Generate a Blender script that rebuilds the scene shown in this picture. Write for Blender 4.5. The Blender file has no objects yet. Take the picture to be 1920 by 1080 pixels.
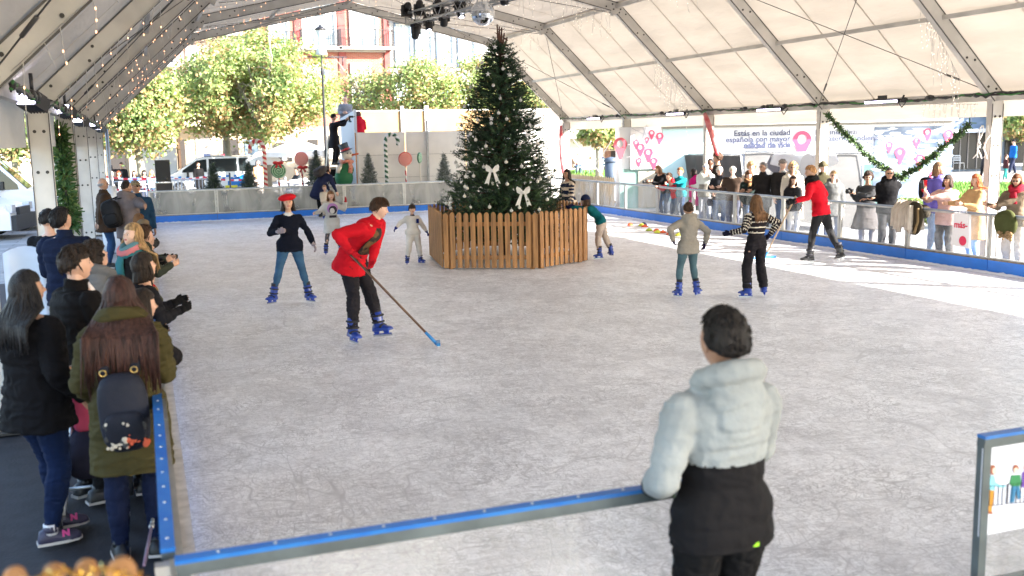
import bpy, math, random
import numpy as np
from mathutils import Vector, Matrix, noise
random.seed(7)
RNG = np.random.default_rng(7)
scene = bpy.context.scene
COL = scene.collection
R = math.radians
# --- camera model (35 mm lens, tent axis = +Y, up = +Z)
FPX = 1884.0
CAMZ = 2.45
_dY = Vector((-698, -272, FPX)).normalized()
_dX = Vector((5240, -390, FPX)); _dX = (_dX - _dY * _dX.dot(_dY)).normalized()
_dZ = _dX.cross(_dY)
if _dZ.y > 0: _dZ = -_dZ
CO = Vector((0, 0, CAMZ))
def ray(px, py):
 v = Vector((px - 960, py - 540, FPX))
 return Vector((_dX.dot(v), _dY.dot(v), _dZ.dot(v)))
def G(px, py, z=0.0):
 r = ray(px, py); return CO + r * ((z - CAMZ) / r.z)
def AY(px, py, y):
 r = ray(px, py); return CO + r * (y / r.y)
def AX(px, py, x):
 r = ray(px, py); return CO + r * (x / r.x)
# --- materials
MATS = {}
def mat(name, col, rough=0.7, metal=0.0, var=0.0, scale=8.0, bump=0.0, bscale=40.0, emis=None, estr=0.0,
  trans=0.0, alpha=1.0, spec=None, col2=None, coat=0.0, stretch=None, sheen=0.0, hard=False):
 if name in MATS: return MATS[name]
 m = bpy.data.materials.new(name); m.use_nodes = True
 nt = m.node_tree; N = nt.nodes; L = nt.links
 p = N['Principled BSDF']
 p.inputs['Base Color'].default_value = (*col, 1)
 p.inputs['Roughness'].default_value = rough
 p.inputs['Metallic'].default_value = metal
 if spec is not None: p.inputs['Specular IOR Level'].default_value = spec
 if coat: p.inputs['Coat Weight'].default_value = coat
 if sheen: p.inputs['Sheen Weight'].default_value = sheen
 if alpha < 1: p.inputs['Alpha'].default_value = alpha
 if trans: p.inputs['Transmission Weight'].default_value = trans
 if emis:
  p.inputs['Emission Color'].default_value = (*emis, 1)
  p.inputs['Emission Strength'].default_value = estr
  m.cycles.emission_sampling = 'NONE'
 if var or col2 or bump:
  tc = N.new('ShaderNodeTexCoord'); mp = N.new('ShaderNodeMapping')
  L.new(tc.outputs['Object'], mp.inputs['Vector'])
  if stretch: mp.inputs['Scale'].default_value = stretch
 if var or col2:
  nz = N.new('ShaderNodeTexNoise'); nz.inputs['Scale'].default_value = scale
  nz.inputs['Detail'].default_value = 4
  L.new(mp.outputs[0], nz.inputs['Vector'])
  cr = N.new('ShaderNodeValToRGB')
  a = col; b = col2 if col2 else tuple(min(1, c * (1 + var)) for c in col)
  if not col2: a = tuple(c * (1 - var) for c in col)
  lo, hi = (0.46, 0.54) if hard else (0.34, 0.66)
  cr.color_ramp.elements[0].position = lo; cr.color_ramp.elements[1].position = hi
  cr.color_ramp.elements[0].color = (*a, 1); cr.color_ramp.elements[1].color = (*b, 1)
  L.new(nz.outputs['Fac'], cr.inputs['Fac']); L.new(cr.outputs[0], p.inputs['Base Color'])
 if bump:
  n2 = N.new('ShaderNodeTexNoise'); n2.inputs['Scale'].default_value = bscale; n2.inputs['Detail'].default_value = 3
  L.new(mp.outputs[0], n2.inputs['Vector'])
  bp = N.new('ShaderNodeBump'); bp.inputs['Strength'].default_value = bump; bp.inputs['Distance'].default_value = 0.02
  L.new(n2.outputs['Fac'], bp.inputs['Height']); L.new(bp.outputs[0], p.inputs['Normal'])
 MATS[name] = m
 return m
# --- mesh builder
WM = {}   # world matrix of every object we link
def as_np(vs): return np.asarray(vs, dtype=float).reshape(-1, 3)
class MB:
 def __init__(s): s.v = []; s.f = []; s.m = []; s.sm = []; s.n = 0
 def add(s, verts, faces, mi=0, smooth=False):
  base = s.n
  verts = as_np(verts)
  s.v.append(verts); s.n += len(verts)
  for f in faces:
   s.f.append(tuple(base + i for i in f)); s.m.append(mi); s.sm.append(smooth)
  return s
 def box(s, c, size, mi=0, rot=None, smooth=False):
  hx, hy, hz = size[0] / 2, size[1] / 2, size[2] / 2
  v = [Vector((x, y, z)) for x in (-hx, hx) for y in (-hy, hy) for z in (-hz, hz)]
  if rot is not None: v = [rot @ p for p in v]
  v = [tuple(p + Vector(c)) for p in v]
  return s.add(v, [(0, 1, 3, 2), (4, 6, 7, 5), (0, 4, 5, 1), (2, 3, 7, 6), (0, 2, 6, 4), (1, 5, 7, 3)], mi, smooth)
 def bar(s, a, b, w, h, mi=0, up=(0, 0, 1)):
  """rectangular bar from a to b: w across, h along 'up'"""
  a = Vector(a); b = Vector(b); d = b - a; l = d.length; d.normalize()
  u = Vector(up); u = (u - d * u.dot(d))
  if u.length < 1e-4: u = Vector((1, 0, 0)); u = u - d * u.dot(d)
  u.normalize(); r = d.cross(u)
  rot = Matrix((r, d, u)).transposed()
  return s.box((a + b) / 2, (w, l, h), mi, rot)
 def tube(s, pts, rad, n=8, mi=0, smooth=True, caps=True, flat=None, ref=None):
  """flat: (a,b) multipliers of the two cross axes; ref = direction of the first one"""
  pts = [Vector(p) for p in pts]; k = len(pts)
  if not hasattr(rad, '__len__'): rad = [rad] * k
  vs = []; prev = None
  for i, p in enumerate(pts):
   d = (pts[min(i + 1, k - 1)] - pts[max(i - 1, 0)])
   if d.length < 1e-9: d = Vector((0, 0, 1))
   d.normalize()
   if prev is None:
    u = Vector(ref) if ref is not None else (Vector((0, 0, 1)) if abs(d.z) < 0.9 else Vector((1, 0, 0)))
   else: u = prev
   u = u - d * u.dot(d)
   if u.length < 1e-6: u = d.orthogonal()
   u.normalize(); prev = u; w = d.cross(u)
   fa, fb = flat if flat else (1, 1)
   for j in range(n):
    a = 2 * math.pi * j / n
    vs.append(p + u * (math.cos(a) * rad[i] * fa) + w * (math.sin(a) * rad[i] * fb))
  fs = []
  for i in range(k - 1):
   for j in range(n):
    a = i * n + j; b = i * n + (j + 1) % n
    fs.append((a, b, b + n, a + n))
  if caps:
   fs.append(tuple(range(n - 1, -1, -1))); fs.append(tuple((k - 1) * n + j for j in range(n)))
  return s.add([tuple(v) for v in vs], fs, mi, smooth)
 def loft(s, rings, mi=0, smooth=True, caps=True):
  n = len(rings[0]); vs = np.concatenate([as_np(r) for r in rings])
  fs = []
  for i in range(len(rings) - 1):
   for j in range(n):
    a = i * n + j; b = i * n + (j + 1) % n
    fs.append((a, b, b + n, a + n))
  if caps:
   fs.append(tuple(range(n - 1, -1, -1))); fs.append(tuple((len(rings) - 1) * n + j for j in range(n)))
  return s.add(vs, fs, mi, smooth)
 def lathe(s, c, prof, n=16, mi=0, smooth=True, axis=None):
  """prof: list of (radius, height) about c; axis: Matrix 3x3 to turn it"""
  vs = []
  for r, h in prof:
   for j in range(n):
    a = 2 * math.pi * j / n
    p = Vector((r * math.cos(a), r * math.sin(a), h))
    if axis is not None: p = axis @ p
    vs.append(tuple(p + Vector(c)))
  fs = []
  for i in range(len(prof) - 1):
   for j in range(n):
    a = i * n + j; b = i * n + (j + 1) % n
    fs.append((a, b, b + n, a + n))
  fs.append(tuple(range(n - 1, -1, -1))); fs.append(tuple((len(prof) - 1) * n + j for j in range(n)))
  return s.add(vs, fs, mi, smooth)
 def ball(s, c, r, n=12, mi=0, squash=(1, 1, 1), rot=None, smooth=True):
  m = max(4, n // 2 + 1); vs = []
  for i in range(m + 1):
   t = math.pi * i / m
   for j in range(n):
    a = 2 * math.pi * j / n
    p = Vector((r * squash[0] * math.sin(t) * math.cos(a), r * squash[1] * math.sin(t) * math.sin(a), r * squash[2] * math.cos(t)))
    if rot is not None: p = rot @ p
    vs.append(tuple(p + Vector(c)))
  fs = []
  for i in range(m):
   for j in range(n):
    a = i * n + j; b = i * n + (j + 1) % n
    fs.append((a, a + n, b + n, b))
  return s.add(vs, fs, mi, smooth)
 def prism(s, poly, origin, ux, uy, depth, mi=0, smooth=False):
  """polygon (x,y list) in plane origin+ux*x+uy*y, extruded by depth along ux x uy (both ways half)"""
  o = Vector(origin); ux = Vector(ux).normalized(); uy = Vector(uy).normalized(); w = ux.cross(uy)
  n = len(poly)
  a = [tuple(o + ux * x + uy * y + w * (depth / 2)) for x, y in poly]
  b = [tuple(o + ux * x + uy * y - w * (depth / 2)) for x, y in poly]
  fs = [tuple(range(n)), tuple(range(2 * n - 1, n - 1, -1))]
  for i in range(n):
   j = (i + 1) % n
   fs.append((i, i + n, j + n, j))
  return s.add(a + b, fs, mi, smooth)
 def cards(s, centers, u, w, mi=0):
  """many quads at once: centers, half-axis vectors u, w as (n,3) arrays"""
  c = as_np(centers); n = len(c)
  v = np.stack([c - u - w, c + u - w * 0.3, c + u * 0.9 + w, c - u * 0.5 + w * 0.9], axis=1).reshape(-1, 3)
  base = s.n; s.v.append(v); s.n += 4 * n
  if np.isscalar(mi): mi = [mi] * n
  for i in range(n):
   b = base + 4 * i
   s.f.append((b, b + 1, b + 2, b + 3)); s.m.append(int(mi[i])); s.sm.append(False)
  return s
 def mesh(s, name, mats, M=None):
  me = bpy.data.meshes.new(name)
  v = np.concatenate(s.v) if s.v else np.zeros((0, 3))
  if M is not None:
   Mi = np.array(M.inverted()); v = v @ Mi[:3, :3].T + Mi[:3, 3]
  me.from_pydata(v.tolist(), [], s.f)
  if not isinstance(mats, (list, tuple)): mats = [mats]
  for m in mats: me.materials.append(m)
  me.polygons.foreach_set('material_index', s.m)
  me.polygons.foreach_set('use_smooth', s.sm)
  me.update()
  return me
 def build(s, name, mats, parent=None, local=False):
  """verts are in world space unless local=True (then in the parent's space)"""
  if parent is not None:
   M = None if local else WM[parent]
   ob = bpy.data.objects.new(name, s.mesh(name, mats, M))
   COL.objects.link(ob); ob.parent = parent; WM[ob] = WM[parent].copy()
  else:
   v = np.concatenate(s.v); lo = v.min(0); hi = v.max(0)
   org = Vector(((lo[0] + hi[0]) / 2, (lo[1] + hi[1]) / 2, lo[2])) if not local else Vector((0, 0, 0))
   M = Matrix.Translation(org)
   ob = bpy.data.objects.new(name, s.mesh(name, mats, M))
   COL.objects.link(ob); ob.location = org; WM[ob] = M
  return ob
def tag(o, label=None, cat=None, group=None, kind=None):
 if label: o['label'] = label
 if cat: o['category'] = cat
 if group: o['group'] = group
 if kind: o['kind'] = kind
 return o
def thing(name, label, cat, loc=(0, 0, 0), rz=0.0, group=None, rot=None):
 o = bpy.data.objects.new(name, None); COL.objects.link(o)
 M = Matrix.Translation(Vector(loc)) @ (rot.to_4x4() if rot is not None else Matrix.Rotation(rz, 4, 'Z'))
 o.matrix_world = M; o.location = Vector(loc); o.rotation_euler = M.to_euler()
 o.empty_display_size = 0.2
 WM[o] = M
 return tag(o, label, cat, group)
def struct(o): o['kind'] = 'structure'; return o
def copy_tree(o, loc=None, rz=None, label=None, group=None, scale=None, parent=None):
 c = o.copy(); COL.objects.link(c)
 if parent is not None: c.parent = parent
 for ch in list(o.children): copy_tree(ch, parent=c)
 if loc is not None: c.location = loc
 if rz is not None: c.rotation_euler = (0, 0, rz)
 if scale is not None: c.scale = (scale,) * 3 if not hasattr(scale, '__len__') else scale
 if label: c['label'] = label
 if group: c['group'] = group
 return c
def text_obj(name, body, size, loc, rot3, material, parent=None, ext=0.004, align='LEFT', shear=0.0, offset=0.0):
 cu = bpy.data.curves.new(name, 'FONT'); cu.body = body; cu.size = size; cu.extrude = ext; cu.align_x = align
 cu.shear = shear; cu.offset = offset; cu.resolution_u = 3
 cu.materials.append(material)
 cu.offset = offset
 tmp = bpy.data.objects.new('tmp', cu); COL.objects.link(tmp); me = bpy.data.meshes.new_from_object(tmp.evaluated_get(bpy.context.evaluated_depsgraph_get()))
 bpy.data.objects.remove(tmp); me.materials.clear(); me.materials.append(material)
 o = bpy.data.objects.new(name, me); COL.objects.link(o)
 M = Matrix.Translation(Vector(loc)) @ rot3.to_4x4()
 if parent is not None:
  o.parent = parent; M = WM[parent].inverted() @ M
 o.location = M.to_translation(); o.rotation_euler = M.to_euler()
 return o
# --- people
def sup_ring(c, r, f, hw, hd, n=20, e=2.3):
 """superellipse ring about c; r,f unit vectors right / forward"""
 out = []
 for j in range(n):
  a = 2 * math.pi * j / n; ca, sa = math.cos(a), math.sin(a)
  x = math.copysign(abs(ca) ** (2 / e), ca) * hw; y = math.copysign(abs(sa) ** (2 / e), sa) * hd
  out.append(tuple(c + r * x + f * y))
 return out
def remesh(mb, voxel, smooth=4):
 me = mb.mesh('tmp', [])
 ob = bpy.data.objects.new('tmp', me); COL.objects.link(ob)
 m = ob.modifiers.new('r', 'REMESH'); m.mode = 'VOXEL'; m.voxel_size = voxel; m.adaptivity = 0
 if smooth:
  k = ob.modifiers.new('s', 'SMOOTH'); k.factor = 0.5; k.iterations = smooth
 dg = bpy.context.evaluated_depsgraph_get()
 out = bpy.data.meshes.new_from_object(ob.evaluated_get(dg))
 v = np.empty(len(out.vertices) * 3); out.vertices.foreach_get('co', v); v = v.reshape(-1, 3)
 nr = np.empty(len(out.vertices) * 3); out.vertices.foreach_get('normal', nr); nr = nr.reshape(-1, 3)
 f = [tuple(p.vertices) for p in out.polygons]
 bpy.data.objects.remove(ob); bpy.data.meshes.remove(me); bpy.data.meshes.remove(out)
 return v, nr, f
def near_bone(P, bones):
 """bones: list of (a,b). returns index and t of the nearest bone for every point"""
 best = None
 for k, (a, b, w) in enumerate(bones):
  a = np.array(a); b = np.array(b); d = b - a; L2 = d.dot(d)
  t = np.clip(((P - a) @ d) / L2, 0, 1)
  ds = np.linalg.norm(P - (a + t[:, None] * d), axis=1) / w
  if best is None: best = ds; bi = np.zeros(len(P), int); bt = t
  else:
   m = ds < best
   best = np.where(m, ds, best); bi = np.where(m, k, bi); bt = np.where(m, t, bt)
 return bi, bt
def ik(S, W, l1, l2, pole):
 S = Vector(S); W = Vector(W); d = W - S; L = d.length
 mx = (l1 + l2) * 0.998
 if L > mx: d = d * (mx / L); L = mx; W = S + d
 mn = abs(l1 - l2) * 1.05
 if L < mn: L = mn
 a = (l1 * l1 - l2 * l2 + L * L) / (2 * L)
 h = math.sqrt(max(1e-8, l1 * l1 - a * a))
 u = d.normalized(); p = Vector(pole); p = p - u * p.dot(u)
 if p.length < 1e-4: p = u.orthogonal()
 p.normalize()
 return S + u * a + p * h, W
SKIN = {'light': (0.56, 0.33, 0.235), 'pale': (0.64, 0.40, 0.30), 'tan': (0.42, 0.235, 0.155), 'brown': (0.13, 0.06, 0.035)}
def skin_mat(k):
 return mat('skin_' + k, SKIN[k], 0.5, var=0.08, scale=14, bump=0.08, bscale=160)
M_LIP = lambda: mat('lips', (0.42, 0.12, 0.10), 0.45)
M_EYE = lambda: mat('eye_white', (0.75, 0.72, 0.68), 0.25)
M_IRIS = lambda: mat('eye_iris', (0.03, 0.018, 0.01), 0.15)
def hair_mat(c, nm):
 return mat('hair_' + nm, c, 0.5, var=0.55, scale=7, bump=0.8, bscale=24, stretch=(7, 7, 0.8), spec=.22)
HAIR = {'black': (0.012, 0.010, 0.010), 'dark': (0.022, 0.014, 0.010), 'brown': (0.055, 0.028, 0.016), 'auburn': (0.16, 0.045, 0.02),
  'ginger': (0.42, 0.10, 0.03), 'light': (0.26, 0.14, 0.07), 'blonde': (0.42, 0.27, 0.13), 'grey': (0.28, 0.26, 0.25), 'white': (0.72, 0.68, 0.64),
  'salt': (0.12, 0.11, 0.105)}
def cloth_mat(col, nm=None, rough=0.85, var=0.12, bump=0.25, bscale=22, **k):
 nm = nm or 'cloth_%d_%d_%d_%d' % (*(int(c * 1000) for c in col), int(rough * 100))
 return mat(nm, col, rough, var=var, scale=5, bump=bump, bscale=bscale, spec=.12, **k)
def head_shape(th, ph, hh):
 """unit-ish head surface in head space: x right, y forward, z up; th 0 top..pi bottom, ph azimuth (pi/2 = forward)"""
 st, ct = np.sin(th), np.cos(th); ca, sa = np.cos(ph), np.sin(ph)
 a = 0.335 * hh; b = 0.405 * hh; c = 0.5 * hh
 x = a * st * ca; y = b * st * sa; z = c * ct
 low = np.clip(-ct, 0, 1)
 x = x * (1 - 0.42 * low ** 1.3) * (1 + 0.05 * np.clip(-sa, 0, 1))
 y = np.where(sa > 0, y * (0.93 - 0.04 * np.clip(ct, 0, 1)) + 0.035 * hh * low * sa, y * (1.05 - 0.45 * low ** 1.2))
 fr = np.clip(sa, 0, 1) ** 1.5
 u = x / hh; w = z / hh
 g = lambda uu, ww, su, sw: np.exp(-((u - uu) / su) ** 2 - ((w - ww) / sw) ** 2)
 d = 0.085 * g(0, -0.10, 0.038, 0.045) + 0.045 * g(0, -0.04, 0.03, 0.06)      # nose
 d += 0.016 * g(0, 0.045, 0.16, 0.03)                                             # brow
 d -= 0.040 * (g(-0.105, -0.012, 0.055, 0.035) + g(0.105, -0.012, 0.055, 0.035))      # sockets
 d += 0.020 * (g(-0.14, -0.10, 0.07, 0.06) + g(0.14, -0.10, 0.07, 0.06))            # cheeks
 d += 0.022 * (g(0, -0.218, 0.06, 0.014) + g(0, -0.25, 0.05, 0.015)) - 0.012 * g(0, -0.234, 0.07, 0.006)  # lips
 d -= 0.016 * g(0, -0.29, 0.07, 0.02)
 d += 0.030 * g(0, -0.375, 0.07, 0.05)                                             # chin
 y = y + d * hh * fr
 return x, y, z
def head_grid(nu, nv, hh, dens=True):
 """grid denser at the face"""
 i = np.linspace(0, 1, nv + 1); th = math.pi * i
 j = np.arange(nu) / nu
 ph = 2 * math.pi * j
 ph = ph + (0.38 * np.cos(ph) if dens else 0)      # gathers columns at pi/2 (front)
 T, P = np.meshgrid(th, ph, indexing='ij')
 return T, P
def grid_faces(nv, nu):
 fs = []
 for i in range(nv):
  for j in range(nu):
   a = i * nu + j; b = i * nu + (j + 1) % nu
   fs.append((a, a + nu, b + nu, b))
 return fs
class Fig: pass
def person(label, pos, face, H=1.7, hr=7.4, sex='m', fat=1.0, skin='light', hair=('short', 'dark'), hat=None,
  top=None, bottom=None, shoes=('shoe', (0.03, 0.03, 0.03)), lean=0, side=0, twist=0, head=(0, 0, 0), hl=None, hrt=None,
  pl=None, pr=None, fl=None, fr=None, kl=None, kr=None, ground=0.0, drop=0.0, glasses=None, gloves=None, scarf=None, vox=None,
  group=None, under=None, pel=(0, 0), curl=0.55, name='person', footyaw=(8, -8), seated=False, apron=None):
 """pos (x,y); face: degrees, 0 looks along +Y, 90 along -X.  person's right = +x local, forward = +y local
 hl/hrt: left/right wrist target ('l',(x,y,z)) local in metres or ('w',(x,y,z)) world; pl/pr elbow poles (local)"""
 dist = (Vector((pos[0], pos[1], 1.2)) - CO).length
 vx = vox or min(0.03, max(0.0075, dist * 0.00105))
 th = thing(name, label, 'person', (pos[0], pos[1], ground), R(face), group)
 Mw = WM[th]; Mi = Mw.inverted()
 skate = shoes[0] in ('rental', 'hockey')
 lift = 0.085 * (H / 1.7) if skate else 0.02
 s = H / 1.75; hh = H / hr
 B = (H - hh) / 0.867                                  # body unit
 Hb = B
 # --- skeleton
 pz = 0.525 * B + lift - drop
 pelv = Vector((pel[0], pel[1], pz))
 lf = R(lean); ls = R(side)
 def spine_dir(k):   # k 0..1 amount of the lean
  v = Vector((math.sin(ls * k), math.sin(lf * k), math.cos(lf * k) * math.cos(ls * k))); return v.normalized()
 d1, d2 = spine_dir(0.45), spine_dir(1.0)
 waist = pelv + d1 * (0.095 * B); chest = waist + d2 * (0.11 * B); upper = chest + d2 * (0.065 * B); neck = upper + d2 * (0.05 * B)
 tw = R(twist)
 def frame(d, t):
  r = Vector((math.cos(t), math.sin(t), 0)); r = (r - d * r.dot(d)).normalized()
  f = d.cross(r) ; return r, f
 r1, f1 = frame(d1, tw * 0.3); r2, f2 = frame(d2, tw)
 shw = (0.108 if sex == 'm' else 0.098) * B * (0.75 + 0.25 * fat); hipw = (0.052 if sex == 'm' else 0.056) * B
 SH = {-1: upper - r2 * shw + d2 * (0.002 * B), 1: upper + r2 * shw + d2 * (0.002 * B)}
 HP = {-1: pelv - r1 * hipw - d1 * (0.01 * B), 1: pelv + r1 * hipw - d1 * (0.01 * B)}
 la, lb = 0.163 * B, 0.145 * B
 lt, lc = 0.245 * B, 0.235 * B
 def tgt(t, default):
  if t is None: return Vector(default)
  k, p = t
  return Vector(p) if k == 'l' else Mi @ Vector(p)
 EL = {}; WR = {}
 for sd, t, p in ((-1, hl, pl), (1, hrt, pr)):
  dft = SH[sd] + Vector((sd * 0.035 * B + math.sin(ls) * 0.1, 0.05 * B + math.sin(lf) * 0.12 * B, -0.298 * B))
  W = tgt(t, dft)
  pole = Vector(p) if p else (Vector((sd * 0.35, -0.25, -1)) if t is not None and W.z > .52 * B and (W.y > .08 or (W - SH[sd]).length < .26 * B) else Vector((sd * 0.5, -0.9, -0.35)))
  EL[sd], WR[sd] = ik(SH[sd], W, la, lb, pole)
 KN = {}; AN = {}
 for sd, t, p in ((-1, fl, kl), (1, fr, kr)):
  a = tgt(t, (sd * 0.062 * B, -0.01, 0.0)) + Vector((0, 0, 0.045 * B + lift))
  KN[sd], AN[sd] = ik(HP[sd], a, lt, lc, Vector(p) if p else Vector((sd * 0.12, 1, 0)))
 hyaw, hpit, htil = head
 hm = Matrix.Rotation(R(hyaw), 3, 'Z') @ Matrix.Rotation(R(-hpit), 3, 'X') @ Matrix.Rotation(R(htil), 3, 'Y')
 hbase = neck + (d2 * 0.55 + Vector((0, 0.10, 0.45))).normalized() * (0.042 * B)
 hc = hbase + hm @ Vector((0, 0.045 * hh, 0.40 * hh))
 # --- torso levels (centre, frame, half width, half depth)
 mf = 1.0 if sex == 'm' else 0.93; hf = 1.0 if sex == 'm' else 1.06
 LV = [(pelv - d1 * 0.055 * B, r1, f1, .075 * hf, .055), (pelv, r1, f1, .094 * hf, .064), (pelv + d1 * .045 * B, r1, f1, .092 * hf, .064), (waist, r1, f1, .080 * mf, .056 * (0.4 + 0.6 * fat)),
  ((waist + chest) / 2, r2, f2, .086 * mf, .060), (chest, r2, f2, .097 * mf, .068), (upper, r2, f2, .106 * mf, .060), (upper + d2 * .026 * B, r2, f2, .092 * mf, .050), (upper + d2 * .040 * B, r2, f2, .064 * mf, .044), (neck, r2, f2, .042, .042)]
 def torso(mb, add, upto=10, frm=0):
  rings = [sup_ring(c, r, f, (w * fat) * B + add, (dp * fat) * B + add) for c, r, f, w, dp in LV[frm:upto]]
  mb.loft(rings)
 RA = [.036, .030, .026, .0185]   # arm radii sh, mid-upper, elbow, wrist
 def arm(mb, sd, add, addw=None, trim=0.0):
  addw = add if addw is None else addw
  S, E_, W = SH[sd], EL[sd], WR[sd]
  W2 = E_.lerp(W, 1 - trim)
  pts = [S.lerp(E_, -0.06), S.lerp(E_, 0.25), S.lerp(E_, 0.75), E_, E_.lerp(W2, 0.3), E_.lerp(W2, 0.75), W2]
  rr = [.034 * B + add, .034 * B + add, .028 * B + add, .026 * B + add, .0265 * B + add * .6 + addw * .4, .021 * B + addw, .0185 * B + addw]
  mb.tube(pts, [x * (0.6 + 0.4 * fat) for x in rr], 12)
  mb.ball(S, (.033 * B + add) * (0.6 + 0.4 * fat), 10); mb.ball(E_, (.0265 * B + add) * (0.6 + 0.4 * fat), 10)
 def leg(mb, sd, add, addk=None, adda=None, trim=0.0, knee=1.0):
  addk = add if addk is None else addk; adda = add if adda is None else adda
  Hp, K, A = HP[sd], KN[sd], AN[sd]; A2 = K.lerp(A, 1 - trim)
  pts = [Hp + Vector((0, 0, .01)), Hp.lerp(K, .3), Hp.lerp(K, .75), K, K.lerp(A2, .28), K.lerp(A2, .7), A2]
  rr = [.056 * B + add, .053 * B + add, .038 * B + add * .5 + addk * .5, .034 * B + addk, .036 * B + addk, .026 * B + adda * .6 + addk * .4, .021 * B + adda]
  mb.tube(pts, [x * (0.55 + 0.45 * fat) for x in rr], 12); mb.ball(K, (.035 * B + addk) * (0.55 + 0.45 * fat), 10); mb.ball(Hp, .058 * B + add, 10)
 # --- body (one continuous skin)
 b = MB(); torso(b, -0.004)
 b.tube([neck - d2 * .03 * B, neck + d2 * .01 * B, hc - hm @ Vector((0, 0.06 * hh, 0.22 * hh))], [.036 * B, .031 * B, .031 * B], 12)
 for sd in (-1, 1): arm(b, sd, -0.002); leg(b, sd, -0.002)
 v, nr, f = remesh(b, max(vx, 0.011), 3)
 body = MB(); body.add(v, f, 0, True)
 nu, nv = (44, 40) if dist < 24 else (30, 26)
 T, Ph = head_grid(nu, nv, hh)
 x, y, z = head_shape(T, Ph, hh)
 P = np.stack([x, y, z], -1).reshape(-1, 3)
 hmn = np.array(hm); hcn = np.array(hc)
 Pw = P @ hmn.T + hcn
 fs = grid_faces(nv, nu)
 fc = P[np.array(fs)].mean(1) / hh
 lips = (fc[:, 1] > .28) & (np.abs(fc[:, 0]) < .085) & (fc[:, 2] > -.262) & (fc[:, 2] < -.205)
 body.add(Pw, [q for q, l in zip(fs, lips) if not l], 0, True); body.add(Pw, [q for q, l in zip(fs, lips) if l], 1, True)
 HT = lambda q: hc + hm @ (Vector(q) * hh)
 for sd in (-1, 1):
  if dist < 30:
   e = HT((sd * .105, .302, -.012)); body.ball(e, .052 * hh, 8, 2, rot=hm, squash=(1.1, .8, .62))
   body.ball(e + hm @ Vector((-sd * 0.004 * hh, .026 * hh, 0)), .027 * hh, 8, 3, rot=hm)
  body.ball(HT((sd * .325, -.02, -.06)), .10 * hh, 8, 0, rot=hm @ Matrix.Rotation(sd * 0.35, 3, 'Z'), squash=(.28, .6, 1.05))
 def hand(mb, sd, grow=0.0, cl=curl):
  E_, W = EL[sd], WR[sd]; d = (W - E_).normalized()
  inn = Vector((-sd, 0.0, 0)); inn = inn - d * inn.dot(d)
  if inn.length < .2: inn = Vector((0, 0, -1)); inn = inn - d * inn.dot(d)
  inn.normalize(); th_ = d.cross(inn) * sd        # thumb side
  if th_.y < 0 and abs(d.z) > .5: pass
  k = s * (1.0 if sex == 'm' else .93)
  if hr < 6.9: k = (H * 0.104) / 0.185
  pw, pt, plg = .040 * k + grow, .015 * k + grow, .085 * k
  mb.tube([W - d * .02 * k, W + d * .02 * k, W + d * .06 * k, W + d * plg], [pw * .7, pw * .95, pw * 1.05, pw], 10, 0, flat=(1, pt / pw), ref=th_)
  n_ = 4
  for i in range(n_):
   off = (i - 1.5) * (pw * 2 / 4.2); L_ = (.068, .078, .073, .058)[3 - i if False else i] * k
   p0 = W + d * (plg * .93) + th_ * (-off); a0 = cl * (.5 + .1 * i)
   dd = (d * math.cos(a0) + inn * math.sin(a0)); d3 = (d * math.cos(a0 * 2.3) + inn * math.sin(a0 * 2.3)); d4 = (d * math.cos(a0 * 3.3) + inn * math.sin(a0 * 3.3))
   p1 = p0 + dd * L_ * .45; p2 = p1 + d3 * L_ * .33; p3 = p2 + d4 * L_ * .26
   rf = .0088 * k + grow
   mb.tube([p0 - d * .012, p0 + dd * .01, p1, p2, p3], [rf * .9, rf * 1.05, rf, rf * .92, rf * .6], 6)
  p0 = W + d * (plg * .28) + th_ * pw * .75
  q1 = p0 + (d * .75 + th_ * .6 + inn * .25).normalized() * .038 * k; q2 = q1 + (d * .93 + th_ * .15 + inn * .35).normalized() * .032 * k
  mb.tube([p0 - th_ * .01, p0, q1, q2], [.012 * k + grow, .0125 * k + grow, .0105 * k + grow, .007 * k + grow], 6)
 if dist < 45:
  for sd in (-1, 1): hand(body, sd)
 body.build('body', [skin_mat(skin), M_LIP(), M_EYE(), M_IRIS()], th, local=True)
 if gloves:
  gset = gloves[1] if len(gloves) > 1 else (-1, 1)
  for sd in gset:
   g = MB(); hand(g, sd, 0.0035)
   E_, W = EL[sd], WR[sd]; g.tube([E_.lerp(W, .86), W, W.lerp(E_, -.08)], [.0235 * B + .006, .021 * B + .004, .021 * B + .003], 10)
   g.build('glove', cloth_mat(gloves[0]), th, local=True)
 # --- lower clothes
 def shade(v, f, bones, fn):
  fc_ = v[np.array([q[0] for q in f])] * .5 + v[np.array([q[2] for q in f])] * .5
  bi, bt = near_bone(fc_, bones); return fn(bi, bt, fc_)
 def folds(v, nr, amp, sc, seed):
  out = np.empty(len(v))
  for i, p in enumerate(v):
   a_ = noise.noise(Vector((p[0] * sc, p[1] * sc, p[2] * sc * 1.7 + seed))); b_ = noise.noise(Vector((p[0] * sc * 1.6 + 7 + a_ * 1.5, p[1] * sc * 1.6, p[2] * sc * 3.6 + seed)))
   out[i] = a_ * .8 + 1.0 * (.45 - abs(b_) * 1.9)
  return v + nr * (out * amp)[:, None]
 sd_ = random.random() * 50
 LB = [(HP[-1], KN[-1], 1), (KN[-1], AN[-1], 1), (HP[1], KN[1], 1), (KN[1], AN[1], 1), (pelv, waist, 1.5)]
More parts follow.
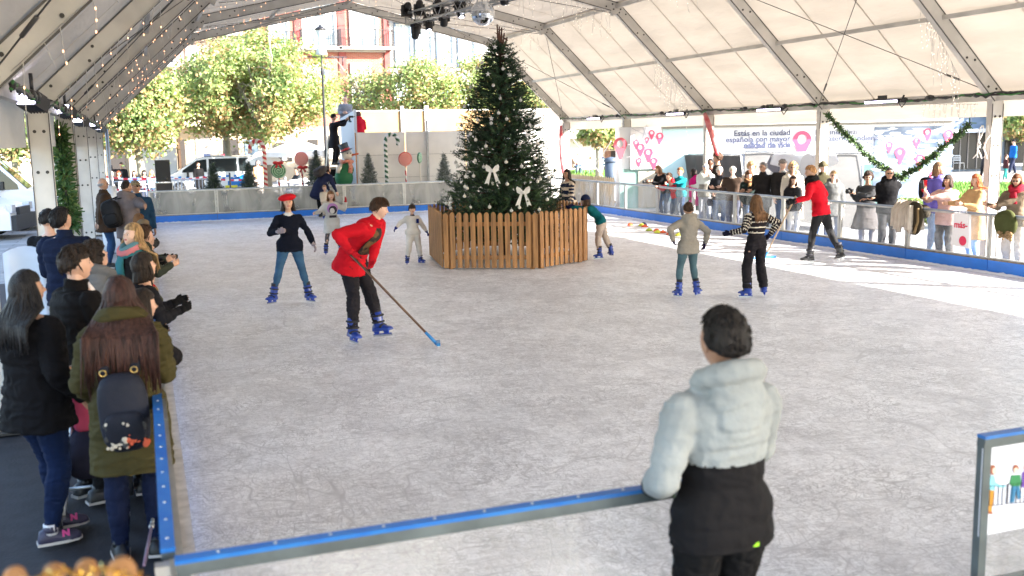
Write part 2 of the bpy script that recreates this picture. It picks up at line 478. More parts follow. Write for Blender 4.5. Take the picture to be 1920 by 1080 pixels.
 if bottom:
  kind, bc = bottom[0], bottom[1]; opt = bottom[2] if len(bottom) > 2 else {}
  mb = MB(); nm = {'jeans': 'jeans', 'trousers': 'trousers', 'leggings': 'leggings', 'wide': 'trousers', 'skirt': 'tights'}[kind]
  ad, ak, aa = {'jeans': (.008, .010, .010), 'trousers': (.014, .020, .022), 'leggings': (.003, .003, .003), 'wide': (.016, .040, .062), 'skirt': (.003, .003, .003)}[kind]
  ad, ak, aa = opt.get('fit', (ad, ak, aa))
  trim = opt.get('trim', 0.12 if skate else 0.0)
  for sd in (-1, 1): leg(mb, sd, ad, ak, aa, trim)
  torso(mb, .005 + ad * .3, 5 if kind == 'wide' else 3)
  v, nr, f = remesh(mb, vx, 3)
  v = folds(v, nr, .006 if kind in ('jeans', 'leggings') else .012, 9 / s, sd_)
  o = MB()
  if 'knee' in opt:
   mi = shade(v, f, LB, lambda bi, bt, p: (((bi == 0) | (bi == 2)) & (bt > .84) | ((bi == 1) | (bi == 3)) & (bt < .32)) & (p[:, 1] > KN[-1].y * 0 + np.where(bi < 2, (KN[-1].y), KN[1].y) - .01))
   o.add(v, [q for q, k in zip(f, mi) if not k], 0, True); o.add(v, [q for q, k in zip(f, mi) if k], 1, True)
   o.build(nm, [cloth_mat(bc, rough=.7), cloth_mat(opt['knee'])], th, local=True)
  else:
   o.add(v, f, 0, True); o.build(nm, cloth_mat(bc, rough=opt.get('rough', .85), var=opt.get('var', .2 if kind == 'jeans' else .12)), th, local=True)
 # --- upper clothes
 SP = [(pelv - d1 * .2 * B, pelv, 2.2), (pelv, waist, 2.2), (waist, upper, 2.2), (upper, neck, 2.0), (SH[-1], EL[-1], 1), (EL[-1], WR[-1], 1), (SH[1], EL[1], 1), (EL[1], WR[1], 1)]
 def sgood(p):    # signed metres along the torso axis from the pelvis (up positive)
  A = np.array(pelv); w_ = np.array(waist); a1 = np.array(d1); a2 = np.array(d2)
  t1 = (p - A) @ a1; t2 = (p - w_) @ a2 + (0.095 * B)
  return np.where(t1 < .095 * B, t1, t2)
 if top:
  kind, tcol = top[0], top[1]; opt = top[2] if len(top) > 2 else {}
  add = {'sweater': .014, 'shirt': .008, 'jacket': .024, 'puffer': .034, 'coat': .028, 'hoodie': .018, 'dress': .014}[kind]
  add = opt.get('add', add)
  hem = opt.get('hem', {'sweater': -.03, 'shirt': -.03, 'jacket': -.06, 'puffer': -.07, 'coat': -.28, 'hoodie': -.06, 'dress': -.19}[kind])  # in B from the pelvis
  flare = opt.get('flare', {'coat': .03, 'dress': .035}.get(kind, 0.0))
  mb = MB()
  la_ = {'jeans': .010, 'trousers': .016, 'wide': .018}.get(bottom[0], .004) if bottom else 0
  if bottom and len(bottom) > 2 and 'fit' in bottom[2]: la_ = bottom[2]['fit'][0]
  hipx = hipw + .059 * B + la_ + .018
  lv = [(c, r, f, max(w * fat * B + add, hipx if i_ < 2 else 0), max(dp * fat * B + add, .064 * B + la_ + .012 if i_ < 2 else 0)) for i_, (c, r, f, w, dp) in enumerate(LV[1:])]
  if hem > 0: lv = [q for q in lv if (q[0] - pelv).dot(d1) >= hem * B - .001]
  rings = []
  if hem < 0:
   wb, db = max(LV[1][3] * fat * B + add, hipx), max(max(LV[1][4], .062) * fat * B + add * 1.2, .066 * B + la_ + .014)
   for k in (1.0, .66, .33):
    cc = pelv + Vector((0, 0, 1)).lerp(d1, .5) * (hem * B * k)
    rings.append(sup_ring(cc, r1, f1, wb + flare * B * k, db + flare * B * k * 1.1))
  rings += [sup_ring(c, r, f, w, dp) for c, r, f, w, dp in lv[:-1]]
  if opt.get('neck', 'close') == 'close':
   rings.append(sup_ring(neck - d2 * .006 * B, r2, f2, .047 * B, .047 * B))
  mb.loft(rings)
  cuff = opt.get('cuff', .008)
  for sd in (-1, 1): arm(mb, sd, add * .8, cuff, opt.get('slv', 0.0))
  if opt.get('hood'):
   hb = neck - f2 * (.045 * B)
   rim = [neck + d2 * .020 * B + r2 * (math.cos(t) * .066 * B) + f2 * (math.sin(t) * .056 * B - .016 * B) - d2 * (math.sin(t) * .026 * B) for t in np.linspace(-3.9, .76, 13)]
   mb.tube(rim, [.018 * B] + [.027 * B] * 11 + [.018 * B], 10)
   hf3 = Matrix((r2, f2, d2)).transposed()
   mb.ball(hb - d2 * .020 * B - f2 * .010 * B, .068 * B, 14, squash=(1.12, .62, .85), rot=hf3)
   mb.ball(hb - d2 * .060 * B - f2 * .022 * B, .062 * B, 14, squash=(1.0, .50, 1.05), rot=hf3)
  if opt.get('collar'):
   mb.tube([neck - d2 * .012 * B, neck + d2 * .016 * B, neck + d2 * .038 * B + f2 * .004], [.050 * B, .047 * B, .046 * B], 14)
  v, nr, f = remesh(mb, vx, 3)
  v = folds(v, nr, opt.get('fold', .006 if kind == 'puffer' else .009), 5.0 / s, sd_ + 3)
  if kind == 'puffer' or opt.get('quilt'):
   bi, bt = near_bone(v, SP); sg = sgood(v)
   along = np.where(bi >= 4, (np.where((bi == 4) | (bi == 6), bt * la, la + bt * lb)), sg)
   per = opt.get('per', .075) * s
   q = np.abs(np.sin(math.pi * along / per)) ** .6
   v = v + nr * ((q - .75) * opt.get('amp', .012) * s)[:, None]
  o = MB(); pat = opt.get('pat')
  mats_ = [cloth_mat(tcol, rough=opt.get('rough', .85), bump=opt.get('bump', .35), bscale=opt.get('bscale', 26), var=opt.get('var', .12))]
  if pat:
   mats_ += [cloth_mat(c) for c in opt['cols']]
   mi = shade(v, f, SP, lambda bi, bt, p: pat(bi, bt, p, sgood(p), B))
   for k in range(len(mats_)):
    o.add(v, [q for q, m_ in zip(f, mi) if m_ == k], k, True)
  else: o.add(v, f, 0, True)
  nmt = {'sweater': 'sweater', 'shirt': 'shirt', 'jacket': 'jacket', 'puffer': 'jacket', 'coat': 'coat', 'hoodie': 'hoodie', 'dress': 'dress'}[kind]
  o.build(nmt, mats_, th, local=True)
  th['_top'] = 1
 if under:     # shirt collar showing at the neck
  o = MB(); o.tube([neck - d2 * .03 * B + f2 * .01 * B, neck + d2 * .006 * B], [.052 * B, .041 * B], 14); o.build('shirt_collar', cloth_mat(under), th, local=True)
 if scarf:
  cols = scarf if isinstance(scarf[0], tuple) else [scarf]
  o = MB()
  for k in range(4):
   c = cols[k % len(cols)]
   ring = [neck + d2 * ((.012 + .014 * (k % 3)) * B) + (r2 * math.cos(t) * .052 + f2 * (math.sin(t) * .052 + .008)) * B * (1.15 + .10 * math.sin(k * 2.1)) + d2 * .010 * B * math.sin(t * 2 + k) - d2 * .02 * B * max(0, math.sin(t)) for t in np.linspace(0, 2 * math.pi, 15)]
   o.tube(ring, .020 * B, 8, k % len(cols))
  o.tube([neck + f2 * .07 * B, neck + f2 * .09 * B - d2 * .06 * B, neck + f2 * .085 * B - d2 * .14 * B], [.02 * B, .03 * B, .033 * B], 8, 0, flat=(1.3, .5), ref=r2)
  o.build('scarf', [cloth_mat(c) for c in cols], th, local=True)
 # --- hair
 T2, P2 = head_grid(36 if dist < 24 else 24, 26, hh, False)
 def hairshell(front, thick, low, rough_=.012, sidelow=None):
  """front: z/hh of the hairline on the forehead; low: how far down the back (z/hh)"""
  x, y, z = head_shape(T2, P2, hh)
  p = np.stack([x, y, z], -1).reshape(-1, 3); u = p / hh
  sa = np.sin(P2).reshape(-1)
  sl = low if sidelow is None else sidelow
  lim = np.where(sa > .35, front - .02 * (1 - sa), np.where(sa > -.15, np.interp(sa, [-.15, .35], [sl, front - .03]), np.interp(sa, [-1, -.15], [low, sl])))
  m = np.clip((u[:, 2] - lim) / .05, 0, 1)
  m = m * m * (3 - 2 * m)
  nz_ = np.array([noise.noise(Vector((q[0] * 9 + sd_, q[1] * 9, q[2] * 5))) for q in u])
  rad = p / np.maximum(np.linalg.norm(p, axis=1), 1e-6)[:, None]
  t = thick * hh * (1 + .25 * np.clip(u[:, 2], 0, 1)) + nz_ * rough_ * hh * 2
  out = p * (1 - .05 * (1 - m))[:, None] + rad * (t * m)[:, None]
  return out @ hmn.T + hcn
 hk = hair[0] if hair else None
 if hk:
  hm_ = hair_mat(HAIR[hair[1]] if isinstance(hair[1], str) else hair[1], hair[1] if isinstance(hair[1], str) else 'c%d' % int(hair[1][0] * 999))
  o = MB(); fsH = grid_faces(26, 36 if dist < 24 else 24)
  hv = {'short': (.22, .048, -.16, .012, -.04), 'crop': (.23, .062, -.20, .006, -.08), 'buzz': (.24, .022, -.14, .004, -.02), 'bald': (.9, .02, -.12, .004, -.05), 'mop': (.15, .075, -.22, .028, -.08),
   'curly': (.14, .15, -.26, .06, -.18), 'bob': (.15, .085, -.30, .015, -.22), 'long': (.20, .07, -.26, .014, -.15), 'pony': (.22, .045, -.18, .008, -.06), 'fringe': (.09, .075, -.28, .014, -.16)}[hk]
  if hk == 'bald':
   hv = (.9, .028, -.16, .004, .02)
   x, y, z = head_shape(T2, P2, hh); p = np.stack([x, y, z], -1).reshape(-1, 3); u = p / hh
   m = np.clip((u[:, 2] + .16) / .05, 0, 1) * np.clip((.12 - u[:, 2]) / .05, 0, 1) * np.clip((-.0 - u[:, 1]) / .05 + 1, 0, 1)
   rad = p / np.maximum(np.linalg.norm(p, axis=1), 1e-6)[:, None]
   o.add((p * (1 - .04 * (1 - m))[:, None] + rad * (.03 * hh * m)[:, None]) @ hmn.T + hcn, fsH, 0, True)
  else:
   o.add(hairshell(*hv), fsH, 0, True)
  if hk in ('curly', 'mop', 'short', 'fringe', 'crop'):
   nb = {'curly': 150, 'mop': 110, 'short': 70, 'fringe': 40, 'crop': 170}[hk] if dist < 30 else 30
   for _ in range(nb):
    a = random.uniform(0, 2 * math.pi); t = random.uniform(0.12, 1.75 if math.sin(a) < .2 else (1.0 if hk != 'curly' else 1.12))
    x, y, z = head_shape(np.array(t), np.array(a), hh)
    p = Vector((float(x), float(y), float(z))); n_ = p.normalized()
    if hk == 'curly': o.ball(hc + hm @ (p + n_ * hh * random.uniform(.08, .17)), hh * random.uniform(.05, .08), 6)
    else:
     dn = Vector((n_.x * .4, (.3 if math.sin(a) > 0 else -.3), -.7)); dn = (dn - n_ * dn.dot(n_)).normalized()
     q = p + n_ * hh * hv[1] * .72; L_ = hh * (.20 if hk == 'mop' else .085 if hk == 'crop' else .13)
     o.tube([hc + hm @ (q - dn * L_ * .3), hc + hm @ (q + n_ * hh * .02 + dn * L_ * .3), hc + hm @ (q + n_ * hh * .012 + dn * L_)], [hh * .018, hh * .026, hh * .004], 5)
  if hk in ('long', 'pony', 'bob'):
   Lh = hair[2] if len(hair) > 2 else {'long': 1.35, 'pony': 1.2, 'bob': .75}[hk]     # in hh below the crown
   if hk == 'pony':
    st = HT((0, -.40, .14)); pts = [st, st + hm @ Vector((0, -.16 * hh, -.02 * hh)), st + Vector((0, -.17 * hh, -.45 * hh)), st + Vector((0, -.10 * hh, -Lh * hh))]
    o.tube([hc + hm @ Vector((0, -.33 * hh, .13 * hh))] + pts, [.08 * hh, .10 * hh, .13 * hh, .12 * hh, .03 * hh], 10)
    for _ in range(16):
     a = random.uniform(0, 6.28); ox = Vector((math.cos(a) * .08, math.sin(a) * .08, 0)) * hh
     o.tube([p + ox * (1 if i < 3 else .8) for i, p in enumerate(pts)], [.03 * hh, .04 * hh, .035 * hh, .006 * hh], 5)
   else:
    n = 46 if dist < 12 else (34 if dist < 24 else 22)
    wide = 3.75 if hk == 'long' else 3.9
    for layer in (0, 1):
     for i in range(n):
      a = -math.pi / 2 + (i / (n - 1) - .5) * wide + random.uniform(-.04, .04)
      ll = Lh * random.uniform(.86, 1.04) - (0.0 if layer == 0 else .12)
      rr = 1.10 - .05 * layer
      x, y, z = head_shape(np.array(1.2), np.array(a), hh); p0 = Vector((float(x), float(y), float(z))) * rr
      x, y, z = head_shape(np.array(1.75), np.array(a), hh); p1 = Vector((float(x) * 1.02, float(y), float(z))) * (rr + .03)
      x, y, z = head_shape(np.array(.6), np.array(a), hh); pm = Vector((float(x), float(y), float(z))) * 1.07
      q0 = hc + hm @ pm; q1 = hc + hm @ p0; q2 = hc + hm @ p1
      out = (q2 - hc); out.z = 0; out = out.normalized()
      bk = out * hh * .10
      sp_ = hair[3] if len(hair) > 3 else 0
      q3 = q2 + Vector((0, 0, -hh * .35)) + bk * .4 + out * (hh * sp_ * .5)
      base = Vector((q3.x, q3.y, 0)); ax = Vector((upper.x, upper.y, 0)) - f2 * 0
      q4 = Vector((q3.x + bk.x * .8 + out.x * hh * sp_ * .5, min(q3.y, upper.y - .060 * B * fat - (top[2].get('add', .026) if top and len(top) > 2 else .02) - (.085 * s if top and len(top) > 2 and top[2].get('hood') else .012)) if out.y < .25 else q3.y + .015, q2.z - hh * .75)) if (ll > .95) else q3 + Vector((0, 0, -hh * .12))
      end = Vector((q4.x + random.uniform(-.02, .02) * (1 + 2 * sp_), q4.y - random.uniform(0, .012), hc.z + .5 * hh - ll * hh - (.12 * hh)))
      pts = [q0, q1, q2, q3] + ([q4, end] if ll > .95 and end.z < q4.z - .02 else [end if end.z < q3.z else q3 - Vector((0, 0, .02))])
      k = len(pts); rb = hh * (.060 if n > 40 else .075 if n > 30 else .105)
      rad_ = [rb * .5, rb * .8] + [rb] * (k - 3) + [rb * .25]
      ph_ = random.uniform(0, 6)
      pts = [p + Vector((math.sin(ph_ + j * 1.9) * .012, 0, 0)) * (1 if j > 1 else 0) for j, p in enumerate(pts)]
      o.tube(pts, rad_, 6, 0, flat=(1, .55), ref=Vector((-out.y, out.x, 0)))
  if dist < 26 and not (glasses and glasses[0] == 'sun'):
   e = o
   for sd in (-1, 1):
    e.tube([HT((sd * .055, .365, .050)), HT((sd * .105, .368, .064)), HT((sd * .165, .325, .048))], [.009 * hh, .013 * hh, .006 * hh], 5)
  o.build('hair', hm_, th, local=True)
 # --- hats
 if hat:
  hk, hcol = hat[0], hat[1]; o = MB(); mm = [cloth_mat(hcol)]
  if hk == 'beanie':
   T3, P3 = head_grid(28, 18, hh, False); x, y, z = head_shape(T3, P3, hh); p = np.stack([x, y, z], -1).reshape(-1, 3); u = p / hh
   m = np.clip((u[:, 2] - .06) / .02, 0, 1); rad = p / np.maximum(np.linalg.norm(p, axis=1), 1e-6)[:, None]
   rim = np.exp(-((u[:, 2] - .12) / .05) ** 2) * .03
   v3 = p * (1 - .1 * (1 - m))[:, None] + rad * ((.085 + .05 * np.clip(u[:, 2], 0, 1) + rim) * hh * m)[:, None]
   o.add(v3 @ hmn.T + hcn, grid_faces(18, 28), 0, True)
  elif hk == 'cap':
   T3, P3 = head_grid(28, 18, hh, False); x, y, z = head_shape(T3, P3, hh); p = np.stack([x, y, z], -1).reshape(-1, 3); u = p / hh
   m = np.clip((u[:, 2] - .15) / .02, 0, 1); rad = p / np.maximum(np.linalg.norm(p, axis=1), 1e-6)[:, None]
   v3 = p * (1 - .1 * (1 - m))[:, None] + rad * (.075 * hh * m)[:, None]
   o.add(v3 @ hmn.T + hcn, grid_faces(18, 28), 0, True)
   pol = [(-.27, .26), (-.24, .45), (-.12, .58), (0, .62), (.12, .58), (.24, .45), (.27, .26), (.15, .36), (-.15, .36)]
   if len(hat) > 2: mm.append(cloth_mat(hat[2]))
   o.prism([(x * hh, y * hh) for x, y in pol], HT((0, .03, .17)), hm @ Vector((1, 0, 0)), hm @ Vector((0, 1, -.22)), .012, len(mm) - 1)
  elif hk == 'flatcap':
   o.ball(HT((0, .03, .27)), .40 * hh, 16, 0, rot=hm @ Matrix.Rotation(-.18, 3, 'X'), squash=(1.0, 1.22, .52))
   o.ball(HT((0, .36, .16)), .25 * hh, 12, 0, rot=hm @ Matrix.Rotation(-.35, 3, 'X'), squash=(1.1, .7, .12))
  elif hk == 'beret':
   rot = hm @ Matrix.Rotation(R(8), 3, 'Y') @ Matrix.Rotation(R(-6), 3, 'X')
   o.lathe(HT((0, -.02, .20)), [(r * hh, z * hh) for r, z in ((.37, -.03), (.41, -.01), (.54, .06), (.60, .14), (.58, .22), (.48, .31), (.30, .38), (.06, .41), (.02, .43), (.012, .48))], 22, 0, axis=rot)
  elif hk == 'animal':      # furry hood-like hat with round ears
   T3, P3 = head_grid(28, 18, hh, False); x, y, z = head_shape(T3, P3, hh); p = np.stack([x, y, z], -1).reshape(-1, 3); u = p / hh
   sa = np.sin(P3).reshape(-1); lim = np.where(sa > .3, .14, -.22)
   m = np.clip((u[:, 2] - lim) / .05, 0, 1); rad = p / np.maximum(np.linalg.norm(p, axis=1), 1e-6)[:, None]
   nz_ = np.array([noise.noise(Vector(q) * 14) for q in u])
   o.add((p * (1 - .1 * (1 - m))[:, None] + rad * ((.12 + nz_ * .05) * hh * m)[:, None]) @ hmn.T + hcn, grid_faces(18, 28), 0, True)
   for sd in (-1, 1): o.ball(HT((sd * .36, -.05, .46)), .13 * hh, 10, 0, rot=hm, squash=(1, .6, 1))
  elif hk == 'hoodup':
   T3, P3 = head_grid(28, 20, hh, False); x, y, z = head_shape(T3, P3, hh); p = np.stack([x, y, z], -1).reshape(-1, 3); u = p / hh
   sa = np.sin(P3).reshape(-1); lim = np.where(sa > .5, .2, -.46)
   m = np.clip((u[:, 2] - lim) / .05, 0, 1); rad = p / np.maximum(np.linalg.norm(p, axis=1), 1e-6)[:, None]
   o.add((p * (1 - .1 * (1 - m))[:, None] + rad * ((.14) * hh * m)[:, None]) @ hmn.T + hcn, grid_faces(20, 28), 0, True)
  o.build({'beanie': 'beanie', 'cap': 'cap', 'flatcap': 'flat_cap', 'beret': 'beret', 'animal': 'furry_hat', 'hoodup': 'hood'}[hk], mm, th, local=True)
 if glasses:
  o = MB(); gm = mat('glass_dark', (.01, .01, .012), .12) if glasses[0] == 'sun' else mat('glass_frame', (.02, .02, .02), .3)
  for sd in (-1, 1):
   c = HT((sd * .115, .385, -.01))
   if glasses[0] == 'sun': o.ball(c, .085 * hh, 10, 0, rot=hm, squash=(1.05, .28, .72))
   else: o.tube([c + hm @ Vector((math.cos(t) * .085, 0, math.sin(t) * .065)) * hh for t in np.linspace(0, 6.283, 11)], .009 * hh, 5)
   o.tube([HT((sd * .20, .34, .0)), HT((sd * .345, .05, -.01))], .012 * hh, 5)
  o.tube([HT((-.05, .41, .0)), HT((.05, .41, .0))], .012 * hh, 5)
  o.build('sunglasses' if glasses[0] == 'sun' else 'glasses', gm, th, local=True)
 # --- feet
 sk, sc_ = shoes[0], shoes[1]
 for i, sd in enumerate((-1, 1)):
  A = AN[sd]; K = KN[sd]; sh = (A - K).normalized()
  fy = R(footyaw[i]); fd = Vector((-math.sin(fy), math.cos(fy), 0))
  up = (-sh * .55 + Vector((0, 0, 1)) * .45).normalized() if skate else Vector((0, 0, 1))
  fd = (fd - up * fd.dot(up)).normalized(); rt = fd.cross(up)
  L_ = .150 * B; wv = .030 * B * (1.15 if skate else 1); z0 = -.040 * B
  rot3 = Matrix((rt, fd, up)).transposed()
  rings = []
  for t, w_, h_ in ((-.32, .55, .35), (-.27, .85, 1.5), (-.1, .92, 1.9), (.05, .95, 1.75), (.25, 1.05, 1.25), (.45, 1.12, .95), (.6, .95, .75), (.68, .55, .45)):
   c = A + fd * (t * L_) + up * (z0)
   rg = []
   for a in np.linspace(0, 2 * math.pi, 12, endpoint=False):
    hx = math.cos(a) * wv * w_; hz = math.sin(a) * .03 * B * h_
    rg.append(tuple(c + rt * hx + up * (max(hz, 0) if hz > 0 else hz * .12)))
   rings.append(rg)
  o = MB(); o.loft(rings, 0)
  if sk == 'shoe' or sk == 'sneaker':
   o.prism([(x * L_, y * wv) for x, y in ((-.34, -.8), (-.34, .8), (-.1, 1), (.35, 1.15), (.6, .9), (.7, .35), (.7, -.35), (.6, -.9), (.35, -1.15), (-.1, -1))], A + up * (z0 - .006 * s), fd, -rt, .018 * s, 1)
   mm = [mat('shoe_%d_%d' % (int(sc_[0] * 99), int(sc_[2] * 99)), sc_, .5), mat('shoe_sole', (.55, .50, .45) if sk == 'sneaker' else (.03, .03, .03), .7)]
   o.tube([A - up * .005, A + up * .02 * B], [.029 * B, .027 * B], 10, 0)
  else:
   rent = sk == 'rental'
   o.tube([A + up * (z0 * .4), A + up * .01 * B, A + up * .05 * B - fd * .004, A + up * .085 * B - fd * .008], [.036 * B, .034 * B, .037 * B, .036 * B], 12, 0)
   mm = [mat('skate_shell_blue', (.012, .045, .30), .32, coat=.3) if rent else mat('skate_black', (.015, .015, .017), .35),
    mat('skate_liner', (.012, .012, .02), .7), mat('skate_blade', (.6, .62, .65), .25, metal=1), mat('skate_holder_blue', (.015, .05, .36), .35) if rent else mat('skate_holder_white', (.75, .76, .78), .3)]
   o.tube([A + up * .07 * B - fd * .006, A + up * .115 * B - fd * .008], [.033 * B, .036 * B], 12, 1)
   for kz, kr_ in ((.062, .040), (.018, .038)):
    o.tube([A + up * kz * B + (rt * math.cos(t) + fd * math.sin(t)) * kr_ * B for t in np.linspace(-.9, 4.0, 9)], .0075 * B, 6, 1)
   o.tube([A + fd * .22 * L_ + up * (z0 + .026 * B) + rt * (x * wv) + up * (.012 * B * (1 - x * x)) for x in (-1.05, -.6, 0, .6, 1.05)], .008 * B, 6, 1)
   zz = z0 - .006 * s; dh = .042 * B if not rent else .036 * B
   for t in (-.18, .36):
    c0 = A + fd * (t * L_) + up * zz
    o.loft([[tuple(c0 + fd * x * .15 * L_ + rt * y * .014) for x, y in ((-1, -1), (1, -1), (1, 1), (-1, 1))],
      [tuple(c0 + up * (-dh * .62) + fd * x * .09 * L_ + rt * y * .008) for x, y in ((-1, -1), (1, -1), (1, 1), (-1, 1))]], 3, False)
   o.bar(A + fd * (-.36 * L_) + up * (zz - dh * .62), A + fd * (.62 * L_) + up * (zz - dh * .62), .014, .012, 3, up)
   o.bar(A + fd * (-.40 * L_) + up * (zz - dh * .85), A + fd * (.66 * L_) + up * (zz - dh * .85), .004, dh * .45, 2, up)
  o.build('skate' if skate else 'shoe', mm, th, local=True)
 F = Fig(); F.root = th; F.M = Mw; F.B = B; F.hh = hh; F.hc = hc; F.hm = hm; F.neck = neck; F.upper = upper; F.chest = chest; F.waist = waist; F.pelv = pelv
 F.r2 = r2; F.f2 = f2; F.d2 = d2; F.d1 = d1; F.r1 = r1; F.f1 = f1; F.SH = SH; F.EL = EL; F.WR = WR; F.s = s; F.AN = AN; F.fat = fat
 F.w = lambda p: Mw @ Vector(p)
 return F
def AP(px, py, P0, n):
 """where the pixel ray meets the vertical plane through P0 with horizontal normal n"""
 r = ray(px, py); n = Vector((n[0], n[1], 0)); return CO + r * ((Vector(P0) - CO).dot(n) / r.dot(n))
# --- special materials
def ice_mat():
 m = bpy.data.materials.new('ice'); m.use_nodes = True; nt = m.node_tree; N = nt.nodes; L = nt.links; p = N['Principled BSDF']
 tc = N.new('ShaderNodeTexCoord')
 def nz(scale, det, dist, sx=1, sy=1, rot=0, rough=.6):
  mp = N.new('ShaderNodeMapping'); mp.inputs['Scale'].default_value = (sx, sy, 1); mp.inputs['Rotation'].default_value = (0, 0, rot)
  L.new(tc.outputs['Object'], mp.inputs['Vector'])
  n = N.new('ShaderNodeTexNoise'); n.inputs['Scale'].default_value = scale; n.inputs['Detail'].default_value = det
  n.inputs['Distortion'].default_value = dist; n.inputs['Roughness'].default_value = rough; L.new(mp.outputs[0], n.inputs['Vector']); return n.outputs['Fac']
 def math_(op, a, b=None, c=None):
  q = N.new('ShaderNodeMath'); q.operation = op
  for i, v in enumerate((a, b, c)):
   if v is None: continue
   if isinstance(v, (int, float)): q.inputs[i].default_value = v
   else: L.new(v, q.inputs[i])
  return q.outputs[0]
 def ridge(f, w):     # thin lines where the noise crosses its middle
  a = math_('ABSOLUTE', math_('SUBTRACT', f, .5)); mr = N.new('ShaderNodeMapRange'); mr.inputs['From Max'].default_value = w
  mr.inputs['To Min'].default_value = 1; mr.inputs['To Max'].default_value = 0; L.new(a, mr.inputs['Value']); return mr.outputs[0]
 big = nz(.55, 4, .4); mid = nz(2.6, 5, 1.2, 1, .7); fine = nz(17, 4, .9, 1, .6, .5); vf = nz(60, 3, .2)
 s1 = ridge(nz(2.3, 2, 2.2, .55, 1.5, .5), .022); s2 = ridge(nz(3.6, 2, 2.8, 1.4, .5, -.4), .020); s3 = ridge(nz(6.5, 2, 2.0, .5, 1.6, .15), .030)
 s4 = math_('MAXIMUM', ridge(nz(.9, 0, 1.6, .6, 1.2, 1.1), .0075), ridge(nz(1.5, 0, 2.2, 1.2, .5, .2), .009)); s5 = ridge(nz(11, 2, 1.8, 1.3, .6, .9), .045)
 mask = nz(1.3, 3, .6)
 scr = math_('MULTIPLY', math_('MAXIMUM', math_('MAXIMUM', s1, s2), math_('MAXIMUM', s3, math_('MULTIPLY', s5, .6))), math_('MULTIPLY', mask, 1.7))
 scr = math_('MAXIMUM', scr, math_('MULTIPLY', s4, .8))
 v = math_('ADD', math_('MULTIPLY', big, .26), math_('ADD', math_('MULTIPLY', mid, .42), math_('ADD', math_('MULTIPLY', fine, .30), math_('MULTIPLY', vf, .08))))
 cr = N.new('ShaderNodeValToRGB'); cr.color_ramp.elements[0].position = .42; cr.color_ramp.elements[0].color = (.61, .612, .64, 1)
 cr.color_ramp.elements[1].position = .60; cr.color_ramp.elements[1].color = (.90, .905, .94, 1); L.new(v, cr.inputs['Fac'])
 mx = N.new('ShaderNodeMixRGB'); mx.blend_type = 'MIX'; mx.inputs['Color2'].default_value = (.34, .335, .36, 1)
 L.new(math_('MULTIPLY', scr, .80), mx.inputs['Fac']); L.new(cr.outputs[0], mx.inputs['Color1'])
 L.new(mx.outputs[0], p.inputs['Base Color'])
 rr = N.new('ShaderNodeMapRange'); rr.inputs['To Min'].default_value = .28; rr.inputs['To Max'].default_value = .6; L.new(v, rr.inputs['Value']); L.new(rr.outputs[0], p.inputs['Roughness'])
 p.inputs['Specular IOR Level'].default_value = .5
 bp = N.new('ShaderNodeBump'); bp.inputs['Strength'].default_value = .45; bp.inputs['Distance'].default_value = .012
 L.new(math_('SUBTRACT', v, math_('MULTIPLY', scr, .4)), bp.inputs['Height']); L.new(bp.outputs[0], p.inputs['Normal'])
 return m
def canvas_mat(name, col, tr=.5):
 m = bpy.data.materials.new(name); m.use_nodes = True; nt = m.node_tree; N = nt.nodes; L = nt.links
 N.remove(N['Principled BSDF']); out = N['Material Output']
 d = N.new('ShaderNodeBsdfDiffuse'); t = N.new('ShaderNodeBsdfTranslucent'); mx = N.new('ShaderNodeMixShader')
 tc = N.new('ShaderNodeTexCoord'); mp = N.new('ShaderNodeMapping'); mp.inputs['Scale'].default_value = (1, .25, 1); nz = N.new('ShaderNodeTexNoise')
 nz.inputs['Scale'].default_value = 2.2; nz.inputs['Detail'].default_value = 5
 L.new(tc.outputs['Object'], mp.inputs[0]); L.new(mp.outputs[0], nz.inputs['Vector'])
 cr = N.new('ShaderNodeValToRGB'); cr.color_ramp.elements[0].position = .35; cr.color_ramp.elements[1].position = .62
 cr.color_ramp.elements[0].color = (*[c * .86 for c in col], 1); cr.color_ramp.elements[1].color = (*col, 1)
 L.new(nz.outputs['Fac'], cr.inputs['Fac'])
 bp = N.new('ShaderNodeBump'); bp.inputs['Strength'].default_value = .7; bp.inputs['Distance'].default_value = .10; L.new(nz.outputs['Fac'], bp.inputs['Height'])
 for q in (d, t): L.new(cr.outputs[0], q.inputs['Color']); L.new(bp.outputs[0], q.inputs['Normal'])
 mx.inputs[0].default_value = tr; L.new(d.outputs[0], mx.inputs[1]); L.new(t.outputs[0], mx.inputs[2]); L.new(mx.outputs[0], out.inputs['Surface'])
 return m
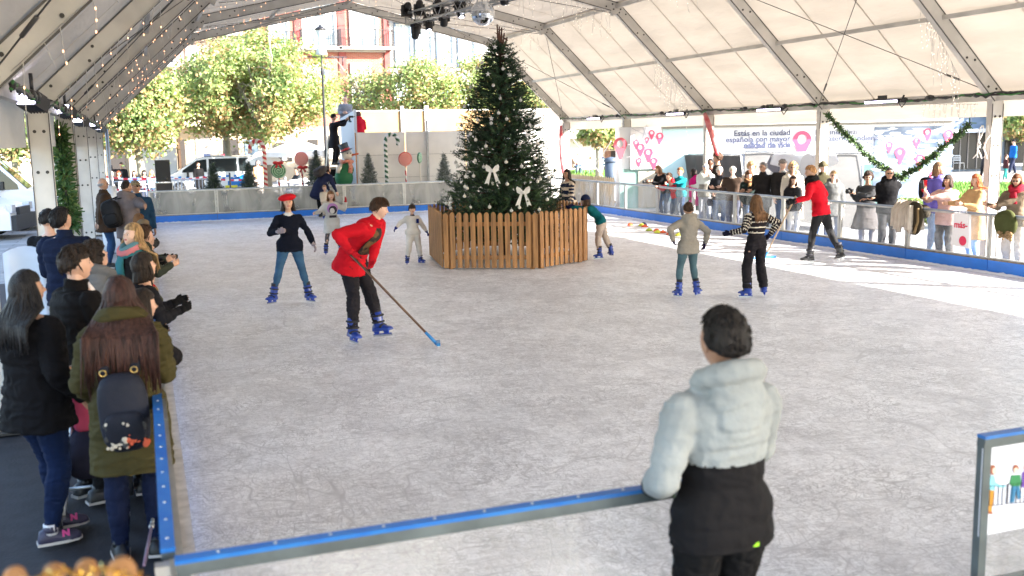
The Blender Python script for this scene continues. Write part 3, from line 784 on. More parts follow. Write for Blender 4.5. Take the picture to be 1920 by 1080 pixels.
def plexi_mat(name, lo, hi, col=(.62, .62, .62), sc=3.0, rough=.25):
 """scratched, frosted sheet: part clear, part milky"""
 m = bpy.data.materials.new(name); m.use_nodes = True; nt = m.node_tree; N = nt.nodes; L = nt.links
 p = N['Principled BSDF']; out = N['Material Output']; p.inputs['Base Color'].default_value = (*col, 1); p.inputs['Roughness'].default_value = rough
 t = N.new('ShaderNodeBsdfTransparent'); mx = N.new('ShaderNodeMixShader')
 tc = N.new('ShaderNodeTexCoord'); mp = N.new('ShaderNodeMapping'); mp.inputs['Scale'].default_value = (1, 1, .45); nz = N.new('ShaderNodeTexNoise'); nz.inputs['Scale'].default_value = sc
 nz.inputs['Detail'].default_value = 7; nz.inputs['Distortion'].default_value = .8
 L.new(tc.outputs['Object'], mp.inputs[0]); L.new(mp.outputs[0], nz.inputs['Vector'])
 mr = N.new('ShaderNodeMapRange'); mr.inputs['From Min'].default_value = .35; mr.inputs['From Max'].default_value = .68
 mr.inputs['To Min'].default_value = lo; mr.inputs['To Max'].default_value = hi; L.new(nz.outputs['Fac'], mr.inputs['Value'])
 L.new(mr.outputs[0], mx.inputs[0]); L.new(t.outputs[0], mx.inputs[1]); L.new(p.outputs[0], mx.inputs[2]); L.new(mx.outputs[0], out.inputs['Surface'])
 return m
def paving_mat():
 m = mat('paving', (.27, .26, .25), .85, var=.15, scale=3, bump=.2, bscale=60); nt = m.node_tree; N = nt.nodes; L = nt.links
 br = N.new('ShaderNodeTexBrick'); br.inputs['Scale'].default_value = 1.0; br.inputs['Brick Width'].default_value = .9; br.inputs['Row Height'].default_value = .45
 br.inputs['Mortar Size'].default_value = .012; br.inputs['Color1'].default_value = (.25, .245, .24, 1); br.inputs['Color2'].default_value = (.33, .32, .31, 1); br.inputs['Mortar'].default_value = (.12, .12, .12, 1)
 tc = N.new('ShaderNodeTexCoord'); L.new(tc.outputs['Object'], br.inputs['Vector']); L.new(br.outputs['Color'], N['Principled BSDF'].inputs['Base Color'])
 return m
M_alu = mat('aluminium', (.46, .46, .45), .42, .75, var=.12, scale=6)
M_beam = mat('beam_alu', (.56, .535, .49), .6, .05, var=.16, scale=1.6, bump=.1, bscale=9)
M_steel = mat('galvanised_steel', (.36, .38, .40), .45, .6, var=.2, scale=14)
M_bolt = mat('bolt_dark', (.06, .055, .05), .5, .5)
M_black = mat('black_plastic', (.014, .014, .015), .45)
M_blue = mat('board_blue', (.003, .15, .62), .38, var=.10, scale=2.5, bump=.05)
M_blue_rail = mat('rail_blue', (.005, .12, .46), .42, col2=(.02, .17, .50), scale=7, bump=.1)
M_ledge_pale = mat('ledge_pale', (.58, .55, .54), .6, .2, var=.2, scale=8)
M_white = mat('white_paint', (.72, .71, .69), .5, var=.05, scale=2)
M_wood = mat('fence_wood', (.36, .175, .065), .65, var=.35, scale=2.2, bump=.3, bscale=10, stretch=(9, 9, .8))
M_paleWood = mat('pale_wood', (.55, .40, .24), .7, var=.2, scale=2, bump=.2, bscale=12, stretch=(9, 9, .8))
# --- ground
g = MB(); g.add([(-900, -300, -.02), (900, -300, -.02), (900, 1500, -.02), (-900, 1500, -.02)], [(0, 1, 2, 3)]); struct(g.build('ground', paving_mat()))
g = MB(); g.add([(.06, 3.62, .0), (13.34, 3.62, .0), (13.34, 32.62, .0), (.06, 32.62, .0)], [(0, 1, 2, 3)]); struct(g.build('ice_rink', ice_mat()))
g = MB(); g.add([(-3.2, -3, -.012), (-.04, -3, -.012), (-.04, 20, -.012), (-3.2, 20, -.012)], [(0, 1, 2, 3)]); g.add([(-.04, -3, -.012), (15, -3, -.012), (15, 3.5, -.012), (-.04, 3.5, -.012)], [(0, 1, 2, 3)])
struct(g.build('rubber_walkway', mat('rubber_floor', (.016, .016, .02), .8, var=.3, scale=6, bump=.2)))
def lawn(pts):
 g = MB(); g.add([tuple(p) for p in pts], [tuple(range(len(pts)))])
 return struct(g.build('lawn', mat('grass_soil', (.09, .17, .03), .9, var=.4, scale=1.2, bump=.6, bscale=60)))
def grass(name, P, n, h, w, label):
 """tufts over the quad P"""
 r = np.random.default_rng(3); a, b, c, d = [np.array(p[:2]) for p in P]
 s = r.random(n); t = r.random(n); xy = ((1 - s)[:, None] * a + s[:, None] * b) * (1 - t)[:, None] + ((1 - s)[:, None] * d + s[:, None] * c) * t[:, None]
 z = np.full((n, 1), .0); hgt = h * (.5 + r.random(n)); ang = r.random(n) * 6.28
 u = np.stack([np.cos(ang) * w, np.sin(ang) * w, np.zeros(n)], 1); up = np.stack([r.normal(0, .25, n) * hgt, r.normal(0, .25, n) * hgt, hgt], 1)
 base = np.concatenate([xy, z], 1)
 v = np.stack([base - u, base + u, base + up], 1).reshape(-1, 3)
 m = MB(); m.add(v, [(3 * i, 3 * i + 1, 3 * i + 2) for i in range(n)])
 return tag(m.build(name, mat('grass_blade', (.12, .24, .035), .8, var=.4, scale=2)), label, 'grass', kind='stuff')
P1 = [Vector((20, 29, -.01)), Vector((44, 20, -.01)), Vector((44, 30, -.01)), Vector((20, 42, -.01))]
P1 = [G(1690, 372, -.01), G(1990, 372, -.01), G(1990, 344, -.01), G(1690, 344, -.01)]
lawn(P1); grass('grass', P1, 9000, .11, .03, 'short green grass on the lawn behind the right hand spectators')
P2 = [G(1066, 337, -.01), G(1158, 337, -.01), G(1158, 320, -.01), G(1066, 320, -.01)]
lawn(P2); grass('grass', P2, 3500, .12, .04, 'strip of green grass in front of the cafe terrace by the litter bin')
# --- tent
TP = [(-1.2, 2.95), (1.7, 5.7), (6.78, 6.84), (11.85, 5.68), (14.65, 2.98)]
TY = [-5.4, -.45, 4.5, 9.45, 14.4, 19.35, 24.3, 29.3, 34.2]
tent = thing('marquee', 'large white marquee with aluminium frames covering the whole ice rink', 'marquee', (6.75, 14, 0))
for Y in TY:
 m = MB(); Vp = [Vector((x, Y, z)) for x, z in TP]
 for i in range(4):
  a, b = Vp[i], Vp[i + 1]; d = (b - a).normalized(); nrm = Vector((-d.z, 0, d.x))
  if nrm.z < 0: nrm = -nrm
  off = .004 if i % 2 else 0
  m.bar(a, b, .13 + off, .25, 0, nrm)
  L_ = (b - a).length
  m.bar(a + nrm * .118 + Vector((0, -.068, 0)), b + nrm * .118 + Vector((0, -.068, 0)), .012, .02, 2, nrm)
  m.bar(a - nrm * .118 + Vector((0, -.068, 0)), b - nrm * .118 + Vector((0, -.068, 0)), .012, .02, 2, nrm)
  for t in (.22, .95, L_ - .95, L_ - .22):
   for q in (-.05, .05):
    c = a + d * (t + q * 1.6) + nrm * (q)
    m.tube([c - Vector((0, .082, 0)), c + Vector((0, .082, 0))], .021, 8, 1, False)
 for x in (TP[0][0] - (.15 if Y < 12 else 0), TP[4][0]):
  m.box((x, Y, (TP[0][1] + .02) / 2 - .02), (.26, .126, TP[0][1] + .0))
  for z in (.5, 1.55, 2.1, 2.62):
   for q in (-.055, .055): m.tube([(x + q, Y - .078, z), (x + q, Y + .078, z)], .022, 8, 1, False)
  m.box((x, Y, .012), (.42, .34, .02), 1)
  m.bar((x - .125, Y - .068, 0), (x - .125, Y - .068, 2.85), .014, .012, 2); m.bar((x + .125, Y - .068, 0), (x + .125, Y - .068, 2.85), .014, .012, 2)
 for (x, z), sx in ((TP[1], 1), (TP[3], -1)):   # knee gussets
  m.box((x, Y, z - .04), (.34, .15, .22), 0, Matrix.Rotation(sx * .45, 3, 'Y'))
  for q in (-.1, .1): m.tube([(x + q, Y - .09, z - .05), (x + q, Y + .09, z - .05)], .022, 8, 1, False)
 m.box((TP[2][0], Y, TP[2][1] - .02), (.4, .15, .2), 0)
 m.build('frame', [M_beam, M_bolt, mat('beam_groove', (.10, .095, .09), .7)], tent)
cv = canvas_mat('canvas', (.585, .515, .43), .10); cv2 = canvas_mat('canvas_valance', (.58, .53, .46), .16)
for i in range(4):       # roof sheets, one per slope, sagging a little between the frames
 (x0, z0), (x1, z1) = TP[i], TP[i + 1]; m = MB(); d = Vector((x1 - x0, 0, z1 - z0)).normalized(); nrm = Vector((-d.z, 0, d.x)); nrm = nrm if nrm.z > 0 else -nrm
 e0, e1 = (.06, .10) if i < 2 else (.10, .06); x0 -= d.x * e0; z0 -= d.z * e0; x1 += d.x * e1; z1 += d.z * e1
 ys = [];
 for a, b in zip(TY[:-1], TY[1:]): ys += [a + (b - a) * k / 8 for k in range(8)]
 ys.append(TY[-1]); nx = 10; vs = []
 for yi, y in enumerate(ys):
  sag = math.sin(math.pi * ((yi % 8) / 8))
  for k in range(nx + 1):
   t = k / nx; p = Vector((x0 + (x1 - x0) * t, y, z0 + (z1 - z0) * t)) + nrm * (.145 - .07 * sag * math.sin(math.pi * t) ** .5 + .006 * math.sin(y * 9 + t * 20))
   vs.append(tuple(p))
 fs = [(j * (nx + 1) + k, j * (nx + 1) + k + 1, (j + 1) * (nx + 1) + k + 1, (j + 1) * (nx + 1) + k) for j in range(len(ys) - 1) for k in range(nx)]
 m.add(vs, fs, 0, True)
 for a, b in zip(TY[:-1], TY[1:]):
  for q in (.34, .66):
   y = a + (b - a) * q; o_ = nrm * (.145 - .07 * math.sin(math.pi * q) - .012); m.bar(Vector((x0, y, z0)) + o_, Vector((x1, y, z1)) + o_, .035, .003, 0, nrm)
 m.build('roof_sheet', cv, tent)
for x, z, w, h in ((TP[0][0], 2.98, .10, .16), (TP[4][0], 2.98, .10, .16), (TP[1][0], TP[1][1] + .03, .07, .10), (TP[3][0], TP[3][1] + .03, .07, .10), (TP[2][0], TP[2][1] + .05, .07, .1),
    (.25, 4.40, .06, .08), (13.32, 4.34, .06, .08), (4.24, 6.35, .06, .08), (9.32, 6.36, .06, .08)):
 m = MB(); m.box((x, (TY[0] + TY[-1]) / 2, z), (w, TY[-1] - TY[0], h)); m.build('purlin', M_beam, tent)
M_cable = mat('cable_steel', (.12, .115, .11), .5, .5)
for (a, b) in ((14.4, 19.35), (29.3, 34.2), (4.5, 9.45)):
 for s_, e_ in (((14.55, 3.05), (11.9, 5.55)), ((-1.1, 3.05), (1.75, 5.55))):
  for y0, y1 in ((a, b), (b, a)):
   p, q = Vector((s_[0], y0, s_[1])), Vector((e_[0], y1, e_[1])); m = MB(); m.tube([p, q], .008, 5)
   m.tube([p.lerp(q, .1), p.lerp(q, .15)], .02, 6); m.build('bracing_cable', M_cable, tent)
 for s_, e_ in (((11.8, 5.5), (6.8, 6.6)), ((1.75, 5.5), (6.75, 6.6))):
  for y0, y1 in ((a, b), (b, a)): m = MB(); m.tube([(s_[0], y0, s_[1]), (e_[0], y1, e_[1])], .008, 5); m.build('bracing_cable', M_cable, tent)
for Y in TY[2:]:          # wire tie across each frame
 m = MB(); m.tube([(1.9, Y, 5.55), (6.78, Y, 6.2), (11.7, Y, 5.55)], .007, 5); m.build('tie_cable', M_cable, tent)
for x, top in ((14.80, 3.10), (-1.36, 3.08)):
 m = MB()
 lowz = 2.62 if x > 0 else 2.42
 for a, b in zip(TY[:-1], TY[1:]):
  n_ = 16; vs = []
  for k in range(n_ + 1):
   y = a + (b - a) * k / n_; dx = .012 * math.sin(k * 1.7 + a)
   vs += [(x, y, top), (x + dx, y, lowz)]
  m.add(vs, [(2 * k, 2 * k + 1, 2 * k + 3, 2 * k + 2) for k in range(n_)], 0, True)
 m.build('valance', cv2, tent)
m = MB(); m.tube([(-.95, 34.3, 0), (-.95, 34.3, 2.9)], .05, 10); m.build('brace_post', M_steel, tent)
# --- wall washer lamps, cable looms, icicle strings
def led_bar(p, label):
 t = thing('led_wall_light', label, 'stage light', p, group='lamps clamped along the eaves')
 m = MB(); m.box((p[0], p[1], p[2]), (.09, 1.0, .075)); m.box((p[0] - .01, p[1], p[2] + .07), (.03, .25, .1)); m.build('housing', M_black, t)
 m = MB(); m.box((p[0] - .052, p[1], p[2] - .012), (.012, .96, .042)); m.build('lit_diodes', mat('led_lit', (.7, .65, .9), .3, emis=(.78, .70, 1), estr=2.0), t)
 m = MB(); m.tube([(p[0], p[1] - .5, p[2]), (p[0] - .02, p[1] - .58, p[2] - .02), (p[0] - .02, p[1] - .64, p[2] + .1)], .02, 6); m.tube([(p[0], p[1] - .45, p[2] - .03), (p[0] - .03, p[1] - .6, p[2] - .14), (p[0], p[1] - .72, p[2])], .012, 5); m.build('clamp', M_black, t)
for px, py, lb in ((1268, 213, 'slim purple white lamp on the far right eave nearest the red banner'), (1444, 205, 'lit lamp bar on the right eave above the grey banner'), (1655, 190, 'longest looking lit lamp bar on the right eave above the green garland'), (1115, 222, 'lamp bar on the right eave above the cafe terrace opening')):
 p = AX(px, py, 14.42); led_bar((14.42, p.y, p.z), lb)
def flood(p, label, lit=True, warm=False):
 t = thing('floodlight', label, 'floodlight', p, group='lamps clamped along the eaves')
 rot = Matrix.Rotation(R(-35), 3, 'Z') @ Matrix.Rotation(R(-25), 3, 'X')
 m = MB(); m.box(p, (.24, .14, .16), 0, rot)
 for k in range(6): m.box(Vector(p) + rot @ Vector((-.1 + k * .04, .10, 0)), (.012, .08, .15), 0, rot)
 m.tube([Vector(p) + Vector((0, .1, .1)), Vector(p) + Vector((0, .1, .3))], .02, 6); m.build('housing', M_black, t)
 m = MB(); m.box(Vector(p) + rot @ Vector((0, -.075, 0)), (.21, .012, .13), 0, rot); m.build('lens', mat('flood_lit', (.8, .8, 1), .2, emis=(.75, .75, 1), estr=3.0), t)
for px, py, lb in ((60, 190, 'bluish lit floodlight on the left eave at the nearest visible post'), (122, 208, 'white lit floodlight on the left eave above the green garland'), (150, 226, 'third lit floodlight along the left eave'), (178, 234, 'small lit floodlight on the left eave second from the far end'), (187, 241, 'dark floodlight at the far end of the left eave')):
 p = AX(px, py, -1.05); flood((-1.05, p.y, p.z), lb)
def loom(x, y0, y1, z, label):
 """bunch of black cables with a green wire, sagging from frame to frame"""
 m = MB(); r = random.Random(int(y0 * 10)); n = 26
 for k in range(4):
  pts = []
  for i in range(n + 1):
   t = i / n; pts.append((x + r.uniform(-.03, .03), y0 + (y1 - y0) * t, z - .05 * math.sin(math.pi * t) + r.uniform(-.03, .03) + (.05 if 0 < i < n else 0)))
  m.tube(pts, .018 if k else .012, 5, 1 if k == 3 else 0)
 for i in range(5): m.ball((x, y0 + (y1 - y0) * r.random(), z + .03), r.uniform(.04, .08), 6, squash=(.8, 1.5, .8))
 tag(m.build('cable_loom', [M_black, mat('green_wire', (.03, .16, .03), .6)]), label, 'cables', 'cable looms tied along the eaves')
for i, (a, b) in enumerate(zip(TY[3:-1], TY[4:])):
 loom(14.42, a, b, 2.98, 'bundle of black and green cables along the right eave'); loom(-.98, a, b, 2.92, 'bundle of black cables along the shaded left eave')
M_wire = mat('white_wire', (.55, .53, .50), .6); M_bulb = mat('warm_bulb', (1, .8, .5), .3, emis=(1, .40, .20), estr=.75); M_bulbo = mat('faint_glow_bulb', (.85, .82, .75), .3, emis=(1, .8, .6), estr=.25)  # the switched-off bulbs carry a faint added glow
def icicles(pts, dens, lit, label, lo=.15, hi=.7, seed=0):
 r = random.Random(seed); w_ = MB(); b_ = MB()
 for a, b in zip(pts[:-1], pts[1:]):
  a, b = Vector(a), Vector(b); w_.tube([a, b], .005, 4); n = int((b - a).length * dens)
  for i in range(n):
   p = a.lerp(b, (i + r.random() * .6) / n); L_ = r.uniform(lo, hi); k = max(3, int(L_ / .09)); q = [p]
   for j in range(k):
    q.append(q[-1] + Vector((r.uniform(-.03, .03), r.uniform(-.03, .03), -L_ / k)))
    if r.random() < (.34 if lit else .5): b_.ball(q[-1], .010 if lit else .010, 5, squash=(.8, .8, 1.5))
   w_.tube(q, .0042, 4)
 t = thing('icicle_light_string', label, 'string lights', pts[0], group='icicle light strings hung under the roof')
 w_.build('wire', M_wire, t); o = b_.build('bulbs', M_bulb if lit else M_bulbo, t); o['kind'] = 'stuff'
for i, Y in enumerate((9.45, 14.4, 19.35, 24.3, 29.3, 34.2)):
 n_ = ('nearest', 'second', 'third', 'fourth', 'fifth', 'farthest')[i]
 icicles([(-.95, Y - .14, 3.05), (1.75, Y - .14, 5.55)], 7 if i else 4, True, 'warm glowing icicle lights along the %s rafter of the shaded left slope' % n_, .1, .55, i)
 if i > 2: icicles([(1.9, Y - .14, 5.55), (6.7, Y - .14, 6.65)], 7, True, 'icicle lights under the %s roof beam left of the ridge' % n_, .1, .45, 10 + i)
 if i > 1: icicles([(6.9, Y - .14, 6.65), (11.7, Y - .14, 5.55)], 8, False, 'pale unlit icicle lights under the %s roof beam right of the ridge' % n_, .15, .8, 20 + i)
for y0, y1, lb in ((14.5, 19.2, 'pale icicle lights hanging from the right purlin above the garland'), (24.4, 29.1, 'pale icicle lights hanging from the right purlin near the far end')):
 icicles([(13.0, y0, 4.6), (14.2, y0 + .3, 3.3)], 14, False, lb, .2, 1.0, int(y0))
icicles([(13.4, 34.1, 4.2), (14.55, 34.1, 3.05)], 16, False, 'pale icicle lights at the far right corner of the marquee', .3, 1.2, 77)
icicles([(14.3, 15.9, 2.9), (14.45, 14.6, 2.85)], 12, True, 'warm icicle lights dangling beside the nearest right hand post', .1, .5, 78)
def tangle(P, label, r0):
 m = MB(); r = random.Random(r0)
 for k in range(3):
  p = Vector(P) + Vector((0, r.uniform(-.1, .1), 0)); q = [p]
  for j in range(7): q.append(q[-1] + Vector((r.uniform(-.02, .02), r.uniform(-.09, .09), -.085)))
  m.tube(q, .012, 5)
  for j in (2, 4, 6): m.tube([q[j], q[j] + Vector((0, r.uniform(-.07, .07), -.07))], .009, 4)
 tag(m.build('wire_tangle', M_white), label, 'wire')
tangle(AX(1848, 235, 14.3), 'white tangle of light wire hanging beside the nearest right post', 4)
# --- garlands
def leafy(name, pts, rad, n, label, cat='garland', mats=None, leaf=.05, group=None, seed=1, core=.02):
 r = np.random.default_rng(seed); P = [Vector(p) for p in pts]; seg = [(P[i + 1] - P[i]).length for i in range(len(P) - 1)]; tot = sum(seg)
 m = MB(); m.tube(P, core, 6, 0); c = []
 cum = np.cumsum([0] + seg); t = r.random(n) * tot
 for tt in t:
  i = min(len(seg) - 1, int(np.searchsorted(cum, tt) - 1)); i = max(i, 0); c.append(P[i].lerp(P[i + 1], (tt - cum[i]) / seg[i]))
 c = as_np([tuple(q) for q in c]); d = r.normal(0, 1, (n, 3)); d /= np.linalg.norm(d, axis=1)[:, None]
 c = c + d * (rad * r.random(n) ** .6)[:, None]; u = d * (leaf * (.6 + r.random(n) * .8))[:, None]; w_ = np.cross(d, r.normal(0, 1, (n, 3))); w_ /= np.linalg.norm(w_, axis=1)[:, None]; w_ *= leaf * .28
 m.cards(c + u * .3, u, w_, (1 + (r.random(n) > .55)).astype(int))
 return tag(m.build(name, mats or [M_black, mat('garland_green', (.035, .09, .02), .7), mat('garland_green_pale', (.10, .17, .05), .7)]), label, cat, group)
a = AX(1552, 215, 14.35); b = AX(1690, 335, 14.1); c = AX(1818, 232, 14.3)
def cat(a, b, n=10, sag=.0, wob=.03, seed=0):
 r = random.Random(seed); out = []
 for i in range(n + 1):
  t = i / n; p = Vector(a).lerp(Vector(b), t); p.z -= sag * math.sin(math.pi * t); p += Vector((r.uniform(-wob, wob), r.uniform(-wob, wob), r.uniform(-wob, wob))); out.append(p)
 return out
leafy('garland', cat(a, b, 12, .12, .02, 1), .045, 900, 'green leafy garland sloping down from the right post with the lamp', group='green garlands')
leafy('garland', cat(b, c, 12, .05, .03, 2), .045, 800, 'green leafy garland rising to the nearest right hand post', group='green garlands')
pl = Vector((-1.0, 14.75, 0))
pl = AY(118, 300, 19.15)
leafy('garland', cat((pl.x, 19.1, 2.75), (pl.x + .03, 19.1, 1.05), 12, 0, .04, 3), .11, 1500, 'thick green fir garland hanging down a left hand post', leaf=.08, group='green garlands', core=.05)
def swag(a, b, c, label):
 m = MB(); P = [Vector(a), Vector(b), Vector(c)]; pts = [P[0] * (1 - t) ** 2 + P[1] * 2 * t * (1 - t) + P[2] * t * t for t in np.linspace(0, 1, 12)]
 m.tube(pts, [.05, .065, .07, .072, .07, .07, .072, .07, .068, .065, .06, .05], 10); tag(m.build('fabric_swag', mat('red_fabric', (.50, .045, .06), .7, col2=(.65, .25, .25), scale=4, bump=.4)), label, 'swag', 'red fabric swags on the right posts')
swag(AX(1322, 214, 14.45), AX(1336, 255, 14.3), AX(1345, 290, 14.2), 'red fabric swag curving down from the middle right post')
swag(AX(1052, 235, 14.45), AX(1050, 290, 14.4), AX(1058, 330, 14.2), 'thin red fabric swag on the far right corner post')
# --- truss with moving heads, mirror ball
A_ = G(770, 36, 5.3); B_ = G(975, -20, 5.3)
truss = thing('lighting_truss', 'silver lattice truss hanging above the tall fir tree', 'truss', A_)
m = MB(); d = (B_ - A_).normalized(); sd = Vector((0, 0, 1)).cross(d).normalized(); up = Vector((0, 0, 1)); L_ = (B_ - A_).length; q = .13
cor = [sd * q + up * q, -sd * q + up * q, -sd * q - up * q, sd * q - up * q]
for c_ in cor: m.tube([A_ + c_, B_ + c_], .025, 8)
k = int(L_ / .26)
for i in range(k):
 for j in range(4):
  c0, c1 = cor[j], cor[(j + 1) % 4];
  if i % 2: c0, c1 = c1, c0
  m.tube([A_ + d * (i * .26) + c0, A_ + d * ((i + 1) * .26) + c1], .010, 5)
for e in (A_, B_):
 for j in range(4): m.tube([e + cor[j], e + cor[(j + 1) % 4]], .02, 6)
m.build('lattice', M_alu, truss)
m = MB()
for t in (.12, .9): m.tube([A_ + d * (L_ * t) + up * .13, A_ + d * (L_ * t) + up * 1.35], .008, 5)
m.build('suspension_wire', M_bolt, truss)
def moving_head(px, py, t, below, yaw, pitch, label, lit=False, sc=1.0):
 base = A_ + d * (L_ * t)
 p = CO + ray(px, py) * ((base - CO).length / ray(px, py).length)
 s_ = sc
 th = thing('moving_head_light', label, 'stage light', p, group='moving head lights on the truss')
 rot = Matrix.Rotation(R(yaw), 3, 'Z')
 hz = -1 if below else 1
 m = MB(); b0 = p + Vector((0, 0, -hz * -.0)) + Vector((0, 0, .17 * s_ if below else -.17 * s_)); m.box(b0, (.22 * s_, .17 * s_, .10 * s_), 0, rot)
 m.tube([b0, b0 + (base - b0) * .8], .02, 6); m.build('base', M_black, th)
 m = MB()
 for sx in (-1, 1): m.box(p + rot @ Vector((sx * .115 * s_, 0, .05 * s_ * (1 if below else -1))), (.03 * s_, .08 * s_, .20 * s_), 0, rot)
 m.box(p + Vector((0, 0, .15 * s_ * (1 if below else -1))), (.26 * s_, .08 * s_, .03 * s_), 0, rot)
 m.build('yoke', M_black, th)
 hr_ = rot @ Matrix.Rotation(R(pitch), 3, 'X')
 m = MB(); m.lathe(p, [(.05 * s_, -.17 * s_), (.085 * s_, -.15 * s_), (.095 * s_, -.02 * s_), (.085 * s_, .10 * s_), (.05 * s_, .15 * s_)], 14, 0, axis=hr_); m.build('head', M_black, th)
 m = MB(); m.lathe(p + hr_ @ Vector((0, 0, -.172 * s_)), [(.048 * s_, -.004), (.048 * s_, .004)], 14, 0, axis=hr_)
 m.build('lens', mat('lens_lit', (.8, .8, 1), .1, emis=(.8, .85, 1), estr=6.0) if lit else mat('lens_glass', (.12, .14, .18), .08), th)
MH = [(762, 14, .02, False, 20, 60, 'leftmost dark moving head light clamped on the end of the truss', False), (786, 12, .10, False, 0, 30, 'moving head light behind the left end of the truss', False),
 (780, 60, .04, True, 30, 20, 'lowest moving head light hanging like a drop from the left end', False), (804, 45, .13, True, -10, -25, 'moving head light with a small lit lens hanging second from the left', True),
 (833, 36, .27, True, 10, 15, 'narrow unlit moving head light hanging third from the left', False), (863, 20, .42, True, 0, -30, 'moving head light with a bright white lens next to the mirror ball', True),
 (822, 9, .24, False, -30, 40, 'dark moving head light half hidden inside the truss', False), (945, -6, .85, True, 0, -10, 'moving head light cut off by the top edge right of the mirror ball', False)]
for a_ in MH: moving_head(*a_)
pb = AY(905, 25, 19.6)
m = MB(); nb = 34; mm = nb // 2
tb = thing('mirror_ball', 'silver mirror ball hanging next to the stage lights', 'mirror ball', pb)
vs = []; fs = []
for i in range(mm):
 for j in range(nb):
  q = []
  for (a_, b_) in ((i, j), (i + 1, j), (i + 1, j + 1), (i, j + 1)):
   t_ = math.pi * a_ / mm; f_ = 2 * math.pi * b_ / nb; q.append(Vector((math.sin(t_) * math.cos(f_), math.sin(t_) * math.sin(f_), math.cos(t_))) * .245)
  cc = sum(q, Vector()) / 4; q = [cc + (v - cc) * .94 for v in q]; b0 = len(vs); vs += [tuple(v + pb) for v in q]; fs.append((b0, b0 + 1, b0 + 2, b0 + 3))
m.add(vs, fs); m.build('mirror_tiles', mat('mirror', (.78, .82, .88), .06, 1.0), tb)
m = MB(); m.ball(pb, .243, 24); m.build('ball_core', mat('ball_core', (.22, .24, .27), .4, .5), tb)
m = MB(); m.tube([pb + Vector((0, 0, .24)), pb + Vector((0, 0, 1.9))], .007, 5); m.build('hanging_wire', M_bolt, tb)
# --- rink barrier
PX = {'right': plexi_mat('plexi_right', .02, .20, (.62, .66, .70)), 'far': plexi_mat('plexi_far', .30, .80, (.42, .42, .40), 2.0), 'near': plexi_mat('plexi_near', .06, .22, (.6, .6, .6))}
M_ledge = mat('board_ledge', (.20, .16, .12), .6, .3, var=.3, scale=9)
M_railsilver = mat('rail_grey_blue', (.26, .31, .40), .35, .5, var=.1)
def panel_proto(kind, L, label, group):
 """local: runs along +X from 0 to L, rink side is -Y ... built at the origin"""
 t = thing('rink_barrier', label, 'barrier', (0, 0, 0), group=group)
 left = kind == 'left'; near = kind == 'near'
 g = .012
 m = MB(); m.box((L / 2, .0, .108), (L - g, .05, .216));
 if kind == 'left': pass
 m.build('kick_board', M_blue, t)
 m = MB(); m.box((L / 2, .012, .226), (L - g, .085, .018));
 for k in range(int(L / .28)): m.tube([(.14 + k * .28, -.032, .226), (.14 + k * .28, -.026, .226)], .008, 6, 1)
 m.build('ledge', [M_ledge_pale if left else M_ledge, M_bolt], t)
 yo = .07 if left else 0
 m = MB(); m.box((L / 2, .012 + yo, .597), (L - .09, .010, .70)); m.build('clear_pane', PX['near' if near or left else kind], t)
 m = MB()
 for x in (.03, L - .03): m.box((x, .014 + yo, .60), (.045, .045, .73))
 m.box((L / 2, .014 + yo, .957), (L - .012, .046, .030)); m.box((L / 2, .014 + yo * .6, .250), (L - .012, .040, .024)); m.build('frame', mat('frame_weathered', (.10, .125, .135), .5, .3, var=.25, scale=5) if near else M_alu, t)
 m = MB()
 if left or near:
  m.box((L / 2, .02 + yo * 1.25, .997), (L - .004, .052, .016), 0)
  m.box((L / 2, .02 + yo * 1.25, .976), (L - .006, .049, .026), 2)
  for k in range(int(L / .2)): m.tube([(.1 + k * .2, .02 + yo * 1.25, 1.004), (.1 + k * .2, .02 + yo * 1.25, 1.009)], .006, 8, 1)
 else: m.box((L / 2, .016, .985), (L - .008, .056, .026), 0)
 m.build('top_rail', [M_blue_rail if (left or near) else M_railsilver, mat('screw_head', (.55, .6, .65), .3, .8), mat('frame_weathered', (.10, .125, .135), .5, .3, var=.25, scale=5)], t)
 return t
def row(kind, p0, ang, n, L, label, group, first_end=None):
 pr = panel_proto(kind, L, label, group)
 dr = Vector((math.cos(R(ang)), math.sin(R(ang)), 0)); out = []
 for i in range(n):
  loc = Vector(p0) + dr * (L * i)
  if i == 0: pr.location = loc; pr.rotation_euler = (0, 0, R(ang)); o = pr
  else: o = copy_tree(pr, loc, R(ang))
  out.append(o)
 return out
row('right', (13.33, 32.62, 0), -90, 15, 1.955, 'clear barrier panel with blue kick board along the right side of the rink', 'barrier panels along the right side')
row('far', (.12, 32.62, 0), 0, 6, 2.0, 'dirty clear barrier panel with blue kick board along the far end of the rink', 'barrier panels along the far end')
pr = row('far', (12.12, 32.62, 0), 0, 1, 1.2, 'short barrier panel closing the far right corner of the rink', None)
row('left', (.10, 3.66, 0), 90, 15, 1.93, 'blue topped barrier panel along the left side under the leaning spectators', 'barrier panels along the left side')
row('near', (2.06, 3.58, 0), 180, 1, 2.05, 'near barrier panel with blue rail that the boy in the grey jacket leans on', None)
near2 = row('near', (5.60, 3.58, 0), 180, 1, 1.96, 'near barrier panel at the right edge carrying the instruction poster', None)
m = MB(); m.box((-.03, 3.585, .49), (.05, .05, .98));
tag(m.build('corner_post', M_alu), 'grey metal post at the near left corner of the rink', 'post')
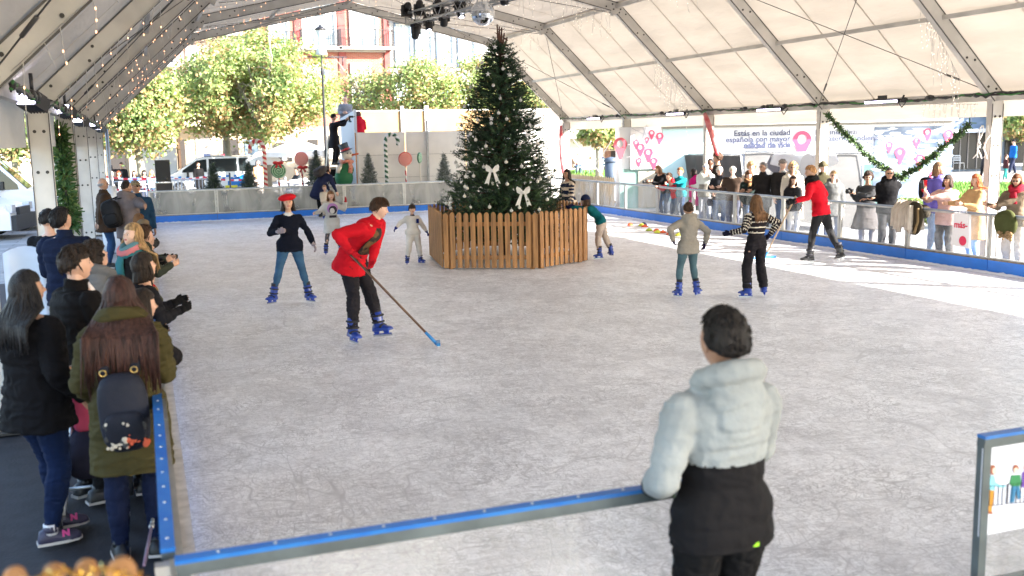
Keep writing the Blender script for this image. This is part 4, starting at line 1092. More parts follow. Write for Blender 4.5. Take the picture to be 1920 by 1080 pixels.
def snow_edge(pts, nrm, seed, label):
 r = random.Random(seed); m = MB(); n = 0
 for a, b in zip(pts[:-1], pts[1:]):
  a, b = Vector(a), Vector(b); N_ = int((b - a).length / .06); rows = []
  for i in range(N_ + 1):
   p = a.lerp(b, i / N_); w = .05 + .05 * abs(noise.noise(Vector((i * .21, seed, 0)))) + .03 * r.random(); h = .018 + .03 * abs(noise.noise(Vector((i * .33, seed, 5)))) + .008 * r.random(); q = Vector(nrm)
   rows += [tuple(p + Vector((0, 0, h))), tuple(p + q * w * .5 + Vector((0, 0, h * .8))), tuple(p + q * w + Vector((0, 0, .001)))]
  m.add(rows, [(3 * i + k, 3 * i + k + 1, 3 * i + k + 4, 3 * i + k + 3) for i in range(N_) for k in (0, 1)], 0, True)
 return tag(m.build('shaved_snow', mat('shaved_snow', (.88, .88, .90), .8, bump=.5, bscale=40)), label, 'snow', kind='stuff')
snow_edge([(13.30, 32.5, 0), (13.30, 3.7, 0)], (-1, 0, 0), 1, 'shaved snow piled along the foot of the right barrier')
snow_edge([(.15, 32.59, 0), (13.2, 32.59, 0)], (0, -1, 0), 2, 'shaved snow piled along the foot of the far barrier')
pz = .012
pl_ = [G(1834, 870, 0)]
P0 = Vector((3.70, 3.545, 0));
def PN(px, py): return AY(px, py, 3.54)
a, b, c, d_ = PN(1848, 842), PN(1990, 815), PN(1975, 975), PN(1835, 1008)
poster = thing('poster', 'white poster with drawn skaters at a railing on the near right panel', 'poster', (a + b) / 2)
x0, x1, z1, z0 = (a.x + d_.x) / 2, 4.33, (a.z + .0), d_.z
m = MB(); m.box(((x0 + x1) / 2, 3.552, (z0 + z1) / 2), (x1 - x0, .004, z1 - z0)); m.build('sheet', mat('poster_paper', (.70, .72, .82), .6), poster)
dm = MB(); YF = 3.547
cols = [mat('ink_brown', (.30, .09, .04), .7), mat('ink_skin', (.85, .6, .5), .7), mat('ink_cyan', (.25, .62, .72), .7), mat('ink_mustard', (.55, .26, .03), .7), mat('ink_line', (.03, .03, .05), .7), mat('ink_green', (.03, .22, .08), .7), mat('ink_blue', (.03, .18, .35), .7), mat('ink_violet', (.15, .06, .35), .7)]
def blob(pp, ci, lay=0):
 pts = [PN(x, y) for x, y in pp]; dm.prism([(p.x, p.z) for p in pts], (0, YF - .0015 * lay, 0), (1, 0, 0), (0, 0, 1), .0014, ci)
def circ(cx_, cy_, rx, ry, ci, lay=0): blob([(cx_ + rx * math.cos(t), cy_ + ry * math.sin(t)) for t in np.linspace(0, 6.283, 14, endpoint=False)], ci, lay)
def line(x0_, y0_, x1_, y1_, w_=1.1, ci=4, lay=0):
 dx, dy = x1_ - x0_, y1_ - y0_; l_ = math.hypot(dx, dy); nx, ny = -dy / l_ * w_ / 2, dx / l_ * w_ / 2; blob([(x0_ + nx, y0_ + ny), (x1_ + nx, y1_ + ny), (x1_ - nx, y1_ - ny), (x0_ - nx, y0_ - ny)], ci, lay)
circ(1864, 882, 6.2, 9.5, 0); circ(1867, 884, 4.6, 7, 1, 1)
blob([(1860, 893), (1866, 892), (1869, 905), (1880, 911), (1888, 911), (1887, 914), (1876, 915), (1867, 911), (1866, 921), (1855, 919)], 2)
blob([(1855, 919), (1866, 921), (1864, 942), (1861, 962), (1854, 963), (1857, 941)], 3)
blob([(1853, 958), (1863, 961), (1863, 965), (1851, 964)], 0, 1); line(1846, 955, 1855, 955); line(1846, 955, 1845, 970); line(1845, 970, 1853, 970); line(1853, 970, 1855, 955)
circ(1907, 880, 5.5, 8, 0); circ(1907, 883, 4.4, 5.6, 1, 1)
blob([(1899, 892), (1915, 891), (1917, 905), (1914, 912), (1900, 913), (1895, 908)], 5); blob([(1899, 913), (1913, 912), (1917, 934), (1911, 938), (1907, 921), (1903, 943), (1896, 943)], 6)
circ(1926, 876, 5, 8, 1); blob([(1919, 886), (1932, 884), (1934, 912), (1918, 915)], 7)
for x in range(1851, 1894, 8): line(x, 912 - (x - 1851) * .06, x - 2, 950 - (x - 1851) * .1)
for x in range(1893, 1990, 8): line(x, 909 - (x - 1893) * .1, x - 2, 946 - (x - 1893) * .1)
line(1850, 913, 1888, 910); line(1849, 950, 1884, 947); line(1891, 909, 1988, 900); line(1889, 946, 1985, 937)
dm.build('drawing', cols, poster)
# --- stage behind the far end, its decorations
st = thing('stage', 'low grey staging deck behind the far end of the rink', 'stage', (6.3, 34.0, 0))
m = MB(); m.box((6.3, 34.0, .43), (13.4, 2.2, .05)); m.build('deck', mat('stage_deck', (.42, .40, .34), .6, var=.35, scale=2.5), st)
m = MB(); m.box((6.3, 32.93, .2), (13.36, .05, .40)); m.build('skirt', mat('stage_skirt', (.028, .027, .028), .7, var=.3), st)
m = MB(); r = random.Random(5)
for k in range(60):
 x = .2 + k * .105
 m.box((x, 33.02, .60), (.085, .01, .30), 0)
tag(m.build('slatted_screen', mat('screen_cream', (.50, .49, .40), .6, var=.2, scale=9)), 'cream slatted screen standing on the staging behind the far barrier', 'screen')
m = MB()
def case(z0, z1, x0=.36, x1=.88, y=33.35, d=.45, label='', pa=False):
 t = thing('speaker' if pa else 'flight_case', label, 'loudspeaker' if pa else 'flight case', ((x0 + x1) / 2, y, z0), group=None if pa else 'flight cases under the loudspeaker')
 m = MB(); m.box(((x0 + x1) / 2, y, (z0 + z1) / 2), (x1 - x0 - .04, d - .04, z1 - z0 - .02)); m.build('body', M_black if pa else mat('case_panel', (.035, .032, .034), .6), t)
 m = MB()
 if pa:
  m.box(((x0 + x1) / 2, y - d / 2 + .005, (z0 + z1) / 2 + .05), (x1 - x0 - .08, .02, z1 - z0 - .18)); m.build('grille', mat('speaker_grille', (.02, .02, .02), .6, bump=.5, bscale=200), t)
  m = MB(); m.lathe(((x0 + x1) / 2 + .08, y - d / 2 + .01, z0 + .12), [(.04, 0), (.05, .015)], 12, axis=Matrix.Rotation(R(90), 3, 'X')); m.build('port', mat('port_grey', (.05, .05, .05), .4), t)
 else:
  for xx in (x0 + .012, x1 - .012):
   for yy in (y - d / 2 + .012, y + d / 2 - .012): m.box((xx, yy, (z0 + z1) / 2), (.024, .024, z1 - z0 - .004))
  for zz in (z0 + .012, z1 - .012):
   m.box(((x0 + x1) / 2, y - d / 2 + .008, zz), (x1 - x0 - .05, .022, .024)); m.box((x0 + .01, y, zz), (.022, d - .05, .024)); m.box((x1 - .01, y, zz), (.022, d - .05, .024))
  m.build('metal_edges', M_alu, t)
case(.46, .88, label='lower larger flight case standing on the staging under the loudspeaker')
case(.885, 1.22, label='upper flight case with the loudspeaker on top')
case(1.225, 1.92, .37, .85, label='black loudspeaker on top of two flight cases', pa=True)
def cane(px, py_top, Y, H, flip, c1, c2, label, w=.065):
 top = AY(px, py_top, Y); X = top.x; z0 = .455
 t = thing('candy_cane', label, 'candy cane', (X, Y, z0), group='oversized candy canes on the staging')
 hook = .30; pts = [Vector((X, Y, z0))]; n = 34; zt = top.z - hook
 pts = [Vector((X, Y, z0 + (zt - z0) * i / n)) for i in range(n + 1)]
 for a_ in np.linspace(0, math.pi * 1.12, 15)[1:]: pts.append(Vector((X + flip * (hook * .75 - hook * .75 * math.cos(a_)), Y, zt + hook * math.sin(a_) * .95)))
 m = MB(); N_ = 12; fine = []
 for a_, b_ in zip(pts[:-1], pts[1:]):
  for k in range(3): fine.append(a_.lerp(b_, k / 3))
 fine.append(pts[-1]); m.tube(fine, w, N_, 0, True); L_ = 0; idx = 0
 for i in range(len(fine) - 1):
  for j in range(N_):
   if ((i * .10 + j / N_) % 1.0) < .5: m.m[idx] = 1
   idx += 1
 m.build('striped_cane', [c2, c1], t)
 m = MB(); m.box((X, Y, z0 + .01), (.35, .35, .02)); m.build('foot', M_bolt, t)
M_red = mat('candy_red', (.50, .025, .03), .4); M_green = mat('candy_green', (.01, .13, .05), .4); M_cream = mat('candy_white', (.72, .66, .58), .4); M_pink = mat('candy_pink', (.62, .14, .16), .4); M_mint = mat('candy_mint', (.35, .55, .36), .4)
cane(494, 263, 33.3, 2.0, -1, M_red, M_cream, 'tall red and white striped candy cane leaning on the staging')
cane(722, 251, 34.6, 2.0, 1, mat('candy_dark_green', (.01, .09, .035), .4), M_white, 'tall green and white striped candy cane against the white wall')
def lolly(px, py, Y, r_, ca, cb, stick, label, tilt=0, stick_red=True, bow=None):
 c = AY(px, py, Y); t = thing('lollipop', label, 'lollipop', (c.x, Y, .455), group='giant lollipops on the staging')
 m = MB(); nr, na = 22, 48; vs = []; fs = []; mi = []
 rot = Matrix.Rotation(R(tilt), 3, 'Z')
 for i in range(nr + 1):
  for j in range(na):
   rr = r_ * i / nr; a_ = 2 * math.pi * j / na; bulge = .035 * math.sqrt(max(0, 1 - (i / nr) ** 2)) + .012
   vs.append(tuple(c + rot @ Vector((rr * math.cos(a_), -bulge, rr * math.sin(a_)))))
 for i in range(nr):
  for j in range(na):
   a0 = i * na + j; b0 = i * na + (j + 1) % na; fs.append((a0, a0 + na, b0 + na, b0)); mi.append(1 if ((i / nr * 3.4 - j / na) % 1.0) < .5 else 0)
 m.add(vs, [f for f, k in zip(fs, mi) if k == 0], 0, True); m.add(vs, [f for f, k in zip(fs, mi) if k == 1], 1, True)
 m.lathe(c, [(r_ * 1.0, -.014), (r_ * 1.03, -.006), (r_ * 1.03, .02), (r_ * .9, .04)], 40, 0, axis=rot @ Matrix.Rotation(R(90), 3, 'X') @ Matrix.Rotation(math.pi, 3, 'X'))
 m.build('swirl', [ca, cb], t)
 m = MB(); fine = [Vector((c.x + .02, Y + .03, .46)).lerp(c + Vector((0, .03, -r_ * .9)), k / 40) for k in range(41)]; m.tube(fine, .03, 10, 0)
 if stick_red:
  idx = 0
  for i in range(40):
   for j in range(10):
    if ((i * .09 + j / 10) % 1) < .5: m.m[idx] = 1
    idx += 1
 m.build('stick', [M_cream, M_red if stick_red else M_cream], t)
 if bow:
  m = MB()
  q = c + Vector((0, -.05, r_ + .02)) if bow == 'top' else c + Vector((.02, -.05, -r_ - .05))
  for s_ in (-1, 1): m.ball(q + Vector((s_ * .09, 0, 0)), .09, 10, 0, (1, .4, .6)); m.tube([q, q + Vector((s_ * .09, -.01, -.16))], [.02, .04], 6, 0, flat=(1, .4))
  m.ball(q, .04, 8); m.build('bow', M_red, t)
lolly(522, 320, 33.35, .235, M_green, M_mint, 1, 'green swirl lollipop in front of the cafe tables', bow='top')
lolly(565, 298, 33.9, .225, M_pink, mat('candy_rose', (.75, .42, .40), .4), 1, 'pink red swirl lollipop left of the ladder', bow='low')
lolly(760, 298, 34.6, .24, M_red, mat('candy_coral', (.72, .42, .38), .4), 1, 'red swirl lollipop with a striped stick against the white wall')
lolly(787, 296, 34.7, .19, M_green, M_mint, 1, 'tilted green swirl lollipop on a plain white stick', tilt=55, stick_red=False)
# --- the big decorated fir
TC = Vector((6.82, 19.2, 0))
fir = thing('fir_tree', 'tall dark green fir tree hung with white baubles inside the wooden fence', 'christmas tree', TC)
def prof(z):      # crown radius by height
 return float(np.interp(z, [.30, .75, 1.2, 1.9, 2.6, 3.1, 3.6, 4.0, 4.25], [1.0, 1.24, 1.18, .98, .80, .70, .52, .40, .20]))
def foxtail_cloud(r, n, proff, zlo, zhi, Lm, rad, cut=None, bias=.55):
 """n twig sprays: each a short tapering branchlet pointing outward and a bit up, dense towards the surface"""
 V = []; F = []; MI = []; base = 0
 for k in range(n):
  z = zlo + (zhi - zlo) * (1 - math.sqrt(r.random() * .96 + .02)) ** .9 if True else 0
  z = zlo + (zhi - zlo) * (1 - (r.random()) ** .62)
  a = r.uniform(0, 2 * math.pi); R0 = proff(z) * (1 + .11 * math.sin(a * 5 + z * 7) + .07 * math.sin(a * 11 - z * 13))
  rho = R0 * (r.random() ** bias); rho = max(rho, .05)
  if cut and cut(z, a, rho / max(R0, .01)): continue
  o = Vector((math.cos(a), math.sin(a), 0)); p = o * (rho - .12) + Vector((0, 0, z))
  dr = (o + Vector((r.gauss(0, .45), r.gauss(0, .45), r.gauss(.10, .38)))).normalized()
  yield p, dr, Lm * r.uniform(.6, 1.25), rad * r.uniform(.75, 1.2), rho / R0
def sprays(m, r, gen, nmat=3):
 V = []; F = []; MI = []; b0 = 0
 for p, dr, L_, w_, q in gen:
  u = dr.orthogonal().normalized(); v = dr.cross(u);
  mi = 0 if r.random() < .45 else (1 if r.random() < .65 else 2)
  c = [p, p + dr * L_ * .5 + Vector((0, 0, .01)), p + dr * L_ + Vector((0, 0, .05 * L_ / .2))]
  V += [tuple(c[0] + u * w_ * .4), tuple(c[0] - u * w_ * .2 + v * w_ * .35), tuple(c[0] - u * w_ * .2 - v * w_ * .35), tuple(c[2])]
  F += [(b0, b0 + 1, b0 + 3), (b0 + 1, b0 + 2, b0 + 3), (b0 + 2, b0, b0 + 3)]; MI += [mi] * 3; b0 += 4
  for s_, t in enumerate((.12, .38, .62, .84)):
   cp = c[0].lerp(c[1], t * 2) if t < .5 else c[1].lerp(c[2], t * 2 - 1); nb = 5
   for k in range(nb):
    an = 2 * math.pi * (k + s_ * .5) / nb + r.uniform(-.3, .3); out = u * math.cos(an) + v * math.sin(an); ln = w_ * (1.5 - .45 * t)
    tip = cp + out * ln + dr * ln * .8; sdv = dr.cross(out) * (w_ * .26)
    V += [tuple(cp + sdv), tuple(cp - sdv), tuple(tip)]; F.append((b0, b0 + 1, b0 + 2)); MI.append(mi); b0 += 3
 vs = as_np(V); base = m.n; m.v.append(vs); m.n += len(vs)
 for f, k in zip(F, MI): m.f.append(tuple(base + i for i in f)); m.m.append(k); m.sm.append(False)
r = random.Random(11)
m = MB(); m.tube([TC, TC + Vector((0, 0, 2)), TC + Vector((0, 0, 4.25))], [.09, .06, .02], 8);
for k in range(150):   # limbs
 z = .35 + 3.7 * (k / 150); a = k * 2.399; L_ = prof(z) * .86; o = Vector((math.cos(a), math.sin(a), 0))
 m.tube([TC + Vector((0, 0, z)), TC + o * L_ * .5 + Vector((0, 0, z + .04)), TC + o * L_ + Vector((0, 0, z + .02 + .04 * L_))], [.022, .014, .005], 5)
m.build('trunk', mat('bark_dark', (.05, .028, .018), .8, var=.3, bump=.4), fir)
cutf = lambda z, a, q: (noise.noise(Vector((math.cos(a) * 2.0, math.sin(a) * 2.0, z * 1.9))) < -.34 and q > .55) or (z < .62 and q < .5)
m = MB(); g1 = list(foxtail_cloud(r, 6200, prof, .36, 4.28, .20, .030, cutf, .42)); g1 = [(p + TC, d_, L_, w_, q) for p, d_, L_, w_, q in g1]; sprays(m, r, g1)
M_fir = [mat('needle_dark', (.010, .034, .016), .6), mat('needle_mid', (.020, .056, .022), .6), mat('needle_light', (.045, .095, .032), .6)]
m.build('crown', M_fir, fir)
m = MB(); tp = TC + Vector((0, 0, 4.16)); r2_ = random.Random(3)
for dx, tz in ((-.045, .46), (.0, .42), (.05, .40), (.10, .30), (.16, .22)):
 pts = [tp + Vector((dx * .3, 0, -.1)), tp + Vector((dx * .8, .0, tz * .5)), tp + Vector((dx, 0, tz))]; m.tube(pts, [.024, .02, .014], 6)
 for k in range(9):
  t = r2_.random(); q = pts[0].lerp(pts[2], t); m.tube([q, q + Vector((r2_.uniform(-.07, .07), r2_.uniform(-.05, .05), r2_.uniform(.01, .05)))], [.009, .004], 4)
m.build('bare_top', mat('bare_twig', (.10, .045, .03), .8), fir)
def bauble(p, r_, label='round white bauble hanging on the fir tree'):
 t = thing('bauble', label, 'bauble', p, group='white baubles on the fir tree'); m = MB(); m.ball(p, r_, 14); m.build('globe', mat('bauble_white', (.72, .70, .66), .35, bump=.2, bscale=90), t)
 m = MB(); m.tube([p + Vector((0, 0, r_ * .95)), p + Vector((0, 0, r_ * 1.25))], r_ * .25, 8); m.tube([p + Vector((0, 0, r_ * 1.2)), p + Vector((0, .0, r_ * 2.0))], .004, 4); m.build('cap', mat('cap_silver', (.6, .6, .6), .3, .9), t); return t
BP = [(943, 129), (925, 160), (938, 184), (976, 188), (895, 225), (950, 223), (921, 231), (993, 234), (882, 251), (892, 262), (911, 274), (975, 268), (988, 254), (1007, 268), (866, 294), (891, 301), (949, 304), (978, 312), (1026, 322), (861, 330), (907, 313),
 (873, 331), (888, 330), (924, 344), (951, 345), (1013, 336), (876, 353), (845, 373), (882, 389), (918, 388), (959, 395), (974, 389), (845, 390), (1026, 374), (1011, 393), (843, 384), (1029, 333), (1003, 297), (1040, 320), (858, 311), (904, 117), (1008, 340), (871, 368), (990, 378), (866, 272), (935, 212), (956, 141), (872, 350)]
pb0 = None
for (px, py) in BP:
 rr = ray(px, py); best = None
 for s_ in np.linspace(17.2, 20.5, 70):
  q = CO + rr * (s_ / rr.y);
  if (Vector((q.x, q.y, 0)) - TC).length < prof(q.z) * 1.03: best = q; break
 if best is None: best = AY(px, py, 19.0)
 if pb0 is None: pb0 = bauble(best, .034)
 else: copy_tree(pb0, best)
for k in range(26):   # the side away from the camera carries some too
 a = R(20 + k * 6.5); z = .9 + (k * .37) % 3.0; copy_tree(pb0, TC + Vector((math.cos(a), math.sin(a), 0)) * prof(z) * 1.02 + Vector((0, 0, z)))
def star(p, r_, label):
 m = MB(); pts = [(r_ * (1 if i % 2 == 0 else .42) * math.sin(i * math.pi / 5), r_ * (1 if i % 2 == 0 else .42) * math.cos(i * math.pi / 5)) for i in range(10)]
 m.prism(pts, p, (1, -.3, 0), (0, 0, 1), .02); tag(m.build('star_ornament', M_white), label, 'star', 'white stars on the fir tree')
for px, py, lb in ((915, 139, 'white star high on the left of the fir tree'), (955, 140, 'white star high on the right of the fir tree'), (949, 105, 'white star just below the bare top'), (874, 331, 'white star ornament to the left of the upper bow'), (928, 88, 'white star at the very top of the green crown'), (921, 222, 'small white star halfway up the fir tree')):
 q = AY(px, py, 18.3); rr = ray(px, py)
 for s_ in np.linspace(17.2, 20.5, 70):
  q = CO + rr * (s_ / rr.y)
  if (Vector((q.x, q.y, 0)) - TC).length < prof(q.z) * 1.03: break
 star(q, .055, lb)
def bow(px, py, label):
 rr = ray(px, py)
 for s_ in np.linspace(17.0, 20.5, 90):
  q = CO + rr * (s_ / rr.y)
  if (Vector((q.x, q.y, 0)) - TC).length < prof(q.z) * 1.09: break
 t = thing('bow', label, 'bow', q, group='big white bows on the fir tree'); ux = Vector((.94, -.34, 0)); uz = Vector((0, 0, 1)); f = Vector((-.34, -.94, 0))
 Mx = lambda x, z, y=0: q + ux * x + uz * z + f * y
 m = MB()
 for s in (-1, 1):
  out = [(0, .02), (.05, .085), (.115, .12), (.135, .08), (.12, .0), (.06, -.03), (0, -.015)]
  ring = [Mx(s * x, z, .03 * math.sin(i)) for i, (x, z) in enumerate(out)]
  m.prism([(s * x, z) for x, z in out], q, ux, uz, .05)
 m.build('loops', M_white, t); m = MB()
 for s in (-1, 1): m.prism([(s * .01, .0), (s * .045, .01), (s * .155, -.25), (s * .10, -.235), (s * .075, -.275)], q + f * .01, ux, uz, .012)
 m.build('tails', M_white, t); m = MB(); m.ball(q + f * .03, .033, 10); m.build('knot', M_white, t)
bow(923, 320, 'upper left of the two big white bows on the fir tree'); bow(981, 361, 'lower right of the two big white bows on the fir tree')
# --- wooden fence round the tree
FP = [Vector((5.52, 20.15, 0)), Vector((5.17, 17.96, 0)), Vector((6.76, 17.10, 0)), Vector((8.0, 17.72, 0)), Vector((8.52, 18.95, 0)), Vector((8.35, 20.3, 0)), Vector((7.0, 21.2, 0))]
names = ['left', 'front', 'right front', 'right', 'right rear', 'rear', 'left rear']
for i in range(len(FP)):
 a, b = FP[i], FP[(i + 1) % len(FP)]; d = (b - a); L_ = d.length; d.normalize(); nrm = Vector((d.y, -d.x, 0));
 if (a + b - TC * 2).dot(nrm) < 0: nrm = -nrm
 t = thing('picket_fence', 'brown wooden picket panel on the %s of the fir tree enclosure' % names[i], 'fence', a, group='picket panels round the fir tree')
 m = MB()
 for z in (.22, .84):
  m.bar(a + d * .04 + Vector((0, 0, z)) - nrm * .028, b - d * .04 + Vector((0, 0, z)) - nrm * .028, .028, .075)
 m.build('rails', M_wood, t)
 n = max(3, round(L_ / .133)); r = random.Random(i)
 for k in range(n):
  c = a + d * (L_ * (k + .5) / n) + nrm * .006; hh_ = 1.03 + r.uniform(-.012, .012); w_ = .045
  pol = [(-w_, 0), (w_, 0), (w_, hh_ - .045), (w_ * .6, hh_ - .012), (0, hh_), (-w_ * .6, hh_ - .012), (-w_, hh_ - .045)]
  m = MB(); m.prism(pol, c + Vector((0, 0, .03)), (-d if d.cross(Vector((0, 0, 1))).dot(nrm) < 0 else d), (0, 0, 1), .022)
  m.build('picket', M_wood, t)
 m = MB()
 for c in (a + d * .14, b - d * .14): m.box(c - nrm * .085 + Vector((0, 0, .50)), (.085, .085, 1.0), 0, Matrix.Rotation(math.atan2(d.y, d.x), 3, 'Z'))
 m.build('post', M_wood, t)
# --- small snowy firs on the stage
def small_fir(px, py_top, Y, wd, label, snow=.3, seed=1, zb=.455):
 top = AY(px, py_top, Y); H = top.z - zb; base = Vector((top.x, Y, zb)); t = thing('small_fir_tree', label, 'small fir tree', base, group='small fir trees on the staging')
 r = random.Random(seed); m = MB(); m.tube([base, base + Vector((0, 0, H))], [.03, .008], 6); m.box(base + Vector((0, 0, .01)), (.3, .3, .02)); m.build('trunk', mat('bark_dark', (.05, .028, .018)), t)
 pf = lambda z: wd * 1.15 * (1 - z / H) ** .8 * (1 + .12 * math.sin(z * 26)) + .03
 m = MB(); g = [(p + base, d_, L_, w_, q) for p, d_, L_, w_, q in foxtail_cloud(r, 1100, pf, .10, H * .97, .15, .026, None, .5)]
 sprays(m, r, g)
 if snow:
  for i in range(len(m.m)):
   if r.random() < snow: m.m[i] = 3
 m.build('crown', [mat('needle_blue', (.022, .045, .035), .6), mat('needle_grey', (.04, .065, .05), .6), mat('needle_light', (.035, .075, .028)), mat('flock_white', (.45, .46, .45), .8)], t)
small_fir(398, 305, 33.5, .36, 'small dark fir in front of the police van', .06, 2); small_fir(465, 303, 33.5, .40, 'small dark fir just left of the candy cane', .10, 3)
small_fir(592, 281, 33.6, .46, 'bushy small fir between the lollipop and the ladder', .12, 4); small_fir(690, 286, 34.3, .36, 'snowy small fir right of the snowman', .42, 5)
small_fir(832, 289, 34.2, .36, 'snowy small fir half hidden by the tall fir tree', .42, 6)
# --- snowman figure, white site wall, plywood
def snow_figure():
 b = AY(655, 355, 34.3); b.z = .455; t = thing('snowman_figure', 'snowman figure with tilted top hat red scarf and green coat by the ladder', 'snowman', b)
 P = lambda px, py, Y=34.3: AY(px, py, Y)
 m = MB(); c = P(645, 333); m.ball(c, .33, 20, 0, (.95, .75, 1.05)); c2 = P(650, 318); m.ball(c2, .25, 18, 0, (1, .75, 1)); m.build('coat', mat('coat_green', (.012, .13, .05), .7), t)
 m = MB(); h = P(651, 290); m.ball(h, .20, 18, 0, (1.05, .85, .95)); m.ball(P(645, 349), .30, 16, 0, (1.0, .7, .5)); m.build('head', mat('snow_white', (.62, .58, .52), .8), t)
 m = MB(); m.tube([h + Vector((.12, -.1, -.02)), h + Vector((.32, -.16, .02))], [.035, .03], 8); m.ball(h + Vector((.33, -.16, .02)), .035, 8); m.build('nose', mat('carrot_red', (.55, .10, .03), .6), t)
 m = MB()
 for dx in (-.02, .09): m.ball(h + Vector((dx, -.165, .05)), .02, 8)
 m.build('eyes', M_black, t)
 rot = Matrix.Rotation(R(-20), 3, 'Y'); m = MB(); m.lathe(h + rot @ Vector((0, 0, .13)), [(.24, 0), (.25, .02), (.16, .035), (.155, .12), (.17, .27), (.05, .28)], 20, 0, axis=rot); m.build('top_hat', mat('hat_slate', (.05, .07, .09), .7), t)
 m = MB(); m.lathe(h + rot @ Vector((0, 0, .16)), [(.163, 0), (.166, .03), (.163, .06)], 20, 0, axis=rot); m.ball(h + Vector((-.05, -.19, .19)), .06, 8, 0, (1.4, .5, .7)); m.build('hat_band', M_red, t)
 m = MB(); s0 = P(650, 303); m.tube([s0 + Vector((math.cos(a) * .2, math.sin(a) * .15, .02 * math.sin(a * 3))) for a in np.linspace(0, 6.28, 14)], .055, 8)
 m.tube([P(654, 305) + Vector((0, -.2, 0)), P(656, 312) + Vector((0, -.22, 0)), P(654, 324) + Vector((0, -.24, 0))], [.05, .06, .06], 8, 0, flat=(1.2, .4), ref=(1, 0, 0)); m.build('scarf', mat('scarf_red', (.50, .07, .05), .8, col2=(.65, .40, .28), scale=30), t)
 m = MB(); m.tube([P(641, 309), P(634, 316) + Vector((0, -.1, 0)), P(632, 324) + Vector((0, -.15, 0))], [.07, .09, .07], 8, 0); m.build('sleeve', mat('snow_white', (.62, .58, .52)), t)
snow_figure()
wall = thing('site_wall', 'white panelled site wall with pale posts behind the staging', 'wall', (10.4, 35.5, 0))
m = MB(); xl = AY(670, 300, 35.5).x; xr = 14.9; ztop = AY(760, 247, 35.5).z
for k, (x0, x1) in enumerate(((xl, 8.92), (8.98, 11.2), (11.26, 13.1), (13.16, xr))): m.box(((x0 + x1) / 2, 35.55, ztop / 2), (x1 - x0, .10, ztop))
for z in (1.05, 1.85): m.box(((xl + xr) / 2, 35.495, z), (xr - xl, .012, .012), 1)
m.build('panels', [mat('wall_white', (.80, .775, .74), .7, var=.06, scale=1.5), mat('seam_grey', (.35, .34, .33))], wall)
m = MB()
for px in (801,): x = AY(px, 250, 35.4).x; m.box((x, 35.42, ztop / 2 + .2), (.07, .07, ztop + .4))
m.build('support_post', M_steel, wall)
m = MB(); x = AY(668, 300, 35.4).x; m.box((x, 35.40, 1.35), (.035, .06, 2.6)); m.build('timber_edge', mat('timber_orange', (.50, .25, .10), .7), wall)
ply = thing('plywood_hoarding', 'sunlit plywood hoarding rising behind the white site wall', 'hoarding', (12, 41.5, 0))
YP = 41.6
a = AY(672, 210, YP); b = AY(1052, 205, YP); zb_ = 1.0; m = MB()
xs = [AY(p, 210, YP).x for p in (664, 752, 756, 798, 802, 880, 960, 1056)]
zt = AY(780, 208, YP).z
m.box(((xs[0] + xs[1]) / 2, YP, (zb_ + zt) / 2), (xs[1] - xs[0] - .02, .05, zt - zb_)); m.box(((xs[2] + xs[3]) / 2, YP, (zb_ + zt) / 2), (xs[3] - xs[2] - .02, .05, zt - zb_)); m.box(((xs[4] + xs[6]) / 2, YP, (zb_ + zt) / 2), (xs[6] - xs[4] - .02, .05, zt - zb_))
m.box(((xs[6] + xs[7]) / 2, YP, (zb_ + zt) / 2), (xs[7] - xs[6] - .02, .05, zt - zb_), 1)  # right end of the hoarding is greyer than the rest
m.box(((xs[0] + xs[7]) / 2, YP, zb_ / 2), (xs[7] - xs[0], .04, zb_), 1)
m.build('boards', [mat('plywood', (.33, .205, .085), .7, var=.08, scale=1.5), mat('hoarding_grey', (.25, .23, .21), .8, var=.1)], ply)
m = MB()
for px in (754, 800): x = AY(px, 210, YP - .1).x; m.box((x, YP - .08, zt / 2 + .1), (.12 if px == 754 else .16, .08, zt + .2), 0)
m.box(((xs[0] + xs[7]) / 2, YP, zt + .02), (xs[7] - xs[0], .08, .04)); m.build('posts', M_white, ply)
cab = thing('white_partition', 'tall white partition the man on the ladder is fixing', 'partition', AY(655, 330, 35.9))
m = MB(); q0 = AY(641, 222, 36.3); q1 = AY(664, 206, 35.5); m.prism([(0, 0), (1.15, 0), (1.15, q1.z), (0, q0.z)], (q0.x, 36.5, 0), (q1.x - q0.x, q1.y - 36.5, 0), (0, 0, 1), .05)
m.build('board', mat('board_cool_white', (.55, .57, .60), .6), cab)
m = MB(); m.box((AY(664, 206, 35.5).x, 35.48, q1.z / 2), (.07, .07, q1.z + .03)); m.build('edge_post', mat('wall_white', (.80, .775, .74)), cab)
lad = thing('stepladder', 'aluminium stepladder with the man in black standing on it', 'ladder', AY(630, 360, 35.2))
A0 = AY(617, 372, 35.3); A0.z = 0; A1 = AY(641, 372, 35.3); A1.z = 0; T0 = AY(616, 255, 35.7); T1 = AY(636, 255, 35.7)
b0 = A0 + Vector((-.1, 1.2, 0)); m = MB()
for p, q in ((A0, T0), (A1, T1), (A0 + Vector((.0, 1.1, 0)), T0 + Vector((0, .1, 0))), (A1 + Vector((0, 1.1, 0)), T1 + Vector((0, .1, 0)))): m.bar(p, q, .03, .06)
m.build('rails', M_alu, lad); m = MB()
for k in range(1, 9): m.bar(A0.lerp(T0, k / 9), A1.lerp(T1, k / 9), .05, .025)
m.build('steps', M_alu, lad)
tr = thing('equipment_trolley', 'black covered equipment trolley under the stepladder', 'trolley', AY(640, 365, 36.0)); q = AY(632, 340, 36.0)
m = MB(); m.box((q.x, 36.1, .78), (.55, .5, 1.35)); m.build('cover', cloth_mat((.012, .012, .014)), tr); m = MB()
for sx in (-.2, .2): m.lathe((q.x + sx, 35.95, .06), [(.05, -.02), (.055, 0), (.05, .02)], 10, axis=Matrix.Rotation(R(90), 3, 'Y'))
